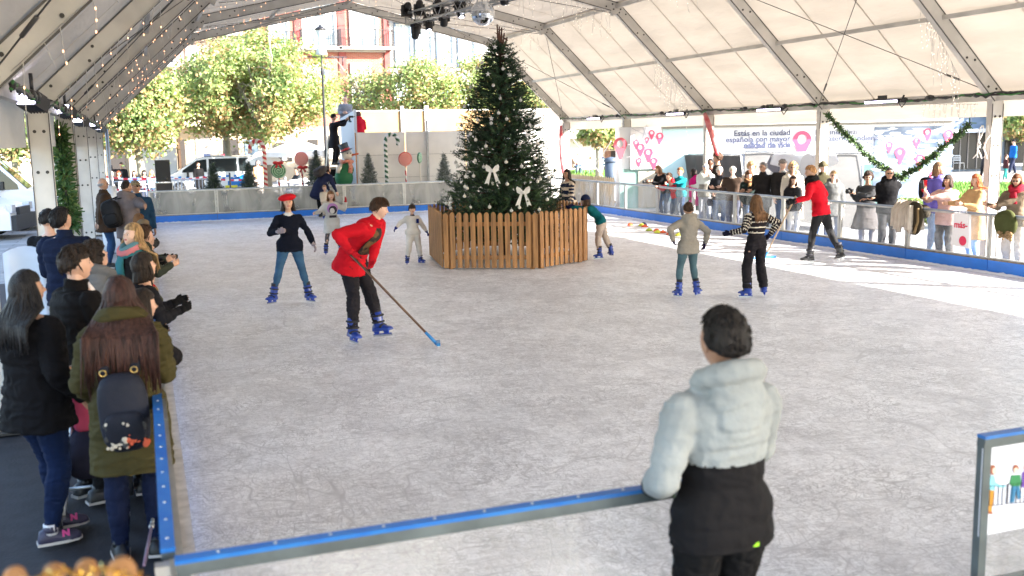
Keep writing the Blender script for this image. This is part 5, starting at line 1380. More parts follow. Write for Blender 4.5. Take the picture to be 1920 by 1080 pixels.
m.build('wheels', M_black, tr)
# --- buildings across the square
M_brick = bpy.data.materials.new('brick_red'); M_brick.use_nodes = True
def _brick(m, c1, c2, mo, s=1.0):
 nt = m.node_tree; N = nt.nodes; L = nt.links; br = N.new('ShaderNodeTexBrick'); br.inputs['Scale'].default_value = s; br.inputs['Brick Width'].default_value = .26; br.inputs['Row Height'].default_value = .08
 br.inputs['Mortar Size'].default_value = .008; br.inputs['Color1'].default_value = (*c1, 1); br.inputs['Color2'].default_value = (*c2, 1); br.inputs['Mortar'].default_value = (*mo, 1)
 tc = N.new('ShaderNodeTexCoord'); mp = N.new('ShaderNodeMapping'); mp.inputs['Rotation'].default_value = (R(90), 0, 0); L.new(tc.outputs['Object'], mp.inputs[0]); L.new(mp.outputs[0], br.inputs['Vector'])
 L.new(br.outputs['Color'], N['Principled BSDF'].inputs['Base Color']); N['Principled BSDF'].inputs['Roughness'].default_value = .85
_brick(M_brick, (.25, .075, .05), (.31, .10, .065), (.30, .2, .17))
M_stone = mat('stone_beige', (.36, .30, .22), .85, var=.15, scale=.8, bump=.2)
M_stone_w = mat('stone_white', (.42, .40, .37), .8, var=.08, scale=1)
M_glassb = mat('window_glass', (.10, .14, .18), .08, var=.5, scale=.6)
M_curtain = mat('window_curtain', (.24, .29, .32), .3, var=.2, scale=1.5)
M_iron = mat('wrought_iron', (.03, .03, .035), .5, .6)
M_dark = mat('shop_interior', (.02, .016, .014), .7)
YB = 62.0
def B(px, py, Y=YB): return AY(px, py, Y)
def building(name, label, px0, px1, Y, H, m_wall, depth=9, group=None):
 x0, x1 = B(px0, 300, Y).x, B(px1, 300, Y).x; t = thing(name, label, 'building', ((x0 + x1) / 2, Y, 0), group=group)
 m = MB(); m.box(((x0 + x1) / 2, Y + depth / 2, H / 2), (x1 - x0 - .02, depth, H)); m.build('wall', m_wall, t)
 m = MB(); m.box(((x0 + x1) / 2, Y + depth / 2, H + .15), (x1 - x0 + .3, depth + .7, .3)); m.build('roof', mat('roof_tile', (.30, .14, .08), .9, var=.2), t); return t
def win(t, px0, py0, px1, py1, Y, curtain=True, n=2, frame=None, balcony=None, slab=True):
 a, b = B(px0, py0, Y), B(px1, py1, Y); x0, x1, z1, z0 = min(a.x, b.x), max(a.x, b.x), max(a.z, b.z), min(a.z, b.z); w = x1 - x0; h = z1 - z0
 frame = frame or M_stone_w; m = MB(); fw = .13
 for (cx_, cz, sx, sz) in ((x0 - fw / 2, (z0 + z1) / 2, fw, h + 2 * fw), (x1 + fw / 2, (z0 + z1) / 2, fw, h + 2 * fw), ((x0 + x1) / 2, z1 + fw / 2, w - .004, fw), ((x0 + x1) / 2, z0 - fw / 2, w - .004, fw)): m.box((cx_, Y - .06, cz), (sx, .14, sz))
 o = m.build('window', frame, t)
 m = MB(); m.box(((x0 + x1) / 2, Y - .012, (z0 + z1) / 2), (w, .02, h)); m.build('pane', M_curtain if curtain else M_glassb, o)
 m = MB()
 for k in range(n + 1): m.box((x0 + w * k / n, Y - .045, (z0 + z1) / 2), (.07, .05, h - .01))
 for zz in (z0 + .04, z0 + h * .72, z1 - .04): m.box(((x0 + x1) / 2, Y - .040, zz), (w - .02, .04, .07))
 m.build('sash', M_white, o)
 if balcony:
  m = MB(); bw = w / 2 + balcony; cx_ = (x0 + x1) / 2; zb = z0 - .05
  if slab: m.box((cx_, Y - .40, zb - .08), (bw * 2 + .1, .8, .16), 1)
  for zz in (zb + .12, zb + 1.0): m.box((cx_, Y - .76, zz), (bw * 2, .03, .035));
  for sx in (-1, 1):
   for zz in (zb + .12, zb + 1.0): m.box((cx_ + sx * bw, Y - .38, zz), (.03, .76, .035))
   for k in range(1, 6): m.box((cx_ + sx * bw, Y - k * .13, zb + .55), (.018, .018, .9))
  nn = int(bw * 2 / .12)
  for k in range(nn + 1): m.box((cx_ - bw + bw * 2 * k / nn, Y - .76, zb + .55), (.02, .02, .9))
  m.build('balcony', [M_iron, M_stone_w], t)
bk = building('brick_building', 'red brick apartment building with white balconies behind the trees', 497, 729, YB, 18, M_brick)
win(bk, 567, 0, 628, 88, YB, True, 3, balcony=.25); win(bk, 657, 10, 706, 88, YB, True, 2, balcony=.9); win(bk, 660, 122, 694, 192, YB, True, 2, balcony=.5)
win(bk, 505, 40, 540, 92, YB, True, 2, balcony=.3); win(bk, 572, 125, 612, 190, YB, True, 2, balcony=.4); win(bk, 512, 125, 545, 190, YB, True, 2, balcony=.4)
for py0, py1 in ((-110, -30),):
 for px in (515, 580, 665): win(bk, px, py0, px + 40, py1, YB, True, 2, balcony=.4)
a, b = B(500, 96), B(722, 90); m = MB(); m.box(((a.x + b.x) / 2, YB - .12, (a.z + b.z) / 2), (b.x - a.x, .22, .28)); m.box(((a.x + b.x) / 2, YB - .1, B(600, 205).z), (b.x - a.x, .2, .4)); m.build('cornice', M_stone_w, bk)
m = MB(); x = B(724, 60).x; m.box((x, YB - .06, 9), (.35, .12, 18)); x = B(560, 60).x; m.box((x, YB - .045, 9), (.5, .09, 17.9)); x = B(640, 60).x; m.box((x, YB - .045, 9), (.45, .09, 17.9)); m.build('pilaster', mat('brick_dark', (.22, .05, .045), .8, var=.2, scale=3), bk)
m = MB(); x0, x1 = B(497, 250).x, B(729, 250).x; m.box(((x0 + x1) / 2, YB - .15, 1.6), (x1 - x0 - .4, .3, 3.2)); m.build('ground_floor', M_stone, bk)
wb = building('glazed_building', 'white building with glazed bay windows behind the plywood hoarding', 731, 930, YB, 15, M_stone_w)
for px in (742, 780, 820, 860): win(wb, px, 45, px + 28, 122, YB, True, 2, frame=mat('frame_slate', (.10, .15, .22), .5))
for px in (742, 780, 820, 860): win(wb, px, 150, px + 28, 215, YB, True, 2, frame=M_white)
for px in (742, 780, 820, 860): win(wb, px, -60, px + 28, 18, YB, True, 2, frame=M_white)
m = MB(); a, b = B(732, 40), B(930, 40); m.box(((a.x + b.x) / 2, YB - .25, a.z + .1), (b.x - a.x - .3, .5, .35)); m.build('cornice', mat('slate_grey', (.28, .31, .34), .7), wb)
wb2 = building('cream_building', 'cream apartment building seen between the leaves right of the fir tree', 932, 1130, YB + 2, 13, mat('plaster_cream', (.55, .50, .42), .85))
for k, px in enumerate((950, 985, 1020, 1060)): win(wb2, px, 150, px + 20, 195, YB + 2, True, 2)
pk = building('pink_building', 'pale pink plastered building with shops behind the left trees', 335, 495, YB + .5, 17, mat('plaster_pink', (.42, .33, .30), .85, var=.05))
for px in (352, 400, 448):
 win(pk, px, 95, px + 22, 150, YB + .5, True, 2, balcony=.4); win(pk, px, 10, px + 22, 62, YB + .5, True, 2, balcony=.4)
 win(pk, px, 175, px + 22, 212, YB + .5, True, 2, balcony=.3)
Y1 = YB + .3
def shopbox(t, name, px0, py0, px1, py1, Y, m_, d=.3):
 a, b = B(px0, py0, Y), B(px1, py1, Y); m = MB(); m.box(((a.x + b.x) / 2, Y, (a.z + b.z) / 2), (abs(b.x - a.x), d, abs(a.z - b.z))); return m.build(name, m_, t)
shopbox(pk, 'shop_front', 336, 238, 494, 344, YB + .38, M_stone, .3)
sh = MB(); a, b = B(366, 258, YB + .2), B(403, 345, YB + .2)
n = 26
for k in range(n): sh.box(((a.x + b.x) / 2, YB + .20 - (k % 2) * .02, b.z + (a.z - b.z) * (k + .5) / n), (b.x - a.x, .03, (a.z - b.z) / n))
sh.build('roller_shutter', mat('shutter_grey', (.24, .22, .20), .6, .3), pk)
shopbox(pk, 'doorway', 337, 262, 352, 350, YB + .21, M_dark, .05); shopbox(pk, 'doorway', 418, 262, 452, 350, YB + .21, M_dark, .05); shopbox(pk, 'shop_window', 458, 262, 488, 335, YB + .21, M_glassb, .05)
shopbox(pk, 'red_sign', 413, 289, 425, 298, YB + .1, mat('sign_red', (.30, .02, .05), .5), .05)
shopbox(pk, 'awning', 345, 222, 430, 236, YB - .3, mat('awning_cream', (.62, .52, .44), .8), 1.2)
ob = building('ochre_building', 'ochre stone building with dark bar doorways at the far left', 150, 333, YB - 1, 16, mat('plaster_ochre', (.36, .29, .20), .85, var=.08))
for px in (165, 215, 262, 305): win(ob, px, 60, px + 20, 120, YB - 1, True, 2, balcony=.4); win(ob, px, 150, px + 20, 205, YB - 1, True, 2, balcony=.4)
for a_, b_ in ((200, 238), (268, 290), (300, 312)): shopbox(ob, 'doorway', a_, 255, b_, 348, YB - 1.1, M_dark, .06)
for a_, b_ in ((238, 266), (290, 300)): shopbox(ob, 'pilaster', a_, 250, b_, 350, YB - 1.12, M_stone, .2)
shopbox(ob, 'green_awning', 270, 212, 318, 240, YB - 1.8, mat('awning_green', (.01, .28, .17), .7), 1.4)
shopbox(bk, 'cafe_window', 512, 268, 548, 302, YB - .34, M_dark, .06); shopbox(bk, 'menu_card', 528, 276, 538, 300, YB - .40, M_white, .03); shopbox(bk, 'doorway', 578, 262, 600, 350, YB - .34, M_dark, .06)
lb = building('rose_building', 'rose coloured building beyond the parked vans', -420, 148, YB + 1, 15, mat('plaster_rose', (.36, .23, .19), .85, var=.05))
for px in (-60, 0, 50, 100): win(lb, px, 205, px + 22, 250, YB + 1, False, 2); win(lb, px, 120, px + 22, 175, YB + 1, False, 2, balcony=.3)
shopbox(lb, 'shop_front', -300, 285, 140, 350, YB + .9, mat('stone_pale', (.48, .44, .40), .8), .2)
def bx_thing(name, label, cat, c, size, m_, rz=0):
 m = MB(); m.box(c, size, 0, Matrix.Rotation(rz, 3, 'Z')); return tag(m.build(name, m_), label, cat)
m = MB(); a, b, c_, d_ = B(288, 218, 52), B(302, 214, 52), B(322, 345, 52), B(292, 345, 52)
vs = [];
for i in range(13):
 t = i / 12; l_ = a.lerp(d_, t); r_ = b.lerp(c_, t)
 for k in range(7): p = l_.lerp(r_, k / 6); vs.append((p.x, 52 + .12 * math.sin(k * 1.9 + i * .3), p.z))
m.add(vs, [(i * 7 + k, i * 7 + k + 1, (i + 1) * 7 + k + 1, (i + 1) * 7 + k) for i in range(12) for k in range(6)], 0, True)
tag(m.build('parasol_cover', M_white), 'tall folded white parasol standing behind the loudspeaker', 'parasol')
bx_thing('white_kiosk', 'low white kiosk box behind the loudspeaker stack', 'kiosk', (B(300, 330, 51).x, 51, 1.1), (1.6, 1.5, 2.2), M_white)
# --- plane trees
def leafm(name, c):
 m = bpy.data.materials.new(name); m.use_nodes = True; N = m.node_tree.nodes; L = m.node_tree.links; N.remove(N['Principled BSDF']); d = N.new('ShaderNodeBsdfDiffuse'); t = N.new('ShaderNodeBsdfTranslucent'); x = N.new('ShaderNodeMixShader')
 d.inputs[0].default_value = (*c, 1); t.inputs[0].default_value = (c[0] * 1.1, c[1] * 1.15, c[2] * .7, 1); x.inputs[0].default_value = .38; L.new(d.outputs[0], x.inputs[1]); L.new(t.outputs[0], x.inputs[2]); L.new(x.outputs[0], N['Material Output'].inputs[0]); return m
M_leafs = [leafm('leaf_green', (.27, .34, .13)), leafm('leaf_yellowgreen', (.36, .42, .19)), leafm('leaf_brown', (.36, .25, .13)), leafm('leaf_deep', (.13, .20, .075))]
M_barkp = mat('plane_bark', (.34, .31, .24), .85, col2=(.20, .18, .13), scale=2.5, bump=.3)
def plane_tree(px, Yb, top_py, bot_py, half_px, label, n=15000, seed=1, leaf=.125, dens=None, sq=1.0):
 base = B(px, 300, Yb); base.z = 0; zt = AY(px, top_py, Yb).z; zb = AY(px, bot_py, Yb).z; rx = abs(AY(px + half_px, 200, Yb).x - base.x); r = np.random.default_rng(seed); rr = random.Random(seed)
 t = thing('plane_tree', label, 'tree', base, group='plane trees around the square')
 m = MB(); m.tube([base + Vector((0, 0, 0)), base + Vector((.03, 0, zb * .6)), base + Vector((-.05, 0, zb + .3))], [.20, .17, .14], 10); tips = []
 for k in range(9):
  a = k * 2.4 + rr.uniform(-.3, .3); hz = rr.uniform(.45, .95); e = base + Vector((math.cos(a) * rx * rr.uniform(.5, .9), math.sin(a) * rx * rr.uniform(.5, .9), zb + (zt - zb) * hz)); s_ = base + Vector((-.05, 0, zb + .1)); mid = s_.lerp(e, .5) + Vector((0, 0, .5)); m.tube([s_, mid, e], [.10, .06, .02], 6)
  for j in range(5):
   q = s_.lerp(e, rr.uniform(.4, 1)); f = q + Vector((rr.uniform(-1, 1), rr.uniform(-1, 1), rr.uniform(-.2, 1.2))); m.tube([q, q.lerp(f, .5) + Vector((0, 0, .08)), f], [.03, .02, .008], 4); tips.append(f)
 m.build('trunk', M_barkp, t)
 cz = (zt + zb) / 2; rz = (zt - zb) / 2; nc = 420; cl = []
 while len(cl) < nc:
  p = r.uniform(-1, 1, 3); q = np.linalg.norm(p)
  if q > 1 or (q < .3): continue
  w = 1 + .22 * noise.noise(Vector(p * 2.2 + seed));
  if noise.noise(Vector(p * 1.9 + seed * 3.1)) < -.03: continue
  cl.append(p * w)
 cl = np.array(cl) * np.array([rx, rx * .85, rz]) + np.array([base.x, base.y, cz])
 n = int(n * 1.7); ci = r.integers(0, nc, n); c = cl[ci] + r.normal(0, .27, (n, 3)) * np.array([1, 1, .8]); d = r.normal(0, 1, (n, 3)); d /= np.linalg.norm(d, axis=1)[:, None]
 out = c - np.array([base.x, base.y, cz]); out /= np.linalg.norm(out, axis=1)[:, None] + 1e-6; nrm = d * .9 + out * .5 + np.array([0, 0, .55]); nrm /= np.linalg.norm(nrm, axis=1)[:, None]
 u = np.cross(nrm, r.normal(0, 1, (n, 3))); u /= np.linalg.norm(u, axis=1)[:, None]; w_ = np.cross(nrm, u); s_ = (leaf * (.55 + .7 * r.random(n)))[:, None]
 cm = r.random(nc); low = (c[:, 2] < cz - rz * .45)
 mi = np.where(r.random(n) < .25, r.integers(0, 4, n), np.where(cm[ci] < .38, 0, np.where(cm[ci] < .68, 1, np.where(cm[ci] < .82, 3, 2)))); mi = np.where(low & (r.random(n) < .35), 2, mi)
 m = MB(); m.cards(c, u * s_ * .55, w_ * s_ * .5, mi); m.build('crown', M_leafs, t); return t
plane_tree(500, 47, 52, 262, 132, 'large plane tree with a pale trunk above the green lollipop', 13500, 2)
plane_tree(428, 50, 90, 256, 95, 'plane tree whose pale trunk stands behind the police van', 8500, 3)
plane_tree(262, 46, 120, 285, 82, 'browning plane tree over the cafe guests at the far left', 9000, 4)
plane_tree(690, 55, 128, 235, 62, 'thin plane tree in front of the brick building behind the red hooded worker', 2600, 5)
plane_tree(800, 53, 104, 240, 70, 'yellow green plane tree behind the middle of the plywood hoarding', 6000, 6)
plane_tree(905, 53, 108, 240, 60, 'yellow green plane tree partly hidden by the tall fir tree', 5000, 7)
plane_tree(1005, 56, 150, 235, 50, 'plane tree seen between the fir tree and the marquee corner', 4500, 8)
plane_tree(30, 42, 180, 300, 60, 'small leafed tree behind the white vans', 3500, 9)
plane_tree(125, 47, 200, 296, 45, 'low browning tree seen between the left hand posts', 3000, 10)
def branch(pts, n, label, seed, rad=.5, leaf=.12):
 return leafy('tree_branch', pts, rad, n, label, 'tree', [M_barkp, M_leafs[0], M_leafs[1]], leaf, None, seed, .035)
# --- ornate street lamp
lp = AY(612, 300, 44); lp.z = 0
t = thing('street_lamp', 'ornate iron street lamp with a bell shaped lantern before the brick building', 'street lamp', lp); zt = AY(612, 48, 44).z
m = MB(); m.lathe(lp, [(.22, 0), (.22, .3), (.12, .5), (.08, 1.2), (.06, 3), (.045, zt - 2.1), (.08, zt - 2.0), (.03, zt - 1.7), (.03, zt - 1.2)], 12); z = AY(612, 107, 44).z
m.tube([lp + Vector((-.6, 0, z)), lp + Vector((1.1, 0, z))], .025, 6); m.tube([lp + Vector((.9, 0, z)), lp + Vector((.9, 0, z - .35))], .03, 6); m.build('pole', M_iron, t)
m = MB(); m.lathe(lp, [(.08, zt - 1.25), (.26, zt - 1.2), (.14, zt - .85), (.10, zt - .6), (.20, zt - .22), (.22, zt - .2)], 12); m.build('lantern', mat('lantern_glass', (.45, .48, .50), .2), t)
m = MB(); m.lathe(lp, [(.25, zt - .2), (.22, zt - .12), (.08, zt - .04), (.03, zt + .05)], 12); m.build('cap', M_iron, t)
m = MB()
for px, py0, py1 in ((653, 107, 135),):
 a = AY(px, py0, 44);
# --- vans
def wheel(t, c, r_=.33, axis='Y'):
 rot = Matrix.Rotation(R(90), 3, 'X')
 m = MB(); m.lathe(c, [(r_ * .62, -.10), (r_ * .95, -.10), (r_, -.06), (r_, .06), (r_ * .95, .10), (r_ * .62, .10)], 24, 0, axis=rot); w = m.build('wheel', mat('tyre', (.015, .015, .016), .8), t, local=True)
 m = MB(); m.lathe(c, [(.03, -.105), (r_ * .2, -.105), (r_ * .62, -.07), (r_ * .64, -.095)], 24, 0, axis=rot)
 for k in range(9):
  a_ = k * 2 * math.pi / 9; d_ = Vector((math.cos(a_), 0, math.sin(a_))); m.bar(Vector(c) + Vector((0, -.105, 0)) + d_ * .04, Vector(c) + Vector((0, -.10, 0)) + d_ * r_ * .6, .03, .02, 0, (0, 1, 0))
 m.build('rim', M_alu, w, local=True)
def van(label, loc, rz, L, W, H, body, prof, wins, hz, livery=None, lights=True):
 """local: nose towards -X, near side -Y. prof: side outline (x,z) fractions"""
 t = thing('van', label, 'van', loc, rz); P = [(x * L, z * H) for x, z in prof]
 m = MB(); rings = []
 for yy, k in ((-W / 2 + .0, .0), (-W / 2 + .0, 1)): pass
 secs = [(-1, .0), (-.93, .035), (.93, .035), (1, 0)]
 ys = [(-W / 2, .0), (-W / 2 + .06, .5), (0, 1), (W / 2 - .06, .5), (W / 2, .0)]
 for y, k in ys:
  rg = []
  for x, z in P:
   zz = z - (1 - k) * .055 * (z > H * .6); xx = x + (L / 2 - x) * (1 - k) * .014; yy = y * (1 - .10 * max(0, (z / H - .5)) * 2 * .55)
   rg.append((xx, yy, zz))
  rings.append(rg)
 m.loft(rings, 0, False); m.build('body', body, t, local=True)
 def yside(z, side=-1): return side * (W / 2) * (1 - .10 * max(0, (z / H - .5)) * 2 * .55)
 for side in (-1, 1):
  for w_ in wins:
   pts = [(x * L, z * H) for x, z in w_]; m = MB()
   a_ = [(x, yside(z, side) + side * .006, z) for x, z in pts]; b_ = [(x, yside(z, side) - side * .04, z) for x, z in pts]; n = len(pts)
   m.add(a_ + b_, [tuple(range(n)), tuple(range(2 * n - 1, n - 1, -1))] + [(i, i + n, (i + 1) % n + n, (i + 1) % n) for i in range(n)]); m.build('window', mat('van_glass', (.012, .018, .02), .05), t, local=True)
  m = MB(); m.box((L * .5, yside(.3, side) + side * .012, .27 * H * .6), (L * .5, .03, .07)); m.build('sill_trim', M_black, t, local=True)
  m = MB()
  for x in hz: m.box((x * L, yside(.5, side) + side * .003, H * .42), (.014, .006, H * .5))
  m.build('door_seams', M_black, t, local=True)
  mm = MB(); mm.box((.25 * L, side * (W / 2 + .12), H * .55), (.10, .16, .24)); mm.box((.25 * L, side * (W / 2 + .03), H * .53), (.05, .1, .05)); mm.build('mirror', M_black, t, local=True)
  for x in (.17, .80): wheel(t, (x * L, side * (W / 2 - .10), .33))
 for a_, b_ in (prof[3:5],):
  (x0, z0), (x1, z1) = a_, b_; m = MB(); q = [(x0 * L - .01, -W * .42, z0 * H + .02), (x0 * L - .01, W * .42, z0 * H + .02), (x1 * L - .01, W * .38, z1 * H - .03), (x1 * L - .01, -W * .38, z1 * H - .03)]; q2 = [(x + .05, y, z - .04) for x, y, z in q]
  m.add(q + q2, [(0, 1, 2, 3), (7, 6, 5, 4), (0, 4, 5, 1), (1, 5, 6, 2), (2, 6, 7, 3), (3, 7, 4, 0)]); m.build('windscreen', mat('van_glass', (.012, .018, .02), .05), t, local=True)
 m = MB(); m.box((-.02, 0, .42), (.16, W * .96, .40)); m.box((-.03, 0, .72), (.10, W * .5, .20)); m.build('bumper', mat('bumper_black', (.02, .02, .022), .6), t, local=True)
 for side in (-1, 1): m = MB(); m.box((.06, side * W * .40, .80), (.16, W * .17, .20)); m.build('headlight', mat('headlight', (.5, .52, .55), .08, .3), t, local=True)
 for side in (-1, 1): m = MB(); m.box((L - .02, side * W * .45, H * .5), (.06, .12, .5)); m.build('tail_light', mat('tail_red', (.35, .01, .01), .2), t, local=True)
 return t
P_pol = [(0, .14), (0, .40), (.03, .50), (.14, .60), (.335, .965), (.40, 1.0), (.97, 1.0), (1, .93), (1, .14)]
Wn = [[(.20, .60), (.205, .66), (.335, .90), (.42, .93), (.42, .60)], [(.44, .60), (.44, .935), (.69, .94), (.69, .60)], [(.71, .60), (.71, .94), (.955, .93), (.97, .60)]]
p0 = G(306, 366, 0); p1 = G(470, 362, 0); d = (p1 - p0); ang = math.atan2(d.y, d.x)
Lp = 4.95; s_van = .93
pc = AY(303, 366, 49.5); pc.z = 0
pol = van('white and blue chequered police van parked behind the fir trees', (pc.x, 49.5, 0), R(-3), Lp, 1.9, 1.78, mat('van_white', (.70, .72, .74), .25, coat=.5), P_pol, Wn, (.43, .70))
for side in (-1, 1):
 y = side * (.95 + .004)
 m = MB(); m.prism([(x * Lp, z) for x, z in ((.60, .36), (.60, .70), (.72, .86), (.985, .95), (.99, .50), (.90, .40))], (0, y, 0), (1, 0, 0), (0, 0, 1), .006); m.build('blue_livery', mat('police_blue', (.01, .16, .50), .25), pol, local=True)
 m = MB()
 for k in range(26):
  for j in range(2):
   if (k + j) % 2 == 0: m.prism([(-.075, -.045), (.06, -.045), (.075, .045), (-.06, .045)], (.35 + k * .175, y + side * .004, .76 + j * .10), (1, 0, 0), (0, 0, 1), .004)
 m.build('chequer_band', mat('police_blue', (.01, .16, .50)), pol, local=True)
 m = MB(); m.box((.63 * Lp, y + side * .003, .36), (.55, .006, .14)); m.build('yellow_patch', mat('police_yellow', (.65, .60, .03), .4), pol, local=True)
m = MB(); m.box((.43 * Lp, 0, 1.84), (.30, 1.1, .11), 0); m.box((.50 * Lp, 0, 1.795), (.8, 1.0, .03), 1); m.build('light_bar', [mat('beacon_blue', (.35, .45, .80), .1), M_white], pol, local=True)
P_van = [(0, .12), (0, .34), (.02, .42), (.13, .50), (.29, .90), (.35, .985), (.97, 1.0), (1, .95), (1, .12)]
Wv = [[(.17, .50), (.175, .56), (.285, .82), (.36, .84), (.36, .50)]]
Mw_ = mat('van_white2', (.72, .73, .74), .3, coat=.3)
vb = AY(62, 300, 33.0); van('white panel van with its side window and mirror behind the nearest left post', (AY(109, 410, 33.2).x, 33.3, 0), R(181), 5.4, 2.0, 2.38, Mw_, P_van, Wv, (.37, .60))
va = AY(44, 430, 31.5); van('white van with a black bumper and headlight at the left edge', (AY(44, 425, 30.2).x, 30.2, 0), R(170), 5.4, 1.9, 1.75, Mw_, [(x, z * .98) for x, z in P_pol], Wn[:1], (.37, .60))
for k, (px, py, Y, w, h, lb) in enumerate(((45, 480, 11.6, .42, .62, 'white plastic chair back at the left edge behind the woman in black'), (140, 470, 13.4, .48, .60, 'white plastic chair beside the man in the navy quilted jacket'), (212, 420, 24.6, .5, 1.5, 'white upright cover leaning by the left posts'))):
 c = AY(px, py, Y); t = thing('garden_chair' if k < 2 else 'cover', lb, 'chair' if k < 2 else 'cover', (c.x, Y, 0)); m = MB()
 if k < 2:
  zt_ = c.z + h / 2 - .22; rg = []
  for i in range(8):
   tt = i / 7; rg.append([(c.x - w / 2 + w * j / 6, Y + .06 * math.sin(math.pi * j / 6) + .08 * tt, .45 + (zt_ - .45) * tt - .06 * (abs(j / 6 - .5) * 2) ** 2 * (i == 7)) for j in range(7)] + [(c.x + w / 2 - w * j / 6, Y + .04 + .06 * math.sin(math.pi * j / 6) + .08 * tt, .45 + (zt_ - .45) * tt - .06 * (abs(j / 6 - .5) * 2) ** 2 * (i == 7)) for j in range(7)])
  m.loft(rg); m.build('backrest', mat('plastic_white', (.62, .66, .72), .4), t); m = MB(); m.box((c.x, Y - .22, .44), (w, .44, .03)); m.build('seat', mat('plastic_white', (.62, .66, .72)), t)
  for sx in (-1, 1):
   for sy in (-.42, .02): m = MB(); m.tube([(c.x + sx * w * .42, Y + sy, .43), (c.x + sx * w * .5, Y + sy * 1.1, 0)], [.02, .015], 6); m.build('leg', mat('plastic_white', (.62, .66, .72)), t)
  for sx in (-1, 1): m = MB(); m.tube([(c.x + sx * w * .5, Y + .02, .66), (c.x + sx * w * .52, Y - .35, .66), (c.x + sx * w * .5, Y - .40, .44)], .02, 6); m.build('armrest', mat('plastic_white', (.62, .66, .72)), t)
 else:
  rg = []
  for i in range(9):
   tt = i / 8; rr = .25 * (1 - .55 * tt ** 2); rg.append([(c.x + rr * math.cos(a_) * (1 + .1 * math.sin(a_ * 5 + i)), Y + rr * math.sin(a_), 2.0 * h * tt / 1.5 * .75) for a_ in np.linspace(0, 6.283, 18, endpoint=False)])
  m.loft(rg); m.build('cloth', mat('plastic_white', (.62, .66, .72)), t)
# --- cafe furniture, barriers, tape
def cafe_chair(c, rz, label, mt, group):
 t = thing('cafe_chair', label, 'chair', c, rz, group=group)
 for sx in (-.2, .2): m = MB(); m.tube([(sx, -.2, .45), (sx, -.24, 0)], .014, 6); m.build('leg', mt, t, local=True); m = MB(); m.tube([(sx, .24, 0), (sx, .2, .45), (sx, .24, .88)], .014, 6); m.build('leg', mt, t, local=True)
 m = MB(); m.box((0, 0, .455), (.42, .42, .025)); m.build('seat', mt, t, local=True); m = MB()
 for z in (.62, .74, .86): m.box((0, .225 + (z - .6) * .06, z), (.40, .015, .06))
 m.build('backrest', mt, t, local=True); return t
def cafe_table(c, label, group, mt=None):
 t = thing('cafe_table', label, 'table', c, group=group); mt = mt or M_alu
 m = MB(); m.box((0, 0, .73), (.7, .7, .025)); m.build('tabletop', M_white, t, local=True); m = MB(); m.tube([(0, 0, 0.02), (0, 0, .72)], .03, 8); m.build('column', mt, t, local=True)
 m = MB(); m.lathe((0, 0, 0), [(.24, 0), (.24, .015), (.04, .04)], 16); m.build('foot', mt, t, local=True); return t
M_cw = mat('chair_white', (.70, .68, .66), .5)
gc = 'white chairs of the cafe behind the lollipops'; ch0 = None
for px, Y, rz in ((478, 42, 200), (486, 43.5, 150), (533, 40.5, 20), (548, 41, 190), (560, 40.2, 170), (575, 41.5, 30), (600, 42, 200), (545, 44, 90)):
 c = AY(px, 330, Y); c.z = 0
 if ch0 is None: ch0 = cafe_chair(c, R(rz), 'white metal cafe chair behind the candy cane and lollipops', M_cw, gc)
 else: copy_tree(ch0, c, R(rz))
for k, (px, Y) in enumerate(((540, 42.4), (572, 43), (600, 43.4))):
 c = AY(px, 330, Y); c.z = 0
 if k == 0: tb0 = cafe_table(c, 'small white cafe table among the white chairs behind the lollipops', 'white cafe tables')
 else: copy_tree(tb0, c)
ch1 = None
for px, Y, rz in ((212, 46, 10), (228, 45, 200), (246, 46.5, 20), (262, 45, 190), (276, 46, 30), (290, 45.4, 170)):
 c = AY(px, 340, Y); c.z = 0
 if ch1 is None: ch1 = cafe_chair(c, R(rz), 'white cafe chair among the seated guests at the far left', M_cw, 'chairs of the far left cafe')
 else: copy_tree(ch1, c, R(rz))
for k, (px, Y) in enumerate(((236, 45.8), (270, 45.6))):
 c = AY(px, 340, Y); c.z = 0; copy_tree(tb0, c, label='small table between the seated guests at the far left', group='tables of the far left cafe')
def parasol(px, pyt, Y, r_, label, hz=.55, group='white cafe parasols'):
 a = AY(px, pyt, Y); t = thing('parasol', label, 'parasol', (a.x, Y, 0), group=group); m = MB(); n = 8; z0 = a.z
 ring = [(a.x + r_ * math.cos(k * math.pi / 4 + .39), Y + r_ * math.sin(k * math.pi / 4 + .39), z0 - hz) for k in range(n)]
 m.add([(a.x, Y, z0)] + ring, [(0, 1 + k, 1 + (k + 1) % n) for k in range(n)]); m.add(ring + [(x, y, z - .22) for x, y, z in ring], [(k, (k + 1) % n, (k + 1) % n + n, k + n) for k in range(n)])
 m.build('canopy', canvas_mat('parasol_canvas', (.78, .76, .72), .3) if 'parasol_canvas' not in bpy.data.materials else bpy.data.materials['parasol_canvas'], t)
 m = MB(); m.tube([(a.x, Y, 0), (a.x, Y, z0)], .03, 8); m.build('pole', M_alu, t); m = MB(); m.box((a.x, Y, .04), (.5, .5, .08)); m.build('base', M_black, t)
parasol(556, 260, 45, 1.5, 'large white parasol over the cafe chairs behind the red lollipop'); parasol(612, 264, 46, 1.2, 'white parasol partly hidden by the stepladder'); parasol(492, 276, 46.5, .8, 'white parasol behind the striped candy cane')
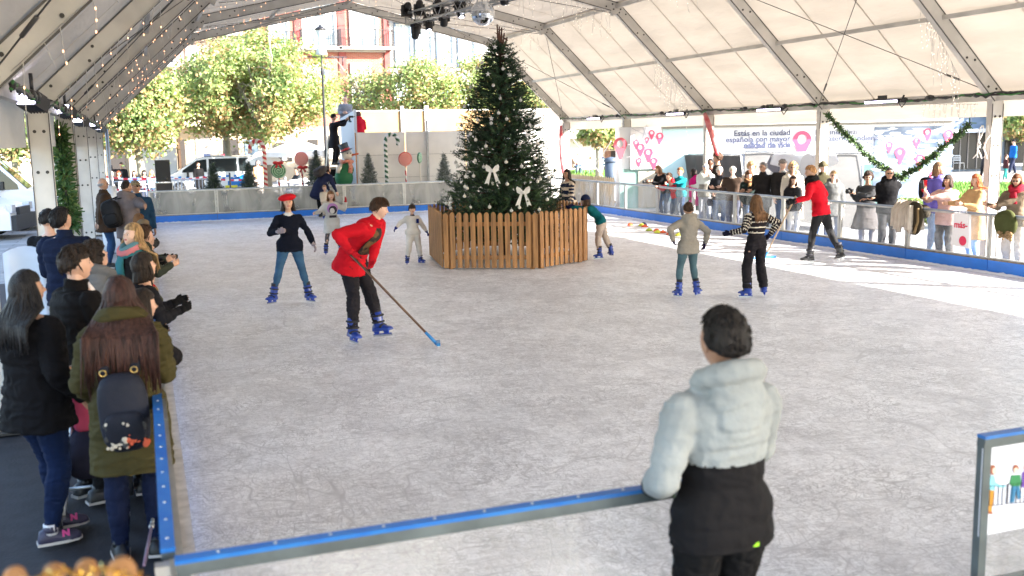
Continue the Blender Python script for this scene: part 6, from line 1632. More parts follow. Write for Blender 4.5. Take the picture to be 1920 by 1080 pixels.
def crowd_barrier(c, rz, label, copy=None):
 if copy: return copy_tree(copy, c, rz)
 t = thing('crowd_barrier', label, 'barrier', c, rz, group='metal crowd barriers by the police van'); m = MB(); m.tube([(-1, 0, .2), (-1, 0, 1.05), (1, 0, 1.05), (1, 0, .2), (-1, 0, .2)], .02, 6)
 for k in range(15): m.tube([(-.9 + k * .128, 0, .2), (-.9 + k * .128, 0, 1.05)], .012, 5)
 m.build('frame', M_steel, t, local=True); m = MB()
 for x in (-.7, .7): m.box((x, 0, .02), (.05, .5, .03)); m.tube([(x, 0, .02), (x, 0, .22)], .02, 6)
 m.build('feet', M_steel, t, local=True); return t
cb = crowd_barrier(Vector((AY(347, 350, 40).x, 40, 0)), R(2), 'galvanised crowd barrier in front of the police van and the cafe guests')
for px in (295, 243): crowd_barrier(Vector((AY(px, 350, 40).x, 40.2, 0)), R(2), '', cb)
def tape(pts, label):
 m = MB()
 for a, b in zip(pts[:-1], pts[1:]):
  a, b = Vector(a), Vector(b); n = 12
  for k in range(n):
   q0 = a.lerp(b, k / n); q1 = a.lerp(b, (k + 1) / n); q0 = q0 - Vector((0, 0, .1 * math.sin(math.pi * k / n))); q1 = q1 - Vector((0, 0, .1 * math.sin(math.pi * (k + 1) / n))); m.bar(q0, q1, .004, .07, k % 2, (0, 0, 1))
 tag(m.build('barrier_tape', [mat('tape_red', (.5, .02, .04), .5), mat('tape_white', (.72, .70, .68), .5)]), label, 'tape', 'red and white barrier tape')
tape([AY(195, 331, 41.0), AY(300, 331, 41.2), AY(380, 332, 41.2), AY(480, 334, 41.2)], 'red and white tape stretched across in front of the police van')
tape([AY(195, 352, 39.6), AY(262, 350, 39.6), AY(305, 356, 39.6)], 'lower red and white tape before the seated guests')
m = MB(); c = AY(432, 350, 41.2); m.tube([(c.x, 41.2, 0), (c.x, 41.2, c.z + .55)], .035, 8); m.lathe((c.x, 41.2, 0), [(.18, 0), (.18, .03), (.04, .06)], 14); tag(m.build('tape_post', M_black), 'black post holding the tape in front of the police van wheel', 'post')
# --- right side: kiosk with the sign, screens, banner, fence, restaurant
n_k = Vector((-.40, -.92, 0)).normalized(); Kp = Vector((23.2, 24.6, 0)); K = lambda px, py, off=0: AP(px, py, Kp + n_k * off, n_k)
ux = (K(1700, 260) - K(1600, 260)); ux.z = 0; ux.normalize(); uz = Vector((0, 0, 1)); kr = Matrix((ux, uz, -ux.cross(uz) * -1)).transposed(); kr = Matrix((ux, uz, ux.cross(uz))).transposed()
kio = thing('information_kiosk', 'long white kiosk wall printed with Spanish and Basque sentences and a photo map', 'kiosk', K(1480, 330))
xa, xb = K(1162, 250), K(1789, 250); zt = K(1500, 232).z
def kbox(name, a, b, z0, z1, off, d_, m_, parent=kio):
 m = MB(); A = Vector((a.x, a.y, 0)) + n_k * off; Bq = Vector((b.x, b.y, 0)) + n_k * off; c = (A + Bq) / 2; m.box((c.x, c.y, (z0 + z1) / 2), ((Bq - A).length, d_, z1 - z0), 0, Matrix.Rotation(math.atan2((Bq - A).y, (Bq - A).x), 3, 'Z')); return m.build(name, m_, parent)
kbox('wall', xa, xb, 0, zt, -1.6, 3.0, mat('kiosk_white', (.70, .71, .72), .5))
kbox('cornice', K(1240, 240), xb, zt + .004, zt + .22, -1.45, 3.5, mat('cornice_white', (.66, .62, .56), .6)); kbox('cornice_shadow_strip', K(1240, 240), xb, zt - .06, zt, -.06, .14, mat('cornice_grey', (.30, .29, .26), .6))  # solid grey strip holds the shadow line under the cornice in its colour
kbox('roof_box', K(1655, 240), xb, zt + .224, zt + .95, -1.5, 2.8, mat('cornice_white', (.66, .62, .56)))
for k in range(6): kbox('roof_slat', K(1655, 240), xb, zt + .30 + k * .11, zt + .325 + k * .11, -.08, .03, mat('cornice_grey', (.30, .29, .26)))
z_p0 = K(1200, 317).z
kbox('teal_panel', K(1243, 280), K(1330, 280), .3, zt - .08, -.085, .03, mat('panel_teal', (.42, .60, .62), .5, var=.04, scale=1))
kbox('green_glass', xa, K(1243, 280), .1, z_p0, -.085, .03, mat('panel_glass_green', (.22, .36, .32), .15)); kbox('sand_panel', K(1197, 280), K(1240, 280), .12, z_p0 - .06, -.06, .03, mat('panel_sand', (.40, .36, .29), .6))
kbox('glass_door', K(1617, 330), K(1650, 330), .1, K(1640, 308).z, -.08, .03, mat('door_glass', (.10, .17, .16), .1))
phm = mat('map_blue', (.24, .29, .37), .5, col2=(.05, .08, .13), scale=1.6)
kbox('photo_map', K(1640, 280), xb, .3, K(1700, 237).z, -.075, .03, phm)
m = MB(); rr = random.Random(9)    # cloud-like white patches on the photo
for _ in range(110):
 px = rr.uniform(1645, 1785); py = rr.uniform(240, 340); q = K(px, py, -.055); w = rr.uniform(.05, .28); h = rr.uniform(.02, .09)
 m.prism([(w * math.cos(a_) * (1 + .25 * math.sin(3 * a_)), h * math.sin(a_) * (1 + .25 * math.cos(2 * a_))) for a_ in np.linspace(0, 6.283, 11, endpoint=False)], q, ux, uz, .004 + _ * .00002)
m.build('cloud_print', mat('map_white', (.50, .52, .55), .5), kio)
def pin(m, px, py, s, mi=0, off=-.05, hole=True):
 """balloon shaped map pin with a hole"""
 c = K(px, py, off); out = []; inn = []
 for a_ in np.linspace(0, 2 * math.pi, 22, endpoint=False):
  q_ = max(0, -math.sin(a_)); out.append((.275 * s * math.cos(a_) * (1 - .42 * q_), .29 * s * math.sin(a_) * (1 + 1.0 * q_ * q_))); inn.append((.55 * s * .24 * math.cos(a_), .55 * s * .26 * math.sin(a_) + .55 * s * .08))
 n = len(out); v = [tuple(c + ux * x + uz * y) for x, y in out] + [tuple(c + ux * x + uz * y) for x, y in inn]
 m.add(v, [(i, (i + 1) % n, (i + 1) % n + n, i + n) for i in range(n)], mi)
m = MB()
for px, py, s in ((1667, 273, .42), (1688, 287, .62), (1719, 265, .40), (1739, 249, .48), (1778, 253, .55), (1725, 300, .60), (1750, 330, .5)): m = MB(); pin(m, px, py, s); m.build('printed_pin', mat('pin_pink', (.55, .06, .13), .5), kio)
for px, py, s in ((1193, 268, .34), (1222, 250, .36), (1237, 256, .44), (1201, 277, .50), (1216, 287, .52), (1226, 303, .44), (1198, 302, .34), (1213, 262, .26)): m = MB(); pin(m, px, py, s, 0, .02); m.build('printed_pin', mat('pin_pink', (.55, .06, .13), .5), kio)
m = MB(); pin(m, 1504, 264, 1.05, 0); m.build('printed_pin_large', mat('pin_pink', (.55, .06, .13), .5), kio)
m = MB(); pin(m, 1163, 272, .8); m.build('printed_pin_large', mat('pin_coral', (.55, .10, .14), .5), kio)
m = MB()       # street lines of the small map
for _ in range(46):
 px = rr.uniform(1186, 1236); py = rr.uniform(243, 312); a_ = rr.uniform(-.5, .5) if _ % 2 else rr.uniform(1.1, 2.0); w = rr.uniform(.1, .5); q = K(px, py, .012); m.bar(q - (ux * math.cos(a_) + uz * math.sin(a_)) * w / 2, q + (ux * math.cos(a_) + uz * math.sin(a_)) * w / 2, .004, .018, 0, uz if abs(math.sin(a_)) < .7 else ux)
m.build('map_lines', mat('map_line_grey', (.50, .50, .55), .6), kio)
kbox('map_sheet', K(1182, 280), K(1240, 280), z_p0, K(1210, 240).z, -.02, .05, mat('kiosk_sheet', (.73, .72, .74), .5))
INK = mat('sign_ink', (.045, .055, .11), .6)
def ktext(body, px, py, px_h, right=True, of=0.0):
 q = K(px, py, -.03); return text_obj('sign_text', body, px_h, q, kr, INK, kio, align='RIGHT' if right else 'LEFT', ext=.006, offset=of)
hz = (K(1480, 240).z - K(1480, 252).z) * 1.36
for s_, py, of in (('Estás en la ciudad', 253, 0), ('española con mayor', 264.5, 0), ('calidad de vida', 276, .010)):
 ktext(s_, 1482, py, hz * .92, True, of + .004)
for s_, py in (('Espainian bizi', 253), ('kalitaterik handiena', 265), ('duen hirian zaude', 277)): ktext(s_, 1528, py, hz * .92, False)
q = AP(1443, 300, Vector((20, 27, 0)), n_k); m = MB(); m.box((q.x, q.y, 1.3), (.16, .16, 2.75)); tag(m.build('square_post', mat('post_grey', (.42, .42, .43), .6)), 'grey square post in front of the printed sentence', 'post')
q = AX(1170, 262, 15.0)
def xbox(name, px0, px1, py_top, X, label, m_, cat_, z0=.05, py1=None, th_=.05, group=None):
 a, b = AX(px0, py_top, X), AX(px1, py_top if py1 is None else py1, X); zt_ = (a.z + b.z) / 2; m = MB(); n = 14; vs = []
 t = thing(name, label, cat_, (X, (a.y + b.y) / 2, 0), group=group)
 for i in range(n + 1):
  for k in range(5): y = a.y + (b.y - a.y) * i / n; vs.append((X + .03 * math.sin(i * 1.3 + k) + (.05 * math.sin(k * 1.1)), y, z0 + (zt_ - z0 - .02) * k / 4))
 m.add(vs, [(i * 5 + k, (i + 1) * 5 + k, (i + 1) * 5 + k + 1, i * 5 + k + 1) for i in range(n) for k in range(4)], 0, True); m.build('cloth', m_, t)
 m = MB()
 for y in (a.y, b.y): m.tube([(X + .07, y, 0), (X + .07, y, zt_)], .022, 8)
 m.tube([(X + .07, a.y, zt_), (X + .07, b.y, zt_)], .022, 8); m.build('frame', M_steel, t); return t, a, b, zt_
M_scr = mat('screen_dark', (.055, .05, .048), .6, var=.2, scale=.9)
xbox('fabric_screen', 1269, 1321, 289, 16.0, 'dark fabric screen at the left behind the woman in magenta', M_scr, 'screen', group='dark fabric screens behind the right spectators')
xbox('fabric_screen', 1336, 1391, 290, 16.0, 'dark fabric screen behind the two men with dark hair', M_scr, 'screen', group='dark fabric screens behind the right spectators')
bt, ba, bb, bz = xbox('printed_banner', 1394, 1614, 286, 16.2, 'large grey banner with white rounded shapes behind the right spectators', canvas_mat('banner_grey', (.20, .20, .20), .45), 'banner')
m = MB()
def XB(px, py, off=.12): return AX(px, py, 16.2 - off)
def xpoly(pp, mi, off):
 pts = [XB(x, y, off) for x, y in pp]; m.prism([(-p.y, p.z) for p in pts], (16.2 - off, 0, 0), (0, -1, 0), (0, 0, 1), .006, mi)
xpoly([(1452, 288), (1540, 283), (1536, 345), (1446, 320), (1440, 306)], 0, .10); xpoly([(1552, 288), (1566, 286), (1573, 305), (1560, 312), (1545, 312)], 0, .10)
xpoly([(1478 + 26 * math.cos(a_) * 1.35, 342 + 56 * math.sin(a_)) for a_ in np.linspace(0, 6.283, 28, endpoint=False)], 0, .115)
xpoly([(1515 + 15.5 * math.cos(a_), 314 + 26 * math.sin(a_)) for a_ in np.linspace(0, 6.283, 24, endpoint=False)], 1, .13)
xpoly([(1438, 306), (1445, 292), (1448, 290), (1443, 308), (1462, 313), (1461, 322), (1450, 324), (1440, 316)], 2, .14)
m.build('printed_shapes', [canvas_mat('banner_white', (.86, .86, .86), .55), mat('banner_grey_light', (.48, .48, .48), .6), mat('banner_slate', (.10, .10, .12), .6)], bt)
a, b = AX(1064, 334, 14.35), AX(1152, 340, 14.0); t = thing('picket_fence', 'pale wooden picket fence between the lawn and the far right barrier', 'fence', (14.2, (a.y + b.y) / 2, 0)); m = MB()
A = Vector((14.35, a.y, 0)); Bq = Vector((14.0, b.y, 0)); n = 22; d_ = (Bq - A); L_ = d_.length; d_.normalize(); zt_ = 1.05
for k in range(n):
 c = A.lerp(Bq, (k + .5) / n); w = L_ / n * .40; m.prism([(-w, 0), (w, 0), (w, zt_ - .06), (0, zt_), (-w, zt_ - .06)], c + Vector((0, 0, .03)), d_, (0, 0, 1), .02)
m.build('pickets', M_paleWood, t); m = MB()
for z in (.3, .85): m.bar(A + Vector((.03, 0, z)), Bq + Vector((.03, 0, z)), .03, .07)
m.build('rails', M_paleWood, t)
c = AX(1146, 335, 20.5); c = G(1146, 341, 0); m = MB(); t = thing('litter_bin', 'dark blue litter bin beside the cafe terrace', 'litter bin', c); m.lathe(c, [(.30, 0), (.33, .06), (.33, 1.0)], 20); m.build('body', mat('bin_blue', (.05, .07, .10), .6), t); m = MB(); m.lathe(c, [(.36, 1.0), (.38, 1.06), (.36, 1.2), (.05, 1.27)], 20); m.build('lid', mat('bin_blue', (.05, .07, .10)), t)
rs = thing('cafe_pavilion', 'dark glazed cafe pavilion behind the terrace tables', 'building', G(1110, 316, 0)); YR = 66;
a, b = AY(1060, 262, YR), AY(1172, 262, YR); m = MB(); m.box(((a.x + b.x) / 2, YR + 3, (a.z) / 2), (b.x - a.x + 8, 5, a.z)); m.build('glass_front', mat('cafe_dark', (.025, .018, .016), .15, var=.5, scale=.5), rs)
m = MB(); m.box(((a.x + b.x) / 2, YR + 1.4, a.z + .8), (b.x - a.x + 9, 9, 1.4)); m.build('canopy', M_white, rs); m = MB()
for px in (1090, 1105, 1130): x = AY(px, 300, YR + .3).x; m.box((x, YR + .35, a.z / 2), (.25, .25, a.z), 0)
for py in (283, 299): z = AY(1100, py, YR + .3).z; m.box(((a.x + b.x) / 2, YR + .42, z), (b.x - a.x + 7, .08, .08))
m.build('mullions', mat('mullion_tan', (.42, .34, .26), .6), rs); m = MB()
for px0, px1 in ((1112, 1122), (1128, 1150), (1066, 1080)): q0, q1 = AY(px0, 270, YR), AY(px1, 300, YR); m.box(((q0.x + q1.x) / 2, YR + .44, (q0.z + q1.z) / 2), (q1.x - q0.x, .06, q0.z - q1.z))
m.build('timber_panels', mat('timber_red', (.20, .09, .05), .6, var=.3), rs)
M_mint = mat('chair_mint', (.30, .50, .50), .5); g2 = 'mint coloured terrace chairs'; c0 = None
for px, Y, rz in ((1087, 57, 180), (1097, 56, 170), (1110, 57, 190), (1121, 56, 180), (1130, 58, 200), (1080, 60, 20)):
 c = AY(px, 320, Y); c.z = 0
 if c0 is None: c0 = cafe_chair(c, R(rz), 'mint coloured chair on the terrace seen over the pale picket fence', M_mint, g2)
 else: copy_tree(c0, c, R(rz))
for px, Y in ((1092, 58), (1118, 58)): c = AY(px, 320, Y); c.z = 0; copy_tree(tb0, c, label='cafe table on the terrace behind the pale picket fence', group='terrace tables')
m = MB(); m.bar(AX(1075, 262, 16.4), AX(1136, 338, 16.4), .03, .03); m.bar(AX(1146, 265, 16.5), AX(1108, 322, 16.5), .03, .03); tag(m.build('diagonal_stays', M_alu), 'crossed aluminium stay bars outside the far right opening', 'stay bars')
n_r = Vector((-.42, -.91, 0)); Rp = G(1850, 320, 0); Q = lambda px, py, off=0: AP(px, py, Rp + n_r * off, n_r); ur = (Q(1900, 260) - Q(1800, 260)); ur.z = 0; ur.normalize(); rr3 = Matrix((ur, uz, ur.cross(uz))).transposed(); ra = math.atan2(ur.y, ur.x)
rt = thing('restaurant', 'blue grey restaurant facade with a black script sign at the right', 'building', Q(1850, 320))
def qbox(name, px0, px1, py0, py1, off, d_, m_):
 a, b = Q(px0, 260, off), Q(px1, 260, off); z1 = Q((px0 + px1) / 2, py0, off).z; z0 = Q((px0 + px1) / 2, py1, off).z; m = MB(); m.box(((a.x + b.x) / 2, (a.y + b.y) / 2, (z0 + z1) / 2), ((b - a).xy.length, d_, z1 - z0), 0, Matrix.Rotation(ra, 3, 'Z')); return m.build(name, m_, rt)
z_ = 0
a, b = Q(1740, 260, -4), Q(2080, 260, -4); m = MB(); m.box(((a.x + b.x) / 2, (a.y + b.y) / 2, 3.4), ((b - a).xy.length, 7.8, 6.8), 0, Matrix.Rotation(ra, 3, 'Z')); m.build('wall', mat('wall_bluegrey', (.20, .24, .30), .8), rt)
qbox('glass_front', 1760, 1862, 248, 317, -.05, .14, mat('rest_dark', (.02, .017, .016), .2)); qbox('glass_front', 1885, 2050, 262, 305, -.05, .14, mat('rest_dark', (.02, .017, .016)))
qbox('canopy', 1740, 2060, 240, 247, .7, 1.6, mat('canopy_white', (.45, .47, .50), .6)); qbox('sill', 1870, 2050, 305, 310, .05, .1, M_white)
for px in (1800, 1815, 1832, 1850): qbox('mullion', px, px + 1.6, 248, 316, .06, .08, mat('mullion_grey', (.25, .22, .20), .6))
text_obj('sign_script', 'Bar Mono', (Q(1800, 205).z - Q(1800, 222).z) * 1.25, Q(1789, 221, .05), rr3, M_black, rt, shear=.35, ext=.02)
def twig_tree(px, Y, py0, py1, half, n, label, seed, leaf=.16):
 return plane_tree(px, Y, py0, py1, half, label, n, seed, leaf)
twig_tree(1925, 42, 195, 262, 50, 2600, 'dark leaved tree in front of the restaurant at the right edge', 21)
twig_tree(1122, 50, 215, 272, 34, 2200, 'leafy branches hanging before the cafe pavilion canopy', 22)
def shrub(px, Y, h, w, n, label, seed):
 c = AX(px, 370, Y) if False else AY(px, 370, Y); c.z = 0; r = np.random.default_rng(seed); t = thing('shrub', label, 'shrub', c, group='low shrubs at the edge of the lawn'); m = MB()
 for k in range(7): a_ = k * .9; m.tube([c, c + Vector((math.cos(a_) * w * .5, math.sin(a_) * w * .5, h * .8))], [.02, .008], 5)
 m.build('stems', M_barkp, t); q = r.normal(0, 1, (n, 3)); q /= np.linalg.norm(q, axis=1)[:, None]; q = q * (r.random((n, 1)) ** .4) * np.array([w, w, h * .5]) + np.array([c.x, c.y, h * .55]); d_ = r.normal(0, 1, (n, 3)); d_ /= np.linalg.norm(d_, axis=1)[:, None]; u = np.cross(d_, r.normal(0, 1, (n, 3))); u /= np.linalg.norm(u, axis=1)[:, None]
 m = MB(); m.cards(q, u * .06, np.cross(d_, u) * .035, (r.random(n) > .5).astype(int)); m.build('foliage', [M_leafs[3], M_leafs[0]], t)
for px, Y, h, w, sd in ((1702, 22, .55, .5, 1), (1728, 20.5, .5, .45, 2), (1850, 18.5, .35, .5, 3), (1790, 19.5, .3, .4, 4)): shrub(px, Y, h, w, 900, 'low leafy shrub outside the right side of the marquee', sd)
# --- near left: gold tinsel and wooden fence tops close to the camera
for k, (px, py, w) in enumerate(((25, 1064, .027), (98, 1058, .026), (160, 1050, .027), (226, 1046, .032), (-48, 1070, .027))):
 Y = 2.35; c = AY(px, py, Y); m = MB(); m.prism([(-w, -.9), (w, -.9), (w, -.03), (w * .7, -.008), (w * .25, 0), (-w * .25, 0), (-w * .7, -.008), (-w, -.03)], c, (1, 0, 0), (0, 0, 1), .022)
 tag(m.build('garden_stake', M_wood), ('pale', 'brown', 'second', 'widest', 'hidden')[k] + ' round topped wooden picket at the bottom left by the camera', 'stake', 'wooden pickets at the bottom left')
pts = [AY(px, py, 2.30) for px, py in ((40, 1092), (120, 1068), (145, 1082), (195, 1064), (250, 1082), (300, 1098))]
leafy('tinsel', pts, .010, 170, 'gold tinsel wound round the wooden pickets at the bottom left', 'tinsel', [mat('tinsel_core', (.3, .15, .02), .4), mat('tinsel_gold', (.65, .36, .06), .18, 1.0), mat('tinsel_gold_pale', (.75, .52, .16), .2, 1.0)], .007, None, 5, .003)
for i, (px, py, c_) in enumerate(((1182, 423, 0), (1203, 424, 1), (1209, 426, 0), (1217, 433, 2), (1231, 434, 0), (1233, 437, 1), (1243, 437, 0), (1256, 440, 0), (1272, 442, 1), (1207, 422, 3))):
 p = G(px, py, .0); m = MB(); m.lathe(p, [(.10, .006), (.09, .02), (.06, .05), (.02, .075)], 12);
 tag(m.build('marker_cone', [mat('cone_%d' % c_, [(.75, .12, .04), (.62, .65, .05), (.45, .55, .06), (.02, .06, .16)][c_], .5)]), ['orange', 'yellow', 'lime', 'dark blue'][c_] + ' flat marker disc lying on the sunny ice near the right barrier', 'marker disc', 'coloured marker discs on the ice')
# --- things people carry
def rbox(m, c, size, rot, mi=0, p=3.2, n=20, k=9):
 """soft rounded box"""
 rings = []
 for i in range(k + 1):
  t = -math.pi / 2 + math.pi * i / k; zz = math.copysign(abs(math.sin(t)) ** (2 / p), math.sin(t)); cc = max(.02, abs(math.cos(t)) ** (2 / p)); rg = []
  for j in range(n):
   a = 2 * math.pi * j / n; x = math.copysign(abs(math.cos(a)) ** (2 / p), math.cos(a)) * cc; y = math.copysign(abs(math.sin(a)) ** (2 / p), math.sin(a)) * cc
   rg.append(tuple(Vector(c) + rot @ Vector((x * size[0] / 2, y * size[1] / 2, zz * size[2] / 2))))
  rings.append(rg)
 m.loft(rings, mi)
def backpack(F, label, col, size=(.30, .17, .42), down=0.0, floral=False, tilt=0, back=.0, sidex=0.0, name='backpack'):
 M = F.M; fr = Matrix((F.r2, F.f2, F.d2)).transposed(); c = F.chest.lerp(F.upper, .3) - F.f2 * (.075 * F.B * F.fat + size[1] / 2 + .025 + back) - F.d2 * down + F.r2 * sidex
 W = lambda p: M @ Vector(p); R3 = M.to_3x3() @ fr @ Matrix.Rotation(R(tilt), 3, 'Y')
 t = thing(name, label, name.replace('_', ' '), W(c)); m = MB(); rbox(m, W(c), size, R3); m.build('main_bag', cloth_mat(col, rough=.6), t)
 m = MB(); rbox(m, W(c) + R3 @ Vector((0, -size[1] * .42, -size[2] * .18)), (size[0] * .8, size[1] * .5, size[2] * .45), R3); m.build('front_pocket', cloth_mat(tuple(x * .8 for x in col), rough=.6), t)
 if floral:
  r = random.Random(4); m = MB()
  for k in range(60):
   x = r.uniform(-.42, .42) * size[0]; z = r.uniform(-.40, -.08) * size[2]; q = W(c) + R3 @ Vector((x, -size[1] * (.66 - .25 * abs(x / size[0])), z)); w = r.uniform(.008, .018)
   m.ball(q, w, 7, 1 if (x > .0 and z < -.2 * size[2]) else (0 if r.random() < .7 else 2), (1, .25, 1), R3)
  m.build('flower_print', [mat('print_cream', (.55, .48, .38), .7), mat('print_orange', (.60, .10, .04), .7), mat('print_black', (.03, .03, .03), .7)], t)
  for sx in (-1, 1):
   m = MB(); q = W(c) + R3 @ Vector((sx * size[0] * .3, -.01, size[2] * .52)); m.tube([q + R3 @ Vector((math.cos(a) * .018, 0, math.sin(a) * .018)) for a in np.linspace(0, 6.28, 9)], .004, 5); m.build('buckle', mat('brass', (.6, .42, .15), .3, 1), t)
 for sx in (-1, 1):
  m = MB(); s_ = F.SH[sx] * .55 + F.upper * .45; top = s_ + F.d2 * (.045 * F.B + .03)
  m.tube([W(c) + R3 @ Vector((sx * size[0] * .3, size[1] * .3, size[2] * .48)), W(top - F.f2 * .05), W(top + F.f2 * .02), W(s_ + F.f2 * (.075 * F.B + .05)), W(s_ + F.f2 * (.085 * F.B + .03) - F.d2 * .16)], .017, 6, flat=(1.6, .5), ref=M.to_3x3() @ F.r2)
  m.build('strap', cloth_mat(tuple(x * .8 for x in col), rough=.6), t)
 return t
def camera_thing(p, yaw, label):
 rot = Matrix.Rotation(R(yaw), 3, 'Z'); t = thing('camera', label, 'camera', p); m = MB(); m.box(p, (.14, .06, .09), 0, rot); m.box(Vector(p) + rot @ Vector((0, 0, .055)), (.05, .05, .03), 0, rot); m.build('body', M_black, t)
 m = MB(); m.lathe(Vector(p) + rot @ Vector((0, .03, 0)), [(.036, 0), (.036, .07), (.042, .075), (.042, .10), (.03, .10)], 14, 0, axis=rot @ Matrix.Rotation(R(-90), 3, 'X')); m.build('lens', M_black, t); return t
def phone(p, yaw, label, sc=1.0):
 rot = Matrix.Rotation(R(yaw), 3, 'Z') @ Matrix.Rotation(R(-12), 3, 'X'); t = thing('phone', label, 'phone', p); m = MB(); m.box(p, (.075 * sc, .009, .155 * sc), 0, rot); m.build('body', M_black, t); m = MB(); m.box(Vector(p) + rot @ Vector((.015, .006, .05)), (.03, .003, .03), 0, rot); m.build('camera_lens', mat('lens_glass', (.12, .14, .18)), t)
def broom(top, bot, head_dir, label, wood=(.11, .055, .03), w=.32):
 top, bot = Vector(top), Vector(bot); t = thing('broom', label, 'broom', bot); d = (bot - top).normalized(); m = MB(); m.tube([top, bot - d * .2], .0145, 8); m.build('handle', mat('handle_%d' % int(wood[0] * 100), wood, .5, var=.2), t)
 m = MB(); m.tube([bot - d * .22, bot - d * .02], [.018, .022], 8); hd = Vector(head_dir).normalized(); m.bar(bot - hd * w / 2 + Vector((0, 0, .03)), bot + hd * w / 2 + Vector((0, 0, .03)), .045, .035); m.build('head', mat('broom_blue', (.02, .20, .50), .4), t)
 m = MB(); m.bar(bot - hd * w / 2 * .97 + Vector((0, 0, .008)), bot + hd * w / 2 * .97 + Vector((0, 0, .008)), .03, .016); m.build('scraper', mat('scraper_white', (.7, .72, .75), .4), t)
BLK = (.007, .007, .008); JE = (.035, .075, .17); JD = (.012, .03, .09); NAVY = (.012, .018, .045)
Wd = lambda p: ('w', tuple(p)); Lc = lambda *p: ('l', p)
# --- on the ice
def onice(px, py, ztop_px, Y=None, lift=.085):
 g = G(px, py, 0); z = AY(px, ztop_px, g.y).z; return (g.x, g.y), z - lift
p, H = onice(549, 570, 363); Yb_ = p[1]
F = person('girl in red beret and navy sweatshirt skating towards the camera with feet apart', p, 178, H - .02, hr=6.9, sex='f', skin='light', hair=('bob', 'dark', .95), hat=('beret', (.55, .012, .02)),
 top=('sweater', (.006, .008, .017), {'hem': -.055, 'cuff': .016}), under=(.7, .65, .62), bottom=('jeans', (.04, .10, .19), {'fit': (.004, .005, .004)}), shoes=('rental', 0), gloves=((.33, .28, .31),), fl=Lc(.0 - .24, .02, 0), fr=Lc(.28, .02, 0), footyaw=(28, -40),
 hl=Wd(AY(588, 458, Yb_ - .05)), hrt=Wd(AY(523, 434, Yb_ - .25)), head=(0, -8, 0), lean=6, pr=(.6, -.5, -.5))
p, H = onice(625, 478, 355)
F = person('girl in long grey printed sweatshirt dress with one red glove raised', p, 180, H - .02, hr=6.5, sex='f', skin='pale', hair=('bob', (.20, .09, .04), .62), top=('dress', (.52, .50, .49), {'hem': -.20, 'flare': .02, 'cuff': .018, 'add': .022}),
 bottom=('skirt', (.10, .09, .10)), shoes=('rental', 0), fl=Lc(-.17, 0, 0), fr=Lc(.16, .05, 0), footyaw=(20, -10), gloves=((.45, .02, .03), (-1,)), hl=Wd(AY(648, 378, p[1])), hrt=Wd(AY(590, 400, p[1] - .1)), pr=(.3, -.6, -.6), pl=(-.5, -.3, -.8), head=(0, -10, 0), lean=4)
q = F.w(F.chest + F.f2 * (.068 * F.B + .055) - F.d2 * .02)
m = MB(); m.ball(q + Vector((0, -.004, .05)), .115, 16, 0, (1, .16, .95)); m.ball(q + Vector((.005, -.018, .02)), .088, 14, 1, (1, .16, 1.0)); m.ball(q + Vector((-.012, -.03, .0)), .058, 12, 2, (.9, .14, 1.05)); m.box(q + Vector((0, -.02, -.12)), (.15, .02, .05), 1)
m.build('printed_motif', [mat('print_violet', (.40, .18, .45), .8), mat('print_ink', (.02, .015, .03), .8), mat('print_pale', (.6, .56, .55), .8)], F.root)
g0 = G(690, 642); Ym = g0.y
bt_, bb_ = AY(658, 478, Ym - .28), G(822, 648, .03)
hA = bt_.lerp(bb_, .02); hB = bt_.lerp(bb_, .215)
F = person('young man in red jacket and camouflage shirt bending over his broom', (g0.x, g0.y), 222, 1.80, hr=7.5, sex='m', fat=1.08, skin='pale', hair=('mop', 'brown'), top=('jacket', (.50, .008, .018), {'hem': -.09, 'collar': 1, 'cuff': .012, 'flare': .03, 'add': .022}),
 bottom=('trousers', (.018, .016, .020), {'trim': .06, 'fit': (.014, .018, .020)}), shoes=('rental', 0), gloves=((.45, .01, .02),), lean=47, side=0, twist=6, pel=(-.02, -.20), fl=Lc(-.14, .08, 0), fr=Lc(.16, -.10, 0), footyaw=(0, -32), head=(28, 12, 0),
 hl=Wd(hB + Vector((.02, .05, .06))), hrt=Wd(hA + Vector((-.02, .02, .05))), pl=(-.6, -.4, -.5), pr=(.75, -.75, .25), kl=(-.1, 1, 0), kr=(.1, 1, 0))
m = MB(); fr = Matrix((F.r2, F.f2, F.d2)).transposed(); rows = []
for i in range(9):
 t = .30 + .70 * i / 8; c = F.pelv.lerp(F.neck, .10 + .88 * t); hw = 1.6 * float(np.interp(t, [0, .25, .6, .9, 1], [.125, .12, .10, .055, .03])) ; dp = float(np.interp(t, [0, .3, .7, .92, 1], [.068, .066, .073, .057, .045])) * F.B + .045
 rows.append([tuple(c + F.r2 * (hw * math.sin(a)) + F.f2 * (dp * (.55 + .45 * math.cos(a)))) for a in np.linspace(-.60, 1.15, 9)] + [tuple(c + F.r2 * (hw * .9 * math.sin(a)) + F.f2 * (dp * (.55 + .45 * math.cos(a)) - .03)) for a in np.linspace(1.15, -.60, 9)])
m.loft(rows); m.build('shirt', mat('camouflage', (.14, .075, .03), .9, col2=(.018, .012, .010), scale=9, hard=True), F.root, local=True)
broom(bt_ - (bb_ - bt_).normalized() * .04, bb_, (.25, .95, 0), 'broom with blue squeegee head held by the man in the red jacket', w=.20)
p, H = onice(776, 496, 379)
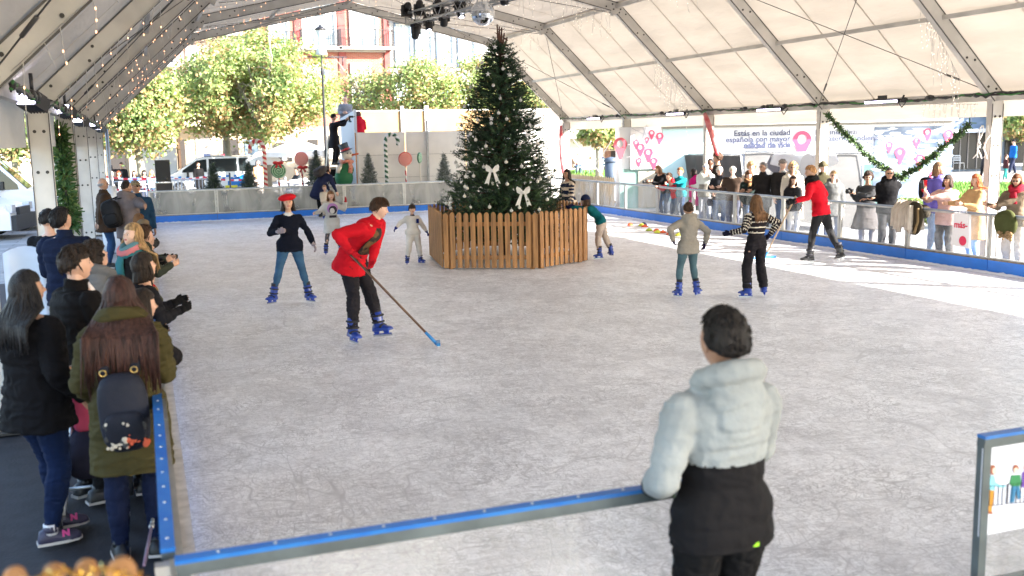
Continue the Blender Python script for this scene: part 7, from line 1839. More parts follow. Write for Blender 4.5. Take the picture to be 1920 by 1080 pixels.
F = person('child in cream tracksuit with dark bobbed hair and blue gloves by the fence', p, 184, H - .02, hr=6.2, sex='f', skin='light', hair=('fringe', 'dark'), top=('sweater', (.68, .62, .57), {'add': .026, 'cuff': .012, 'hem': -.03}), bottom=('trousers', (.68, .62, .57), {'fit': (.018, .02, .014)}), shoes=('rental', 0),
 gloves=((.01, .02, .16),), fl=Lc(-.14, 0, 0), fr=Lc(.13, 0, 0), footyaw=(35, -20), hl=Wd(AY(801, 436, p[1])), hrt=Wd(AY(742, 428, p[1])), head=(-8, 0, 0), under=(.03, .03, .05))
q = F.w(F.chest + F.f2 * (.068 * F.B + .058)); m = MB(); m.box(q + Vector((.06, -.005, .02)), (.05, .02, .085)); m.build('chest_letter', cloth_mat((.01, .02, .12)), F.root)
p, H = onice(1103, 487, 400);
F = person('child in teal jumper and beige trousers leaning on the picket fence', (8.42, 18.02), 62, 1.30, hr=6.3, sex='m', skin='light', hair=('bob', 'brown', .7), hat=('beanie', (.012, .02, .06)), top=('sweater', (.004, .10, .12), {'cuff': .008}), bottom=('trousers', (.46, .38, .33), {'fit': (.018, .02, .014)}), shoes=('rental', 0),
 lean=48, pel=(0, -.02), hl=Wd(AY(1058, 388, 18.3)), hrt=Wd(AY(1068, 386, 18.2)), fl=Lc(-.14, .0, 0), fr=Lc(.12, -.22, 0), footyaw=(0, -60), head=(10, 5, 0), gloves=((.01, .015, .06),))
bb = lambda cA, cB: None
stripes = lambda f1, f2, th=.5: (lambda bi, bt, p, sg, B: np.where(bi >= 4, (np.mod(bt * f2 + .2, 1) < th), (np.mod(sg * f1, 1) < th)).astype(int))
q = G(1067, 318, 1.66); F = person('dark haired woman in cream and navy striped jumper behind the fir tree fence', (q.x, q.y), 105, 1.58, sex='f', skin='tan', hair=('long', 'dark', 1.5), top=('sweater', NAVY, {'pat': stripes(6.5, 3.2, .42), 'cols': [(.62, .52, .42)]}), bottom=('jeans', BLK), shoes=('rental', 0), lean=8, head=(10, -8, 0))
p, H = onice(1290, 557, 376)
F = person('boy in grey hoodie and faded jeans skating away with his back to the camera', p, -4, H - .02, hr=6.6, sex='m', skin='light', hair=('short', 'brown'), top=('hoodie', (.27, .245, .215), {'hood': 1, 'hem': -.075, 'cuff': .014, 'flare': .004}), bottom=('jeans', (.075, .13, .155), {'fit': (.006, .008, .008)}), shoes=('rental', 0),
 gloves=((.02, .012, .045),), fl=Lc(-.15, 0, 0), fr=Lc(.14, 0, 0), footyaw=(12, -50), hl=Wd(AY(1262, 450, p[1])), hrt=Wd(AY(1322, 456, p[1])), pl=(-.8, -.3, 0), pr=(.8, -.3, 0), under=(.02, .025, .06), head=(-18, 0, 0))
p, H = onice(1416, 558, 363)
F = person('long haired girl in black and white striped jumper and wide black trousers', p, 2, H - .02, hr=6.9, sex='f', skin='light', hair=('long', (.15, .075, .035), 1.75), top=('sweater', (.014, .011, .014), {'pat': stripes(13, 5.2, .26), 'cols': [(.62, .56, .48)], 'hem': .06, 'cuff': .016, 'add': .022}), bottom=('wide', (.016, .014, .018), {'trim': .02, 'fit': (.010, .026, .040)}), shoes=('rental', 0),
 gloves=((.014, .012, .03),), fl=Lc(-.14, 0, 0), fr=Lc(.15, 0, 0), footyaw=(30, -30), hl=Wd(AY(1368, 437, p[1] + .05)), hrt=Wd(AY(1443, 440, p[1])), pl=(-.3, -.5, -.8), pr=(.9, -.3, 0))
pc_ = G(1535, 497)
F = person('coach in red sweatshirt and black hockey skates pushing off with his stick', (pc_.x, pc_.y), 32, 1.74, hr=7.4, sex='m', fat=1.05, skin='light', hair=('short', (.42, .22, .10)), top=('sweater', (.47, .006, .018), {'hem': -.05, 'cuff': .012, 'add': .022, 'flare': .01}), bottom=('leggings', (.014, .014, .016), {'knee': (.05, .05, .055), 'fit': (.006, .006, .006)}),
 shoes=('hockey', 0), gloves=((.014, .014, .016), (-1,)), scarf=(.014, .013, .014), lean=20, side=-4, pel=(0, -.02), fl=Wd(G(1518, 497, 0)), fr=Wd(G(1572, 492, .06) + Vector((0, -.05, 0))), footyaw=(45, -40), hl=Wd(AY(1489, 377, pc_.y - .1)), hrt=Lc(.25, .16, 1.08), pr=(1, -.5, 0), pl=(-.6, -.5, -.6), head=(30, 6, 0), kr=(.2, 1, 0))
q = F.w(F.pelv - F.f2 * (.064 * F.B + .045) + F.d1 * .08); rz_ = Matrix.Rotation(R(32), 3, 'Z'); fr3 = rz_ @ Matrix.Rotation(R(90), 3, 'X')
m = MB(); m.box(q + rz_ @ Vector((-.03, -.012, 0)), (.05, .012, .05), 0, rz_); m.build('printed_logo', mat('logo_white', (.7, .68, .68), .7), F.root)
text_obj('printed_word', 'multi', .05, q + rz_ @ Vector((.0, -.022, -.012)), rz_ @ Matrix.Rotation(R(90), 3, 'X'), mat('logo_white', (.7, .68, .68)), F.root, ext=.003)
broom(AY(1492, 368, pc_.y - .1), G(1432, 486, .02), (1, .05, 0), 'long pale stick with blue foot held by the coach in red', wood=(.40, .28, .17), w=.55)
top2 = lambda bi, bt, p, sg, B: np.where(bi >= 4, np.where(((bi == 5) | (bi == 7)) & (bt > .80), 1, 0), (sg < .150 * B)).astype(int)
F = person('boy in light grey and black padded jacket seen from behind leaning on the near rail', (2.085, 3.33), 2, 1.735, hr=7.0, sex='m', fat=1.0, skin='tan', hair=('crop', 'black'), top=('jacket', (.30, .325, .335), {'pat': top2, 'cols': [(.011, .0105, .012)], 'hood': 1, 'hem': -.055, 'add': .026, 'per': .080, 'quilt': 1, 'amp': .0045, 'cuff': .016, 'flare': .004, 'fold': .0065, 'bump': .35}),
 bottom=('trousers', (.008, .008, .009), {'fit': (.011, .016, .018)}), shoes=('sneaker', (.03, .03, .03)), hl=Wd((1.865, 3.50, 1.03)), hrt=Lc(.17, .28, .98), pl=(-.55, -.4, -1), pr=(1, -.3, -.4), head=(4, -6, 0), under=(.03, .03, .035), vox=.009)
q = F.w(F.pelv + Vector((.06, -.13, -.075))); m = MB(); m.box(q, (.045, .012, .016)); m.build('hem_tag', mat('neon', (.35, .8, .02), .5), F.root)
q = Vector((1.955, 3.47, .985)); m = MB(); m.tube([q, q + Vector((.01, -.015, -.035)), q + Vector((.02, -.01, -.075))], .009, 6); m.build('neon_toggle', mat('neon', (.35, .8, .02)), F.root)
g1 = G(640, 423); F = person('bending man in navy coat with a dark backpack at the far barrier', (g1.x + .05, 31.9), -60, 1.78, sex='m', skin='light', hair=('short', 'brown'), top=('coat', (.014, .018, .05), {'hem': -.2}), bottom=('trousers', BLK), shoes=('shoe', (.03, .03, .03)), lean=55, pel=(0, -.15), hl=Lc(-.1, .55, .55), hrt=Lc(.25, .5, .5), head=(0, -25, 0))
backpack(F, 'dark brown backpack with grey straps on the bending man in navy', (.05, .042, .04), (.36, .22, .46))
F = person('toddler in cream clothes and blue skates held up at the far barrier', (g1.x, 31.2), 190, 1.0, hr=5.6, sex='m', skin='light', hair=('short', 'light'), top=('sweater', (.55, .47, .38), {'add': .025}), bottom=('trousers', (.5, .43, .35)), shoes=('rental', 0))
# --- left side, in the shade
def L(label, px, py, H, face, **kw):
 g = G(px, py, H - .01); return person(label, kw.pop('pos', (g.x, g.y)), face, H, **kw)
woman1 = L('woman in black coat and blue jeans with long black hair at the left edge', 48, 522, 1.66, -48, sex='f', fat=1.16, skin='tan', hair=('long', 'black', 2.0, .3), top=('coat', (.0045, .004, .005), {'hem': -.10, 'add': .036, 'flare': .015, 'fold': .012}), bottom=('jeans', (.005, .012, .040), {'fit': (.010, .010, .006)}), shoes=('sneaker', (.035, .03, .06)),
 head=(-22, -6, 0), fl=Lc(-.05, .12, 0), fr=Lc(.13, -.08, 0), footyaw=(-28, -30), hl=Lc(-.1, .3, 1.0), hrt=Lc(.28, .12, .90))
F = woman1   # earring and pink shoe letter
for i, sd in enumerate((-1, 1)):
 a = F.w(F.AN[sd]); fy = R(-48 + (-28, -30)[i]); fd = Vector((-math.sin(fy), math.cos(fy), 0)); rt = Vector((fd.y, -fd.x, 0)); o = a + fd * .055 + rt * .048 + Vector((0, 0, -.035)); n3 = Matrix((fd, Vector((0, 0, 1)), rt)).transposed()
 text_obj('shoe_letter', 'N', .055, o, n3, mat('shoe_pink', (.55, .06, .22), .5), F.root, ext=.002, offset=.004)
for sd in (-1, 1): m = MB(); m.tube([F.w(F.AN[sd]) + Vector((0, 0, -.02)), F.w(F.AN[sd]) + Vector((0, 0, .045))], [.047, .043], 12); m.build('sock', cloth_mat((.62, .60, .60)), F.root)
q = F.w(F.hc + F.hm @ (Vector((.345, -.01, -.17)) * F.hh)); m = MB(); m.ball(q, .009, 8, 0, (1, 1, 2)); m.build('earring', mat('pearl', (.8, .78, .75), .2), F.root)
man2 = L('dark haired man in open black jacket and white shirt looking right', 138, 474, 1.74, -62, sex='m', fat=1.12, skin='light', hair=('mop', 'dark'), top=('jacket', (.006, .005, .005), {'hem': -.1, 'collar': 1, 'add': .03}), bottom=('jeans', BLK), head=(-18, -4, 0), hl=Lc(-.1, .3, 1.0), hrt=Lc(.2, .28, .98))
F = man2; m = MB(); c = F.neck + F.f2 * (.055 * F.B) - F.d2 * .02; m.tube([F.neck + F.f2 * .055 + F.d2 * .035, F.neck + F.f2 * .095 - F.d2 * .02, F.chest + F.f2 * (.07 * F.B + .035) + F.d2 * .03], [.055, .05, .02], 10, 0, flat=(1, .45), ref=F.r2); m.build('shirt_front', cloth_mat((.62, .58, .60)), F.root, local=True)
navy = L('man in navy quilted jacket with his back to the camera on the left', 118, 397, 1.78, -12, sex='m', fat=1.15, skin='light', hair=('mop', 'black'), top=('puffer', (.008, .013, .034), {'hem': -.08, 'per': .10, 'collar': 1}), bottom=('jeans', BLK), head=(-38, -22, 0), hl=Lc(-.12, .3, 1.1), hrt=Lc(.1, .34, 1.15))
L('dark haired person in black half hidden behind the navy quilted jacket', 92, 402, 1.70, -20, sex='m', skin='light', hair=('short', 'black'), top=('jacket', BLK), bottom=('jeans', BLK), pos=(-1.02, 12.4), head=(-30, -10, 0))
grey = L('person with curly dark hair in grey hoodie looking down on the left', 184, 464, 1.64, -35, sex='m', skin='light', hair=('curly', 'dark'), top=('hoodie', (.12, .12, .125), {'hood': 1, 'collar': 1}), bottom=('jeans', BLK), head=(-25, -26, 0), hl=Lc(-.05, .32, 1.0), hrt=Lc(.15, .3, 1.0))
w2 = L('long haired woman in olive green parka with a flowery bag on her back', 237, 531, 1.66, -3, sex='f', fat=1.10, skin='light', hair=('long', (.042, .018, .014), 2.75, .36), top=('coat', (.050, .042, .016), {'hem': -.20, 'add': .036, 'flare': .012, 'hood': 1, 'quilt': 1, 'per': .16, 'amp': .006, 'fold': .012}), bottom=('jeans', (.006, .010, .03)), shoes=('shoe', BLK),
 pos=(-.17, 6.15), hl=Lc(-.22, .22, .95), hrt=Lc(.16, .34, 1.05), head=(-6, -10, 0))
backpack(w2, 'black bag with cream and orange flower print on the back of the olive parka', (.016, .018, .028), (.27, .15, .45), down=.29, floral=True, tilt=-3, back=.065)
blond = L('blonde wavy haired woman in black coat and colourful scarf facing left', 252, 430, 1.66, 118, sex='f', skin='pale', hair=('long', (.36, .22, .10), 1.95, .3), top=('coat', (.008, .008, .009), {'add': .03}), scarf=[(.03, .14, .16), (.50, .16, .17), (.10, .20, .22)], bottom=('jeans', BLK), head=(12, -14, 0), pos=(-.13, 10.2))
def K_(label, px, py, H, face, arm_px=None, armz=1.06, **kw):
 g = G(px, py, H - .01); X = min(g.x, -.10); kw.setdefault('hr', 6.3); kw.setdefault('skin', 'light'); kw.setdefault('bottom', ('jeans', BLK))
 if arm_px: a = G(arm_px[0], arm_px[1], armz); kw.setdefault('hrt', Wd(a)); kw.setdefault('hl', Wd(a + Vector((-.05, .22, .0)))); kw.setdefault('gloves', (BLK,)); kw.setdefault('pr', (.5, -.2, -1)); kw.setdefault('pl', (-.5, -.2, -1))
 return person(label, (X, g.y), face, H, **kw)
K_('small child with straight brown hair between the parka and the blonde woman', 232, 497, 1.18, -30, hair=('long', 'brown', 1.1), sex='f', top=('jacket', BLK), head=(-20, -15, 0))
K_('child in olive coat with red hood lining and fur trim leaning over the left rail', 262, 510, 1.22, -55, (322, 578), 1.04, hair=('short', 'black'), top=('coat', (.07, .068, .025), {'add': .035, 'hem': -.12, 'cuff': .02}), scarf=[(.50, .01, .02), (.26, .17, .08), (.50, .01, .02), (.26, .17, .08)], head=(-10, -10, 0), lean=14)
K_('child with short brown hair leaning over the left rail in a dark padded jacket', 292, 434, 1.38, -70, (322, 500), 1.03, hair=('mop', 'brown'), top=('puffer', (.02, .02, .028), {'cuff': .02}), lean=16, head=(0, -12, 0))
K_('small brown haired child leaning out over the left rail with both arms out', 316, 452, 1.20, -75, (330, 482), 1.02, hair=('short', (.09, .04, .02)), top=('coat', (.05, .045, .025), {'cuff': .02}), lean=18, head=(0, -12, 0))
K_('child in fur hooded coat at the left rail behind the blonde woman', 272, 418, 1.38, -60, (322, 445), 1.05, hair=None, hat=('hoodup', (.16, .12, .08)), top=('coat', (.02, .018, .02), {'cuff': .02}), lean=12, head=(0, -8, 0))
K_('child in brown furry bear eared hat at the left rail', 286, 405, 1.25, -60, hair=('short', 'brown'), hat=('animal', (.15, .075, .035)), top=('coat', (.012, .012, .02)), head=(-10, -5, 0))
person('person in black coat resting an elbow on the rail behind the olive parka', (-.14, 7.35), -75, 1.42, hr=6.6, sex='f', skin='light', hair=('long', 'dark', 1.2), top=('coat', (.008, .007, .009), {'add': .035}), bottom=('jeans', BLK), gloves=(BLK,), hl=Wd((.02, 7.6, 1.06)), hrt=Wd((.04, 6.98, 1.07)), lean=10, pr=(.9, .6, -.6))
person('person in black padded jacket and gloves leaning both forearms over the left rail', (-.16, 8.95), -72, 1.52, hr=6.9, sex='f', skin='light', hair=('bob', 'dark', .8), top=('puffer', (.010, .010, .013)), bottom=('jeans', BLK), gloves=(BLK,), hl=Wd((.20, 9.2, 1.06)), hrt=Wd((.24, 8.85, 1.05)), lean=18, head=(0, -14, 0), pr=(.6, 0, -1))
person('teenager in grey green jacket leaning on the left rail beyond the blonde woman', (-.14, 12.3), -68, 1.50, hr=6.8, sex='m', skin='light', hair=('mop', 'brown'), top=('jacket', (.035, .04, .03), {'hood': 1}), bottom=('jeans', BLK), hl=Wd((.20, 12.6, 1.06)), hrt=Wd((.26, 12.2, 1.05)), lean=18, head=(10, -12, 0), pr=(.6, 0, -1))
L('balding man in brown coat and jeans standing by the left posts', 192, 338, 1.75, -85, sex='m', fat=1.1, skin='tan', hair=('bald', 'grey'), glasses=('clear',), top=('coat', (.045, .026, .016), {'hem': -.12, 'collar': 1}), bottom=('jeans', (.02, .05, .12)), head=(-4, -8, 0), hl=Lc(-.1, -.16, .85), hrt=Lc(.16, -.14, .85))
puff = L('man in brown grey hooded padded jacket stretching an arm to a child', 236, 343, 1.76, -28, sex='m', fat=1.12, skin='tan', hair=('buzz', 'dark'), top=('puffer', (.155, .125, .125), {'hood': 1, 'hem': -.10, 'per': .11}), bottom=('trousers', (.02, .012, .02)), hrt=Wd(AY(292, 398, 17.9)), hl=Lc(-.22, .1, .95), head=(-30, -5, 0), pr=(.3, -.4, -.8))
backpack(puff, 'black backpack hanging from the shoulder of the man in the padded jacket', (.015, .014, .015), (.34, .2, .5), down=.12, sidex=-.16, tilt=-14)
L('man in beige cap, sunglasses and dark blue jacket looking down', 270, 344, 1.74, 196, sex='m', fat=1.1, skin='tan', hair=('short', 'grey'), hat=('cap', (.24, .19, .12)), glasses=('sun',), top=('jacket', (.012, .04, .09), {'collar': 1}), bottom=('jeans', (.02, .05, .12)), head=(20, -16, 0), pos=(.0 - .12, 19.6))
# --- right side spectators in the sun
def S(label, px, py, face, X=13.75, dz=0.0, H=None, **kw):
 a = AX(px, py, X); kw.setdefault('bottom', ('jeans', (.03, .06, .13))); return person(label, (X, a.y), face, (a.z if H is None else H) + dz, **kw)
def rail(Y, dy=.14): return {'hl': Wd((13.46, Y - dy, 1.055)), 'hrt': Wd((13.46, Y + dy, 1.055))}
a = AX(1238, 322, 13.95)
ph = S('brown haired person leaning over the right rail and aiming a small camera', 1244, 325, 100, X=13.78, H=1.58, sex='f', skin='light', hair=('long', (.22, .11, .05), 1.1), top=('jacket', (.012, .012, .014)), lean=34, pel=(0, -.1), hl=Wd(AX(1219, 341, 13.35)), hrt=Wd(AX(1222, 340, 13.35)), head=(0, 10, 0))
camera_thing(AX(1213, 341, 13.3), 100, 'small dark camera held out over the right rail')
S('child in red jacket and brown hair bent over the right rail', 1263, 333, 95, X=13.72, H=1.38, hr=6.3, sex='m', skin='light', hair=('short', (.07, .035, .02)), top=('jacket', (.50, .02, .03), {'hood': 1}), lean=32, pel=(0, -.08), hl=Wd((13.25, 25.1, .92)), hrt=Wd((13.3, 24.7, .95)), head=(0, 5, 0))
S('child in teal jacket with light brown hair at the right rail', 1276, 316, 115, X=13.85, hr=6.3, skin='light', hair=('short', (.26, .12, .05)), top=('jacket', (.01, .20, .24), {'collar': 1}), **rail(24.35))
S('person in magenta padded coat turned away at the right rail', 1301, 319, 55, X=13.9, sex='f', skin='brown', hair=('bob', 'dark', .8), top=('puffer', (.50, .012, .16), {'hem': -.2, 'hood': 1}), head=(10, 0, 0))
S('person in white jacket and grey vest shading the eyes under a blue and white cap', 1323, 309, 140, X=13.72, sex='m', skin='pale', hair=('short', 'grey'), hat=('cap', (.68, .66, .58), (.10, .22, .55)), top=('jacket', (.60, .64, .62), {'hood': 1, 'pat': (lambda bi, bt, p, sg, B: ((bi < 4) & (sg < .15 * B)).astype(int)), 'cols': [(.28, .27, .24)]}), bottom=('jeans', (.30, .32, .36)), hl=Wd(AX(1328, 329, 13.5)), hrt=Wd((13.45, 23.2, 1.05)), pl=(-.8, .2, -.9), head=(10, -12, 0))
S('dark skinned man in profile behind the white jacket', 1333, 299, 70, X=14.6, sex='m', skin='brown', hair=('buzz', 'black'), top=('jacket', (.05, .02, .02)), head=(30, 0, 0))
S('tall man with tousled brown hair turned towards his dark skinned neighbour', 1346, 289, 60, X=14.3, sex='m', skin='tan', hair=('curly', (.07, .038, .025)), top=('jacket', (.02, .014, .012)))
a = AX(1349, 315, 13.72); wh = S('white haired woman in black jacket with a shoulder strap at the rail', 1349, 315, 160, X=13.72, sex='f', skin='pale', hair=('fringe', 'white'), top=('jacket', (.018, .020, .026), {'collar': 1}), hl=Lc(-.2, .12, .9), hrt=Lc(.2, .12, .9), head=(0, -4, 0))
m = MB(); F = wh; m.tube([F.SH[-1] * .5 + F.upper * .5 + F.d2 * .06, F.upper + F.f2 * .13 - F.r2 * .05, F.waist + F.f2 * .14 + F.r2 * .06, F.pelv + F.r2 * .2 + F.f2 * .05 - Vector((0, 0, .05))], .008, 6); m.build('strap', cloth_mat((.45, .33, .24)), F.root, local=True)
c = F.w(F.pelv + F.r2 * .2 - Vector((0, 0, .15))); m = MB(); rbox(m, c, (.22, .1, .2), Matrix.Rotation(R(160), 3, 'Z')); tag(m.build('handbag', cloth_mat((.03, .03, .05))), 'small dark handbag at the hip of the white haired woman', 'handbag')
a = AX(1376, 313, 13.72); S('elderly man in pale flat cap and brown jacket with hands on the rail', 1376, 314, 128, X=13.78, sex='m', fat=1.08, skin='pale', hair=('short', 'white'), hat=('flatcap', (.52, .50, .42)), glasses=('clear',), top=('jacket', (.055, .036, .027)), bottom=('trousers', (.05, .055, .08)), lean=10, hl=Wd((13.42, a.y + .28, 1.06)), hrt=Wd((13.42, a.y + .42, 1.06)), under=(.6, .55, .5), head=(8, -10, 0))
S('fair curly haired woman standing behind the brunette at the rail', 1409, 307, 150, X=14.3, sex='f', skin='pale', hair=('curly', 'blonde'), top=('jacket', (.55, .50, .44)))
S('brunette woman in dark green coat and leopard scarf at the rail', 1404, 324, 165, X=13.68, sex='f', skin='pale', hair=('curly', (.11, .045, .02)), top=('jacket', (.014, .024, .022)), scarf=[(.30, .17, .08), (.10, .05, .03)], head=(-5, -5, 0))
a = AX(1431, 307, 13.75); S('grey haired man with dark glasses in black coat looking left', 1431, 307, 125, X=13.75, sex='m', fat=1.12, skin='tan', hair=('short', 'grey'), glasses=('sun',), top=('jacket', (.016, .014, .014), {'hem': -.14, 'collar': 1}), hl=Wd((13.44, a.y + .05, 1.05)), hrt=Wd((13.44, a.y + .3, 1.05)), bottom=('trousers', BLK), head=(-25, -8, 0))
S('smiling man in grey brown flat cap and black jacket', 1468, 301, 172, X=14.1, sex='m', fat=1.1, skin='pale', hair=('short', 'grey'), hat=('flatcap', (.20, .17, .155)), top=('jacket', (.018, .016, .016)), under=(.4, .42, .42), head=(8, 0, 6))
S('blonde curly woman in cream coat leaning to her neighbour', 1487, 308, 145, X=14.0, sex='f', skin='tan', hair=('curly', (.48, .30, .15)), glasses=('sun',), top=('coat', (.56, .50, .42), {'hood': 1}), head=(0, -10, 0))
S('smiling dark haired girl in black padded jacket behind the coach', 1487, 332, 172, X=13.62, sex='f', hr=6.8, skin='light', hair=('long', (.035, .018, .012), 1.4), top=('puffer', (.014, .013, .015)), bottom=('jeans', (.5, .5, .5)), head=(-5, 0, 0))
S('bearded man in khaki beanie and olive jacket', 1543, 306, 160, X=14.0, sex='m', fat=1.1, skin='pale', hair=('short', 'dark'), hat=('beanie', (.085, .075, .045)), top=('jacket', (.055, .05, .028), {'collar': 1}))
S('blonde woman in grey hooded coat and narrow sunglasses', 1563, 323, 150, X=13.72, sex='f', skin='pale', hair=('pony', 'blonde'), glasses=('sun',), top=('coat', (.13, .135, .14), {'hood': 1, 'hem': -.14}), bottom=('jeans', (.25, .27, .3)), head=(-6, -4, 0))
a = AX(1628, 326, 13.72); cw = S('curly haired woman in sunglasses and dark dress holding a black camera', 1628, 326, 148, X=13.78, sex='f', skin='tan', hair=('curly', (.05, .030, .024)), glasses=('sun',), top=('coat', (.045, .047, .052), {'hem': -.26, 'flare': .07, 'pat': (lambda bi, bt, p, sg, B: ((bi < 4) & (sg < .02 * B)).astype(int)), 'cols': [(.11, .105, .11)]}), bottom=('jeans', (.24, .24, .26)), hl=Wd((13.50, a.y + .10, 1.16)), hrt=Wd((13.50, a.y + .26, 1.14)), head=(-6, -8, 0), pl=(-.8, 0, -.8), pr=(.8, 0, -.8))
camera_thing((13.42, a.y + .18, 1.20), 120, 'black camera with a lens in the hands of the curly haired woman')
a = AX(1667, 317, 13.72); S('man in black hooded jacket and sunglasses with folded hands on the rail', 1667, 317, 150, X=13.75, sex='m', fat=1.05, skin='tan', hair=('buzz', 'dark'), glasses=('sun',), top=('jacket', (.010, .010, .012), {'collar': 1, 'hood': 1}), bottom=('trousers', (.05, .05, .055)), lean=6, hl=Wd((13.42, a.y + .12, 1.07)), hrt=Wd((13.42, a.y + .26, 1.07)), head=(-6, -3, 0))
a = AX(1703, 398, 13.38); t = thing('hanging_coat', 'cream knitted coat hanging over the right rail beside the man in black', 'coat', (13.36, a.y, 1.0)); m = MB()
for k in range(6):
 y = a.y + .22 - k * .09; m.tube([(13.50, y, .62 + .05 * math.sin(k)), (13.47, y + .01, .9), (13.36, y, 1.065), (13.24, y - .01, .93), (13.22, y + .02 * math.sin(k), .62 - .05 * (k % 3))], [.05, .055, .06, .06, .045], 8)
m.build('folds', cloth_mat((.46, .40, .34), bump=.5), t); m = MB(); m.tube([(13.2, a.y - .26, 1.04), (13.18, a.y - .28, .8), (13.19, a.y - .27, .60)], [.05, .055, .05], 8); m.build('sleeve', cloth_mat((.56, .50, .43)), t)
pu = S('woman with fair hair in a shiny purple jacket with a black and red rucksack', 1760, 308, 165, X=14.15, sex='f', fat=1.1, skin='tan', hair=('long', (.24, .14, .08), 1.0), top=('jacket', (.09, .075, .30), {'rough': .4, 'collar': 1}), bottom=('jeans', (.14, .22, .36)), head=(35, -5, 0))
m = MB(); c = pu.w(pu.chest - pu.r2 * .0 - pu.f2 * .2); rbox(m, pu.w(pu.chest + pu.r2 * .19 - pu.f2 * .08), (.26, .2, .44), pu.M.to_3x3()); t = m.build('rucksack', cloth_mat((.014, .014, .016))); tag(t, 'black rucksack with red panel beside the purple jacket', 'rucksack')
m = MB(); rbox(m, pu.w(pu.chest + pu.r2 * .26 + pu.f2 * .01 + pu.d2 * .05), (.12, .1, .24), pu.M.to_3x3()); m.build('red_panel', cloth_mat((.5, .02, .03)), t)
a = AX(1778, 332, 13.75); pk_ = S('dark haired woman in pale pink coat photographing with her phone', 1778, 332, 105, X=13.80, sex='f', fat=1.05, skin='tan', hair=('bob', (.05, .018, .016), .8), top=('jacket', (.56, .36, .33), {'hem': -.1, 'add': .032}), bottom=('trousers', (.06, .055, .055)), hl=Wd((13.36, a.y + .12, 1.16)), hrt=Wd((13.42, a.y + .20, 1.30)), pl=(-.5, 0, -1), pr=(.5, 0, -1), head=(0, -8, 0))
phone((13.31, a.y + .16, 1.42), 95, 'black phone held up by the woman in pale pink')
t = thing('draped_coat', 'dark brown coat draped over the right rail below the pink coat', 'coat', (13.3, a.y + .22, 1.0)); m = MB()
rbox(m, (13.27, a.y + .28, .80), (.10, .42, .62), Matrix.Rotation(R(8), 3, 'X'), 0, 2.6); rbox(m, (13.42, a.y + .28, .92), (.22, .40, .26), Matrix.Identity(3), 0, 2.6); m.build('cloth', cloth_mat((.045, .036, .024), bump=.5), t)
m = MB(); m.tube([(13.20, a.y + .12, 1.0), (13.19, a.y + .10, .75), (13.20, a.y + .2, .52)], .022, 8); m.build('lining', cloth_mat((.20, .14, .07)), t)
t = thing('carrier_bag', 'white carrier bag with red lettering hanging on the right rail', 'carrier bag', (13.25, a.y - .28, .55)); yb = AX(1803, 430, 13.24).y
m = MB(); m.prism([(-.20, -.40), (.20, -.42), (.17, .16), (-.17, .18)], (13.245, yb, .80), (0, -1, 0), (0, 0, 1), .05); m.build('bag', mat('bag_white', (.66, .64, .66), .4, bump=.3, bscale=12), t)
m = MB(); m.tube([(13.25, yb + .1, .97), (13.27, yb, 1.06), (13.25, yb - .1, .97)], .008, 6); m.build('handle', mat('bag_white', (.66, .64, .66)), t)
text_obj('bag_lettering', 'más-', .16, (13.215, yb + .15, .72), Matrix(((0, -1, 0), (0, 0, 1), (-1, 0, 0))).transposed(), mat('bag_red', (.55, .01, .06), .5), t, ext=.003, offset=.003)
m = MB(); m.ball((13.215, yb - .06, .50), .085, 12, 0, (.06, 1, 1)); m.build('red_heart', mat('bag_red', (.55, .01, .06)), t)
a = AX(1832, 330, 13.85); S('woman with wavy ginger hair in camel coat seen from behind', 1832, 330, 78, X=13.80, sex='f', skin='light', hair=('long', 'ginger', 1.1), top=('coat', (.50, .31, .15), {'hem': -.24, 'add': .032, 'flare': .01}), bottom=('jeans', (.22, .36, .52)), hl=Wd((13.45, a.y - .1, 1.1)), hrt=Wd((13.45, a.y + .25, 1.1)), head=(8, 0, 0))
a = AX(1908, 330, 13.75); eg = S('auburn haired woman in sunglasses and dark red scarf at the right edge', 1908, 330, 112, X=13.78, sex='f', skin='tan', hair=('long', (.17, .06, .025), 1.2), glasses=('sun',), top=('jacket', (.16, .12, .085)), scarf=[(.30, .015, .03)], bottom=('trousers', (.36, .30, .25)), hl=Wd((13.42, a.y + .12, 1.12)), hrt=Wd((13.42, a.y + .30, 1.14)), head=(5, 0, 0))
t = thing('olive_coat', 'olive green coat with fur trim carried over the rail at the right edge', 'coat', (13.3, a.y + .1, .8)); m = MB(); yy = AX(1885, 425, 13.3).y
rbox(m, (13.30, yy, .86), (.16, .44, .44), Matrix.Rotation(R(-18), 3, 'X'), 0, 2.5); m.build('cloth', cloth_mat((.055, .062, .022), bump=.5), t); m = MB(); r = random.Random(3)
for k in range(50): m.ball((13.24 + r.uniform(-.03, .03), yy - .05 + r.uniform(-.14, .10), .66 + r.uniform(-.06, .07)), r.uniform(.015, .03), 5)
m.build('fur_trim', cloth_mat((.26, .17, .09)), t)
# --- workers, people further off
F = person('man in black coat and cap on the stepladder holding a drill up', (AY(628, 300, 35.25).x, 35.25), -78, 1.74, sex='m', skin='light', hair=('short', 'dark'), hat=('cap', BLK), top=('coat', (.014, .013, .016), {'hem': -.2}), bottom=('trousers', (.016, .015, .018)), ground=AY(638, 310, 35.25).z, hl=Wd(AY(657, 222, 35.2)), hrt=Wd(AY(652, 224, 35.1)), head=(0, 5, 0))
q = AY(658, 219, 35.1); m = MB(); m.box(q, (.16, .06, .07)); m.box(q + Vector((-.05, 0, -.08)), (.05, .05, .13)); m.box(q + Vector((-.04, 0, -.16)), (.1, .07, .05), 1); m.tube([q + Vector((.08, 0, 0)), q + Vector((.15, 0, 0))], .012, 6); tag(m.build('cordless_drill', [M_black, mat('drill_blue', (.02, .10, .16), .5)]), 'dark cordless drill in the raised hands of the man on the ladder', 'drill')
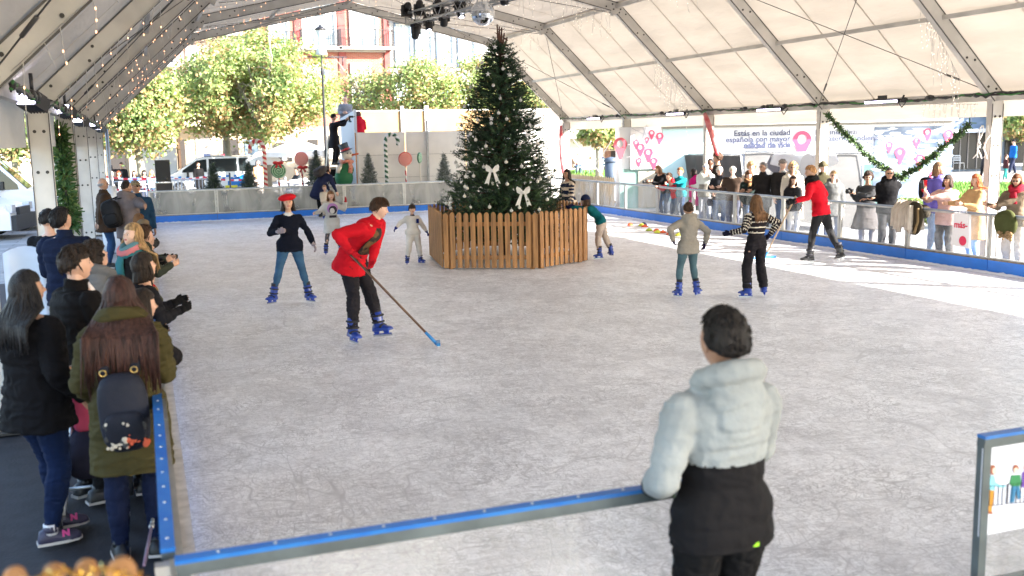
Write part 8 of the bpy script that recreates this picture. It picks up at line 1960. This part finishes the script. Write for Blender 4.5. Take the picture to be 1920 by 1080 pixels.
gz = AY(645, 181, 36.9).z - 1.74
F = person('shaven headed bearded man in grey jumper leaning on top of the partition', (AY(647, 190, 36.9).x, 36.9), 175, 1.74, sex='m', fat=1.1, skin='light', hair=('buzz', 'dark'), top=('sweater', (.21, .22, .25)), bottom=('trousers', BLK), ground=gz, hl=Lc(-.02, .3, 1.15), hrt=Lc(.12, .3, 1.15), head=(-25, -18, 0))
gz2 = AY(672, 211, 36.6).z - 1.66
F = person('worker in red jacket and brown hood seen from behind above the white wall', (AY(672, 220, 36.6).x, 36.6), -8, 1.66, sex='m', fat=1.05, skin='light', hair=('short', 'brown'), hat=('hoodup', (.10, .05, .045)), top=('jacket', (.45, .01, .025), {'hood': 1}), bottom=('trousers', BLK), ground=gz2, hl=Lc(-.15, .3, 1.1), hrt=Lc(.15, .3, 1.1))
t = thing('scaffold', 'steel scaffold carrying the two workers behind the partition', 'scaffold', (7.6, 37.2, 0)); m = MB()
for x in (6.9, 8.4):
 for y in (36.55, 37.5): m.tube([(x, y, 0), (x, y, gz2 - .06)], .025, 8)
for y in (36.55, 37.5):
 for z in (.6, gz2 - .12): m.tube([(6.9, y, z), (8.4, y, z)], .02, 6)
m.build('tubes', M_steel, t); m = MB(); m.box((7.65, 37.0, gz2 - .04), (1.6, 1.1, .05)); m.box((7.2, 37.0, (gz + gz2) / 2 - .02), (.5, .5, gz - gz2 - .02)); m.build('deck_boards', M_paleWood, t)
def far(label, px, py, Y, face, H=None, **kw):
 a = AY(px, py, Y); return person(label, (a.x, Y), face, H or a.z, **kw)
far('person in long black coat standing in front of the police van', 371, 306, 46.5, 200, sex='m', skin='light', hair=('short', 'brown'), top=('coat', BLK, {'hem': -.24}), bottom=('trousers', BLK))
def seated(label, px, py, Y, face, **kw):
 a = AY(px, py, Y); kw.setdefault('bottom', ('jeans', (.05, .07, .12))); B_ = 1.66 * (1 - 1 / 7.4) / .867
 return person(label, (a.x, Y), face, 1.66, drop=.525 * B_ + .02 - .50, fl=Lc(-.12, .42, 0), fr=Lc(.12, .44, 0), hl=Lc(-.12, .34, .72), hrt=Lc(.12, .34, .72), **kw)
far('waiter in dark printed sweatshirt standing between the cafe tables at the far left', 227, 306, 46.6, 190, sex='m', skin='light', hair=('short', 'dark'), top=('sweater', (.02, .02, .025)), bottom=('trousers', BLK), hrt=Lc(.4, .1, 1.55), pr=(.8, -.2, -.8))
for px, lb, sx, hc_, tc_ in ((209, 'bald guest in white sitting at the far left cafe', 'm', ('bald', 'grey'), (.6, .58, .56)), (222, 'guest in black with auburn hair seated before the waiter', 'f', ('bob', 'auburn'), BLK), (252, 'dark haired guest in blue and white seated at the far left cafe', 'f', ('long', 'dark'), (.05, .14, .35)), (270, 'guest in dark red top seated left of the loudspeaker', 'f', ('bob', 'black'), (.16, .012, .02)), (284, 'blonde guest in pale blue seated just left of the loudspeaker', 'f', ('long', 'blonde'), (.25, .45, .55))):
 seated(lb, px, 330, 45.6, 170 + (px % 7) * 8, sex=sx, skin='light', hair=hc_, top=('sweater', tc_))
far('person in orange top standing behind the striped candy cane', 483, 306, 43.2, 200, sex='f', skin='light', hair=('long', 'salt'), top=('sweater', (.62, .32, .16)), bottom=('trousers', (.3, .2, .15)), H=1.62)
seated('guest in dark clothes seated behind the pink lollipop', 556, 320, 42.6, 110, sex='m', skin='tan', hair=('short', 'dark'), top=('sweater', (.02, .025, .03)))
seated('guest in dark red seated beside the small fir and the ladder', 611, 320, 43.6, 150, sex='f', skin='tan', hair=('bob', 'dark'), top=('sweater', (.14, .015, .02)))
seated('pink shirted guest seated on the terrace behind the striped jumper woman', 1075, 300, 57.4, 240, sex='m', skin='light', hair=('buzz', 'grey'), top=('sweater', (.45, .30, .22)))
seated('guest in pink top seated at the terrace table', 1084, 300, 58.2, 160, sex='f', skin='light', hair=('short', 'light'), top=('sweater', (.60, .22, .22)))
seated('guest in dark blue seated at the right end of the terrace', 1126, 300, 58.5, 180, sex='m', skin='light', hair=('short', 'dark'), top=('sweater', NAVY))
g = G(1898, 327); person('passer-by in bright blue jacket and dark cap near the restaurant', (g.x, g.y), 70, 1.72, sex='m', fat=1.1, skin='light', hair=('short', 'dark'), hat=('cap', BLK), top=('jacket', (.01, .10, .32)), bottom=('trousers', (.02, .025, .05)), fl=Lc(-.1, .2, 0), fr=Lc(.1, -.2, 0))
g = G(1846, 334); person('passer-by in dark coat walking past the restaurant tables', (g.x, g.y), 60, 1.74, sex='m', skin='light', hair=('short', 'dark'), top=('coat', (.02, .018, .02)), bottom=('trousers', BLK), fl=Lc(-.1, .2, 0), fr=Lc(.1, -.2, 0))
g = G(1884, 338); person('child in teal trousers walking in front of the restaurant', (g.x, g.y), 250, 1.15, hr=6, sex='m', skin='light', hair=('short', 'brown'), top=('jacket', (.06, .02, .02)), bottom=('trousers', (.02, .16, .14)), fl=Lc(-.1, .12, 0), fr=Lc(.1, -.12, 0))
c0 = None
for px, py in ((1806, 320), (1822, 320), (1838, 319), (1797, 321)):
 c = G(px, py)
 if c0 is None: c0 = cafe_chair(c, R(20), 'white metal chair outside the restaurant at the right', M_cw, 'white chairs outside the restaurant')
 else: copy_tree(c0, c, R(20 + px % 90))
c = G(1815, 319); copy_tree(tb0, c, label='white table outside the restaurant at the right', group='restaurant tables'); c = G(1834, 318); copy_tree(tb0, c, label='white table outside the restaurant at the right', group='restaurant tables')
# --- pushchair and crutch beside the parka
c = G(172, 985); t = thing('pushchair', 'dark folded pushchair with grey wheels between the two women', 'pushchair', c); m = MB()
m.tube([c + Vector((-.15, -.1, .12)), c + Vector((-.1, .35, .55)), c + Vector((-.12, .75, .98))], .014, 8); m.tube([c + Vector((.2, -.1, .12)), c + Vector((.15, .35, .55)), c + Vector((.12, .75, .98))], .014, 8); m.tube([c + Vector((-.12, .75, .98)), c + Vector((.12, .75, .98))], .016, 8); m.tube([c + Vector((-.2, .5, .1)), c + Vector((-.12, .2, .5))], .012, 6); m.tube([c + Vector((.22, .5, .1)), c + Vector((.15, .2, .5))], .012, 6); m.tube([c + Vector((-.2, .5, .1)), c + Vector((.22, .5, .1))], .012, 6); m.build('frame', M_alu, t)
m = MB(); rbox(m, c + Vector((.02, .25, .42)), (.32, .42, .20), Matrix.Rotation(R(25), 3, 'X')); rbox(m, c + Vector((.02, .48, .72)), (.30, .16, .46), Matrix.Rotation(R(-25), 3, 'X')); m.build('seat', cloth_mat((.016, .016, .03)), t)
for dx, dy in ((-.18, -.1), (.22, -.1), (-.22, .5), (.24, .5)):
 m = MB(); m.lathe(c + Vector((dx, dy, .09)), [(.05, -.018), (.085, -.015), (.09, 0), (.085, .015), (.05, .018)], 18, 0, axis=Matrix.Rotation(R(90), 3, 'Y')); w_ = m.build('wheel', mat('tyre', (.015, .015, .016)), t); m = MB(); m.lathe(c + Vector((dx, dy, .09)), [(.01, -.02), (.05, -.016), (.05, .016), (.01, .02)], 14, 0, axis=Matrix.Rotation(R(90), 3, 'Y')); m.build('hub', M_alu, w_)
q = c + Vector((-.02, .30, .72)); m = MB(); rbox(m, q, (.14, .10, .36), Matrix.Rotation(R(10), 3, 'X')); tag(m.build('pink_blanket', cloth_mat((.40, .06, .13))), 'pink blanket hanging over the pushchair', 'blanket')
a, b = AX(294, 935, -.06), AX(270, 1060, -.12); m = MB(); m.tube([a + (a - b) * .1, a.lerp(b, .5)], .011, 8); m.tube([a.lerp(b, .48), b], .008, 8, 1); m.tube([a.lerp(b, .49), a.lerp(b, .52)], .015, 8); tag(m.build('folded_pole', [M_alu, mat('pole_violet', (.16, .10, .16), .4)]), 'thin silver and violet pole standing beside the near left rail', 'pole')
m = MB(); m.bar((-2.6, 6.5, .12), (-2.6, 9.5, .12), .3, .24); m.bar((-2.45, 6.5, .30), (-2.45, 9.5, .30), .06, .10, 1)
tag(m.build('floor_ballast', [mat('concrete_block', (.25, .24, .23), .9, var=.2), mat('rust_red', (.16, .05, .03), .8)]), 'long concrete ballast block with a rusty bar on the floor at the left edge', 'ballast')
# --- camera, light
cam = bpy.data.cameras.new('Camera'); camo = bpy.data.objects.new('Camera', cam); COL.objects.link(camo)
cam.sensor_width = 36.0; cam.lens = FPX / 1920 * 36.0; cam.clip_end = 2000; cam.clip_start = 0.05
cx = Vector((_dX.x, _dY.x, _dZ.x)); cyd = Vector((_dX.y, _dY.y, _dZ.y)); cz = Vector((_dX.z, _dY.z, _dZ.z))
rotm = Matrix((cx, -cyd, -cz)).transposed()
camo.matrix_world = Matrix.Translation(CO) @ rotm.to_4x4()
cam.dof.use_dof = True; cam.dof.focus_distance = 15.5; cam.dof.aperture_fstop = 2.2
scene.camera = camo
SUN_AZ = R(47)            # from -Y towards +X
SUN_EL = R(24.5)
sdir = Vector((math.sin(SUN_AZ) * math.cos(SUN_EL), -math.cos(SUN_AZ) * math.cos(SUN_EL), math.sin(SUN_EL)))
sun = bpy.data.lights.new('Sun', 'SUN'); suno = bpy.data.objects.new('Sun', sun); COL.objects.link(suno)
sun.energy = 5.0; sun.angle = R(0.53); sun.color = (1.0, 0.93, 0.84)
suno.rotation_euler = sdir.to_track_quat('Z', 'Y').to_euler(); suno.location = (30, -20, 30)
w = bpy.data.worlds.new('World'); scene.world = w; w.use_nodes = True
nt = w.node_tree; bg = nt.nodes['Background']
sky = nt.nodes.new('ShaderNodeTexSky'); sky.sky_type = 'NISHITA'; sky.sun_disc = False
sky.sun_elevation = SUN_EL
sky.sun_rotation = math.atan2(sdir.x, sdir.y)
sky.air_density = 1.0; sky.dust_density = 1.0
nt.links.new(sky.outputs[0], bg.inputs[0]); bg.inputs[1].default_value = 0.15
scene.view_settings.view_transform = 'Standard'; scene.view_settings.look = 'None'
scene.view_settings.exposure = 2.72; scene.view_settings.gamma = 1.0
scene.render.engine = 'CYCLES'
scene.cycles.use_denoising = True
try: scene.cycles.denoiser = 'OPENIMAGEDENOISE'
except Exception: pass
scene.cycles.max_bounces = 8; scene.cycles.transparent_max_bounces = 24
scene.cycles.sample_clamp_indirect = 6.0; scene.cycles.caustics_reflective = False; scene.cycles.caustics_refractive = False
scene.cycles.blur_glossy = 0.5
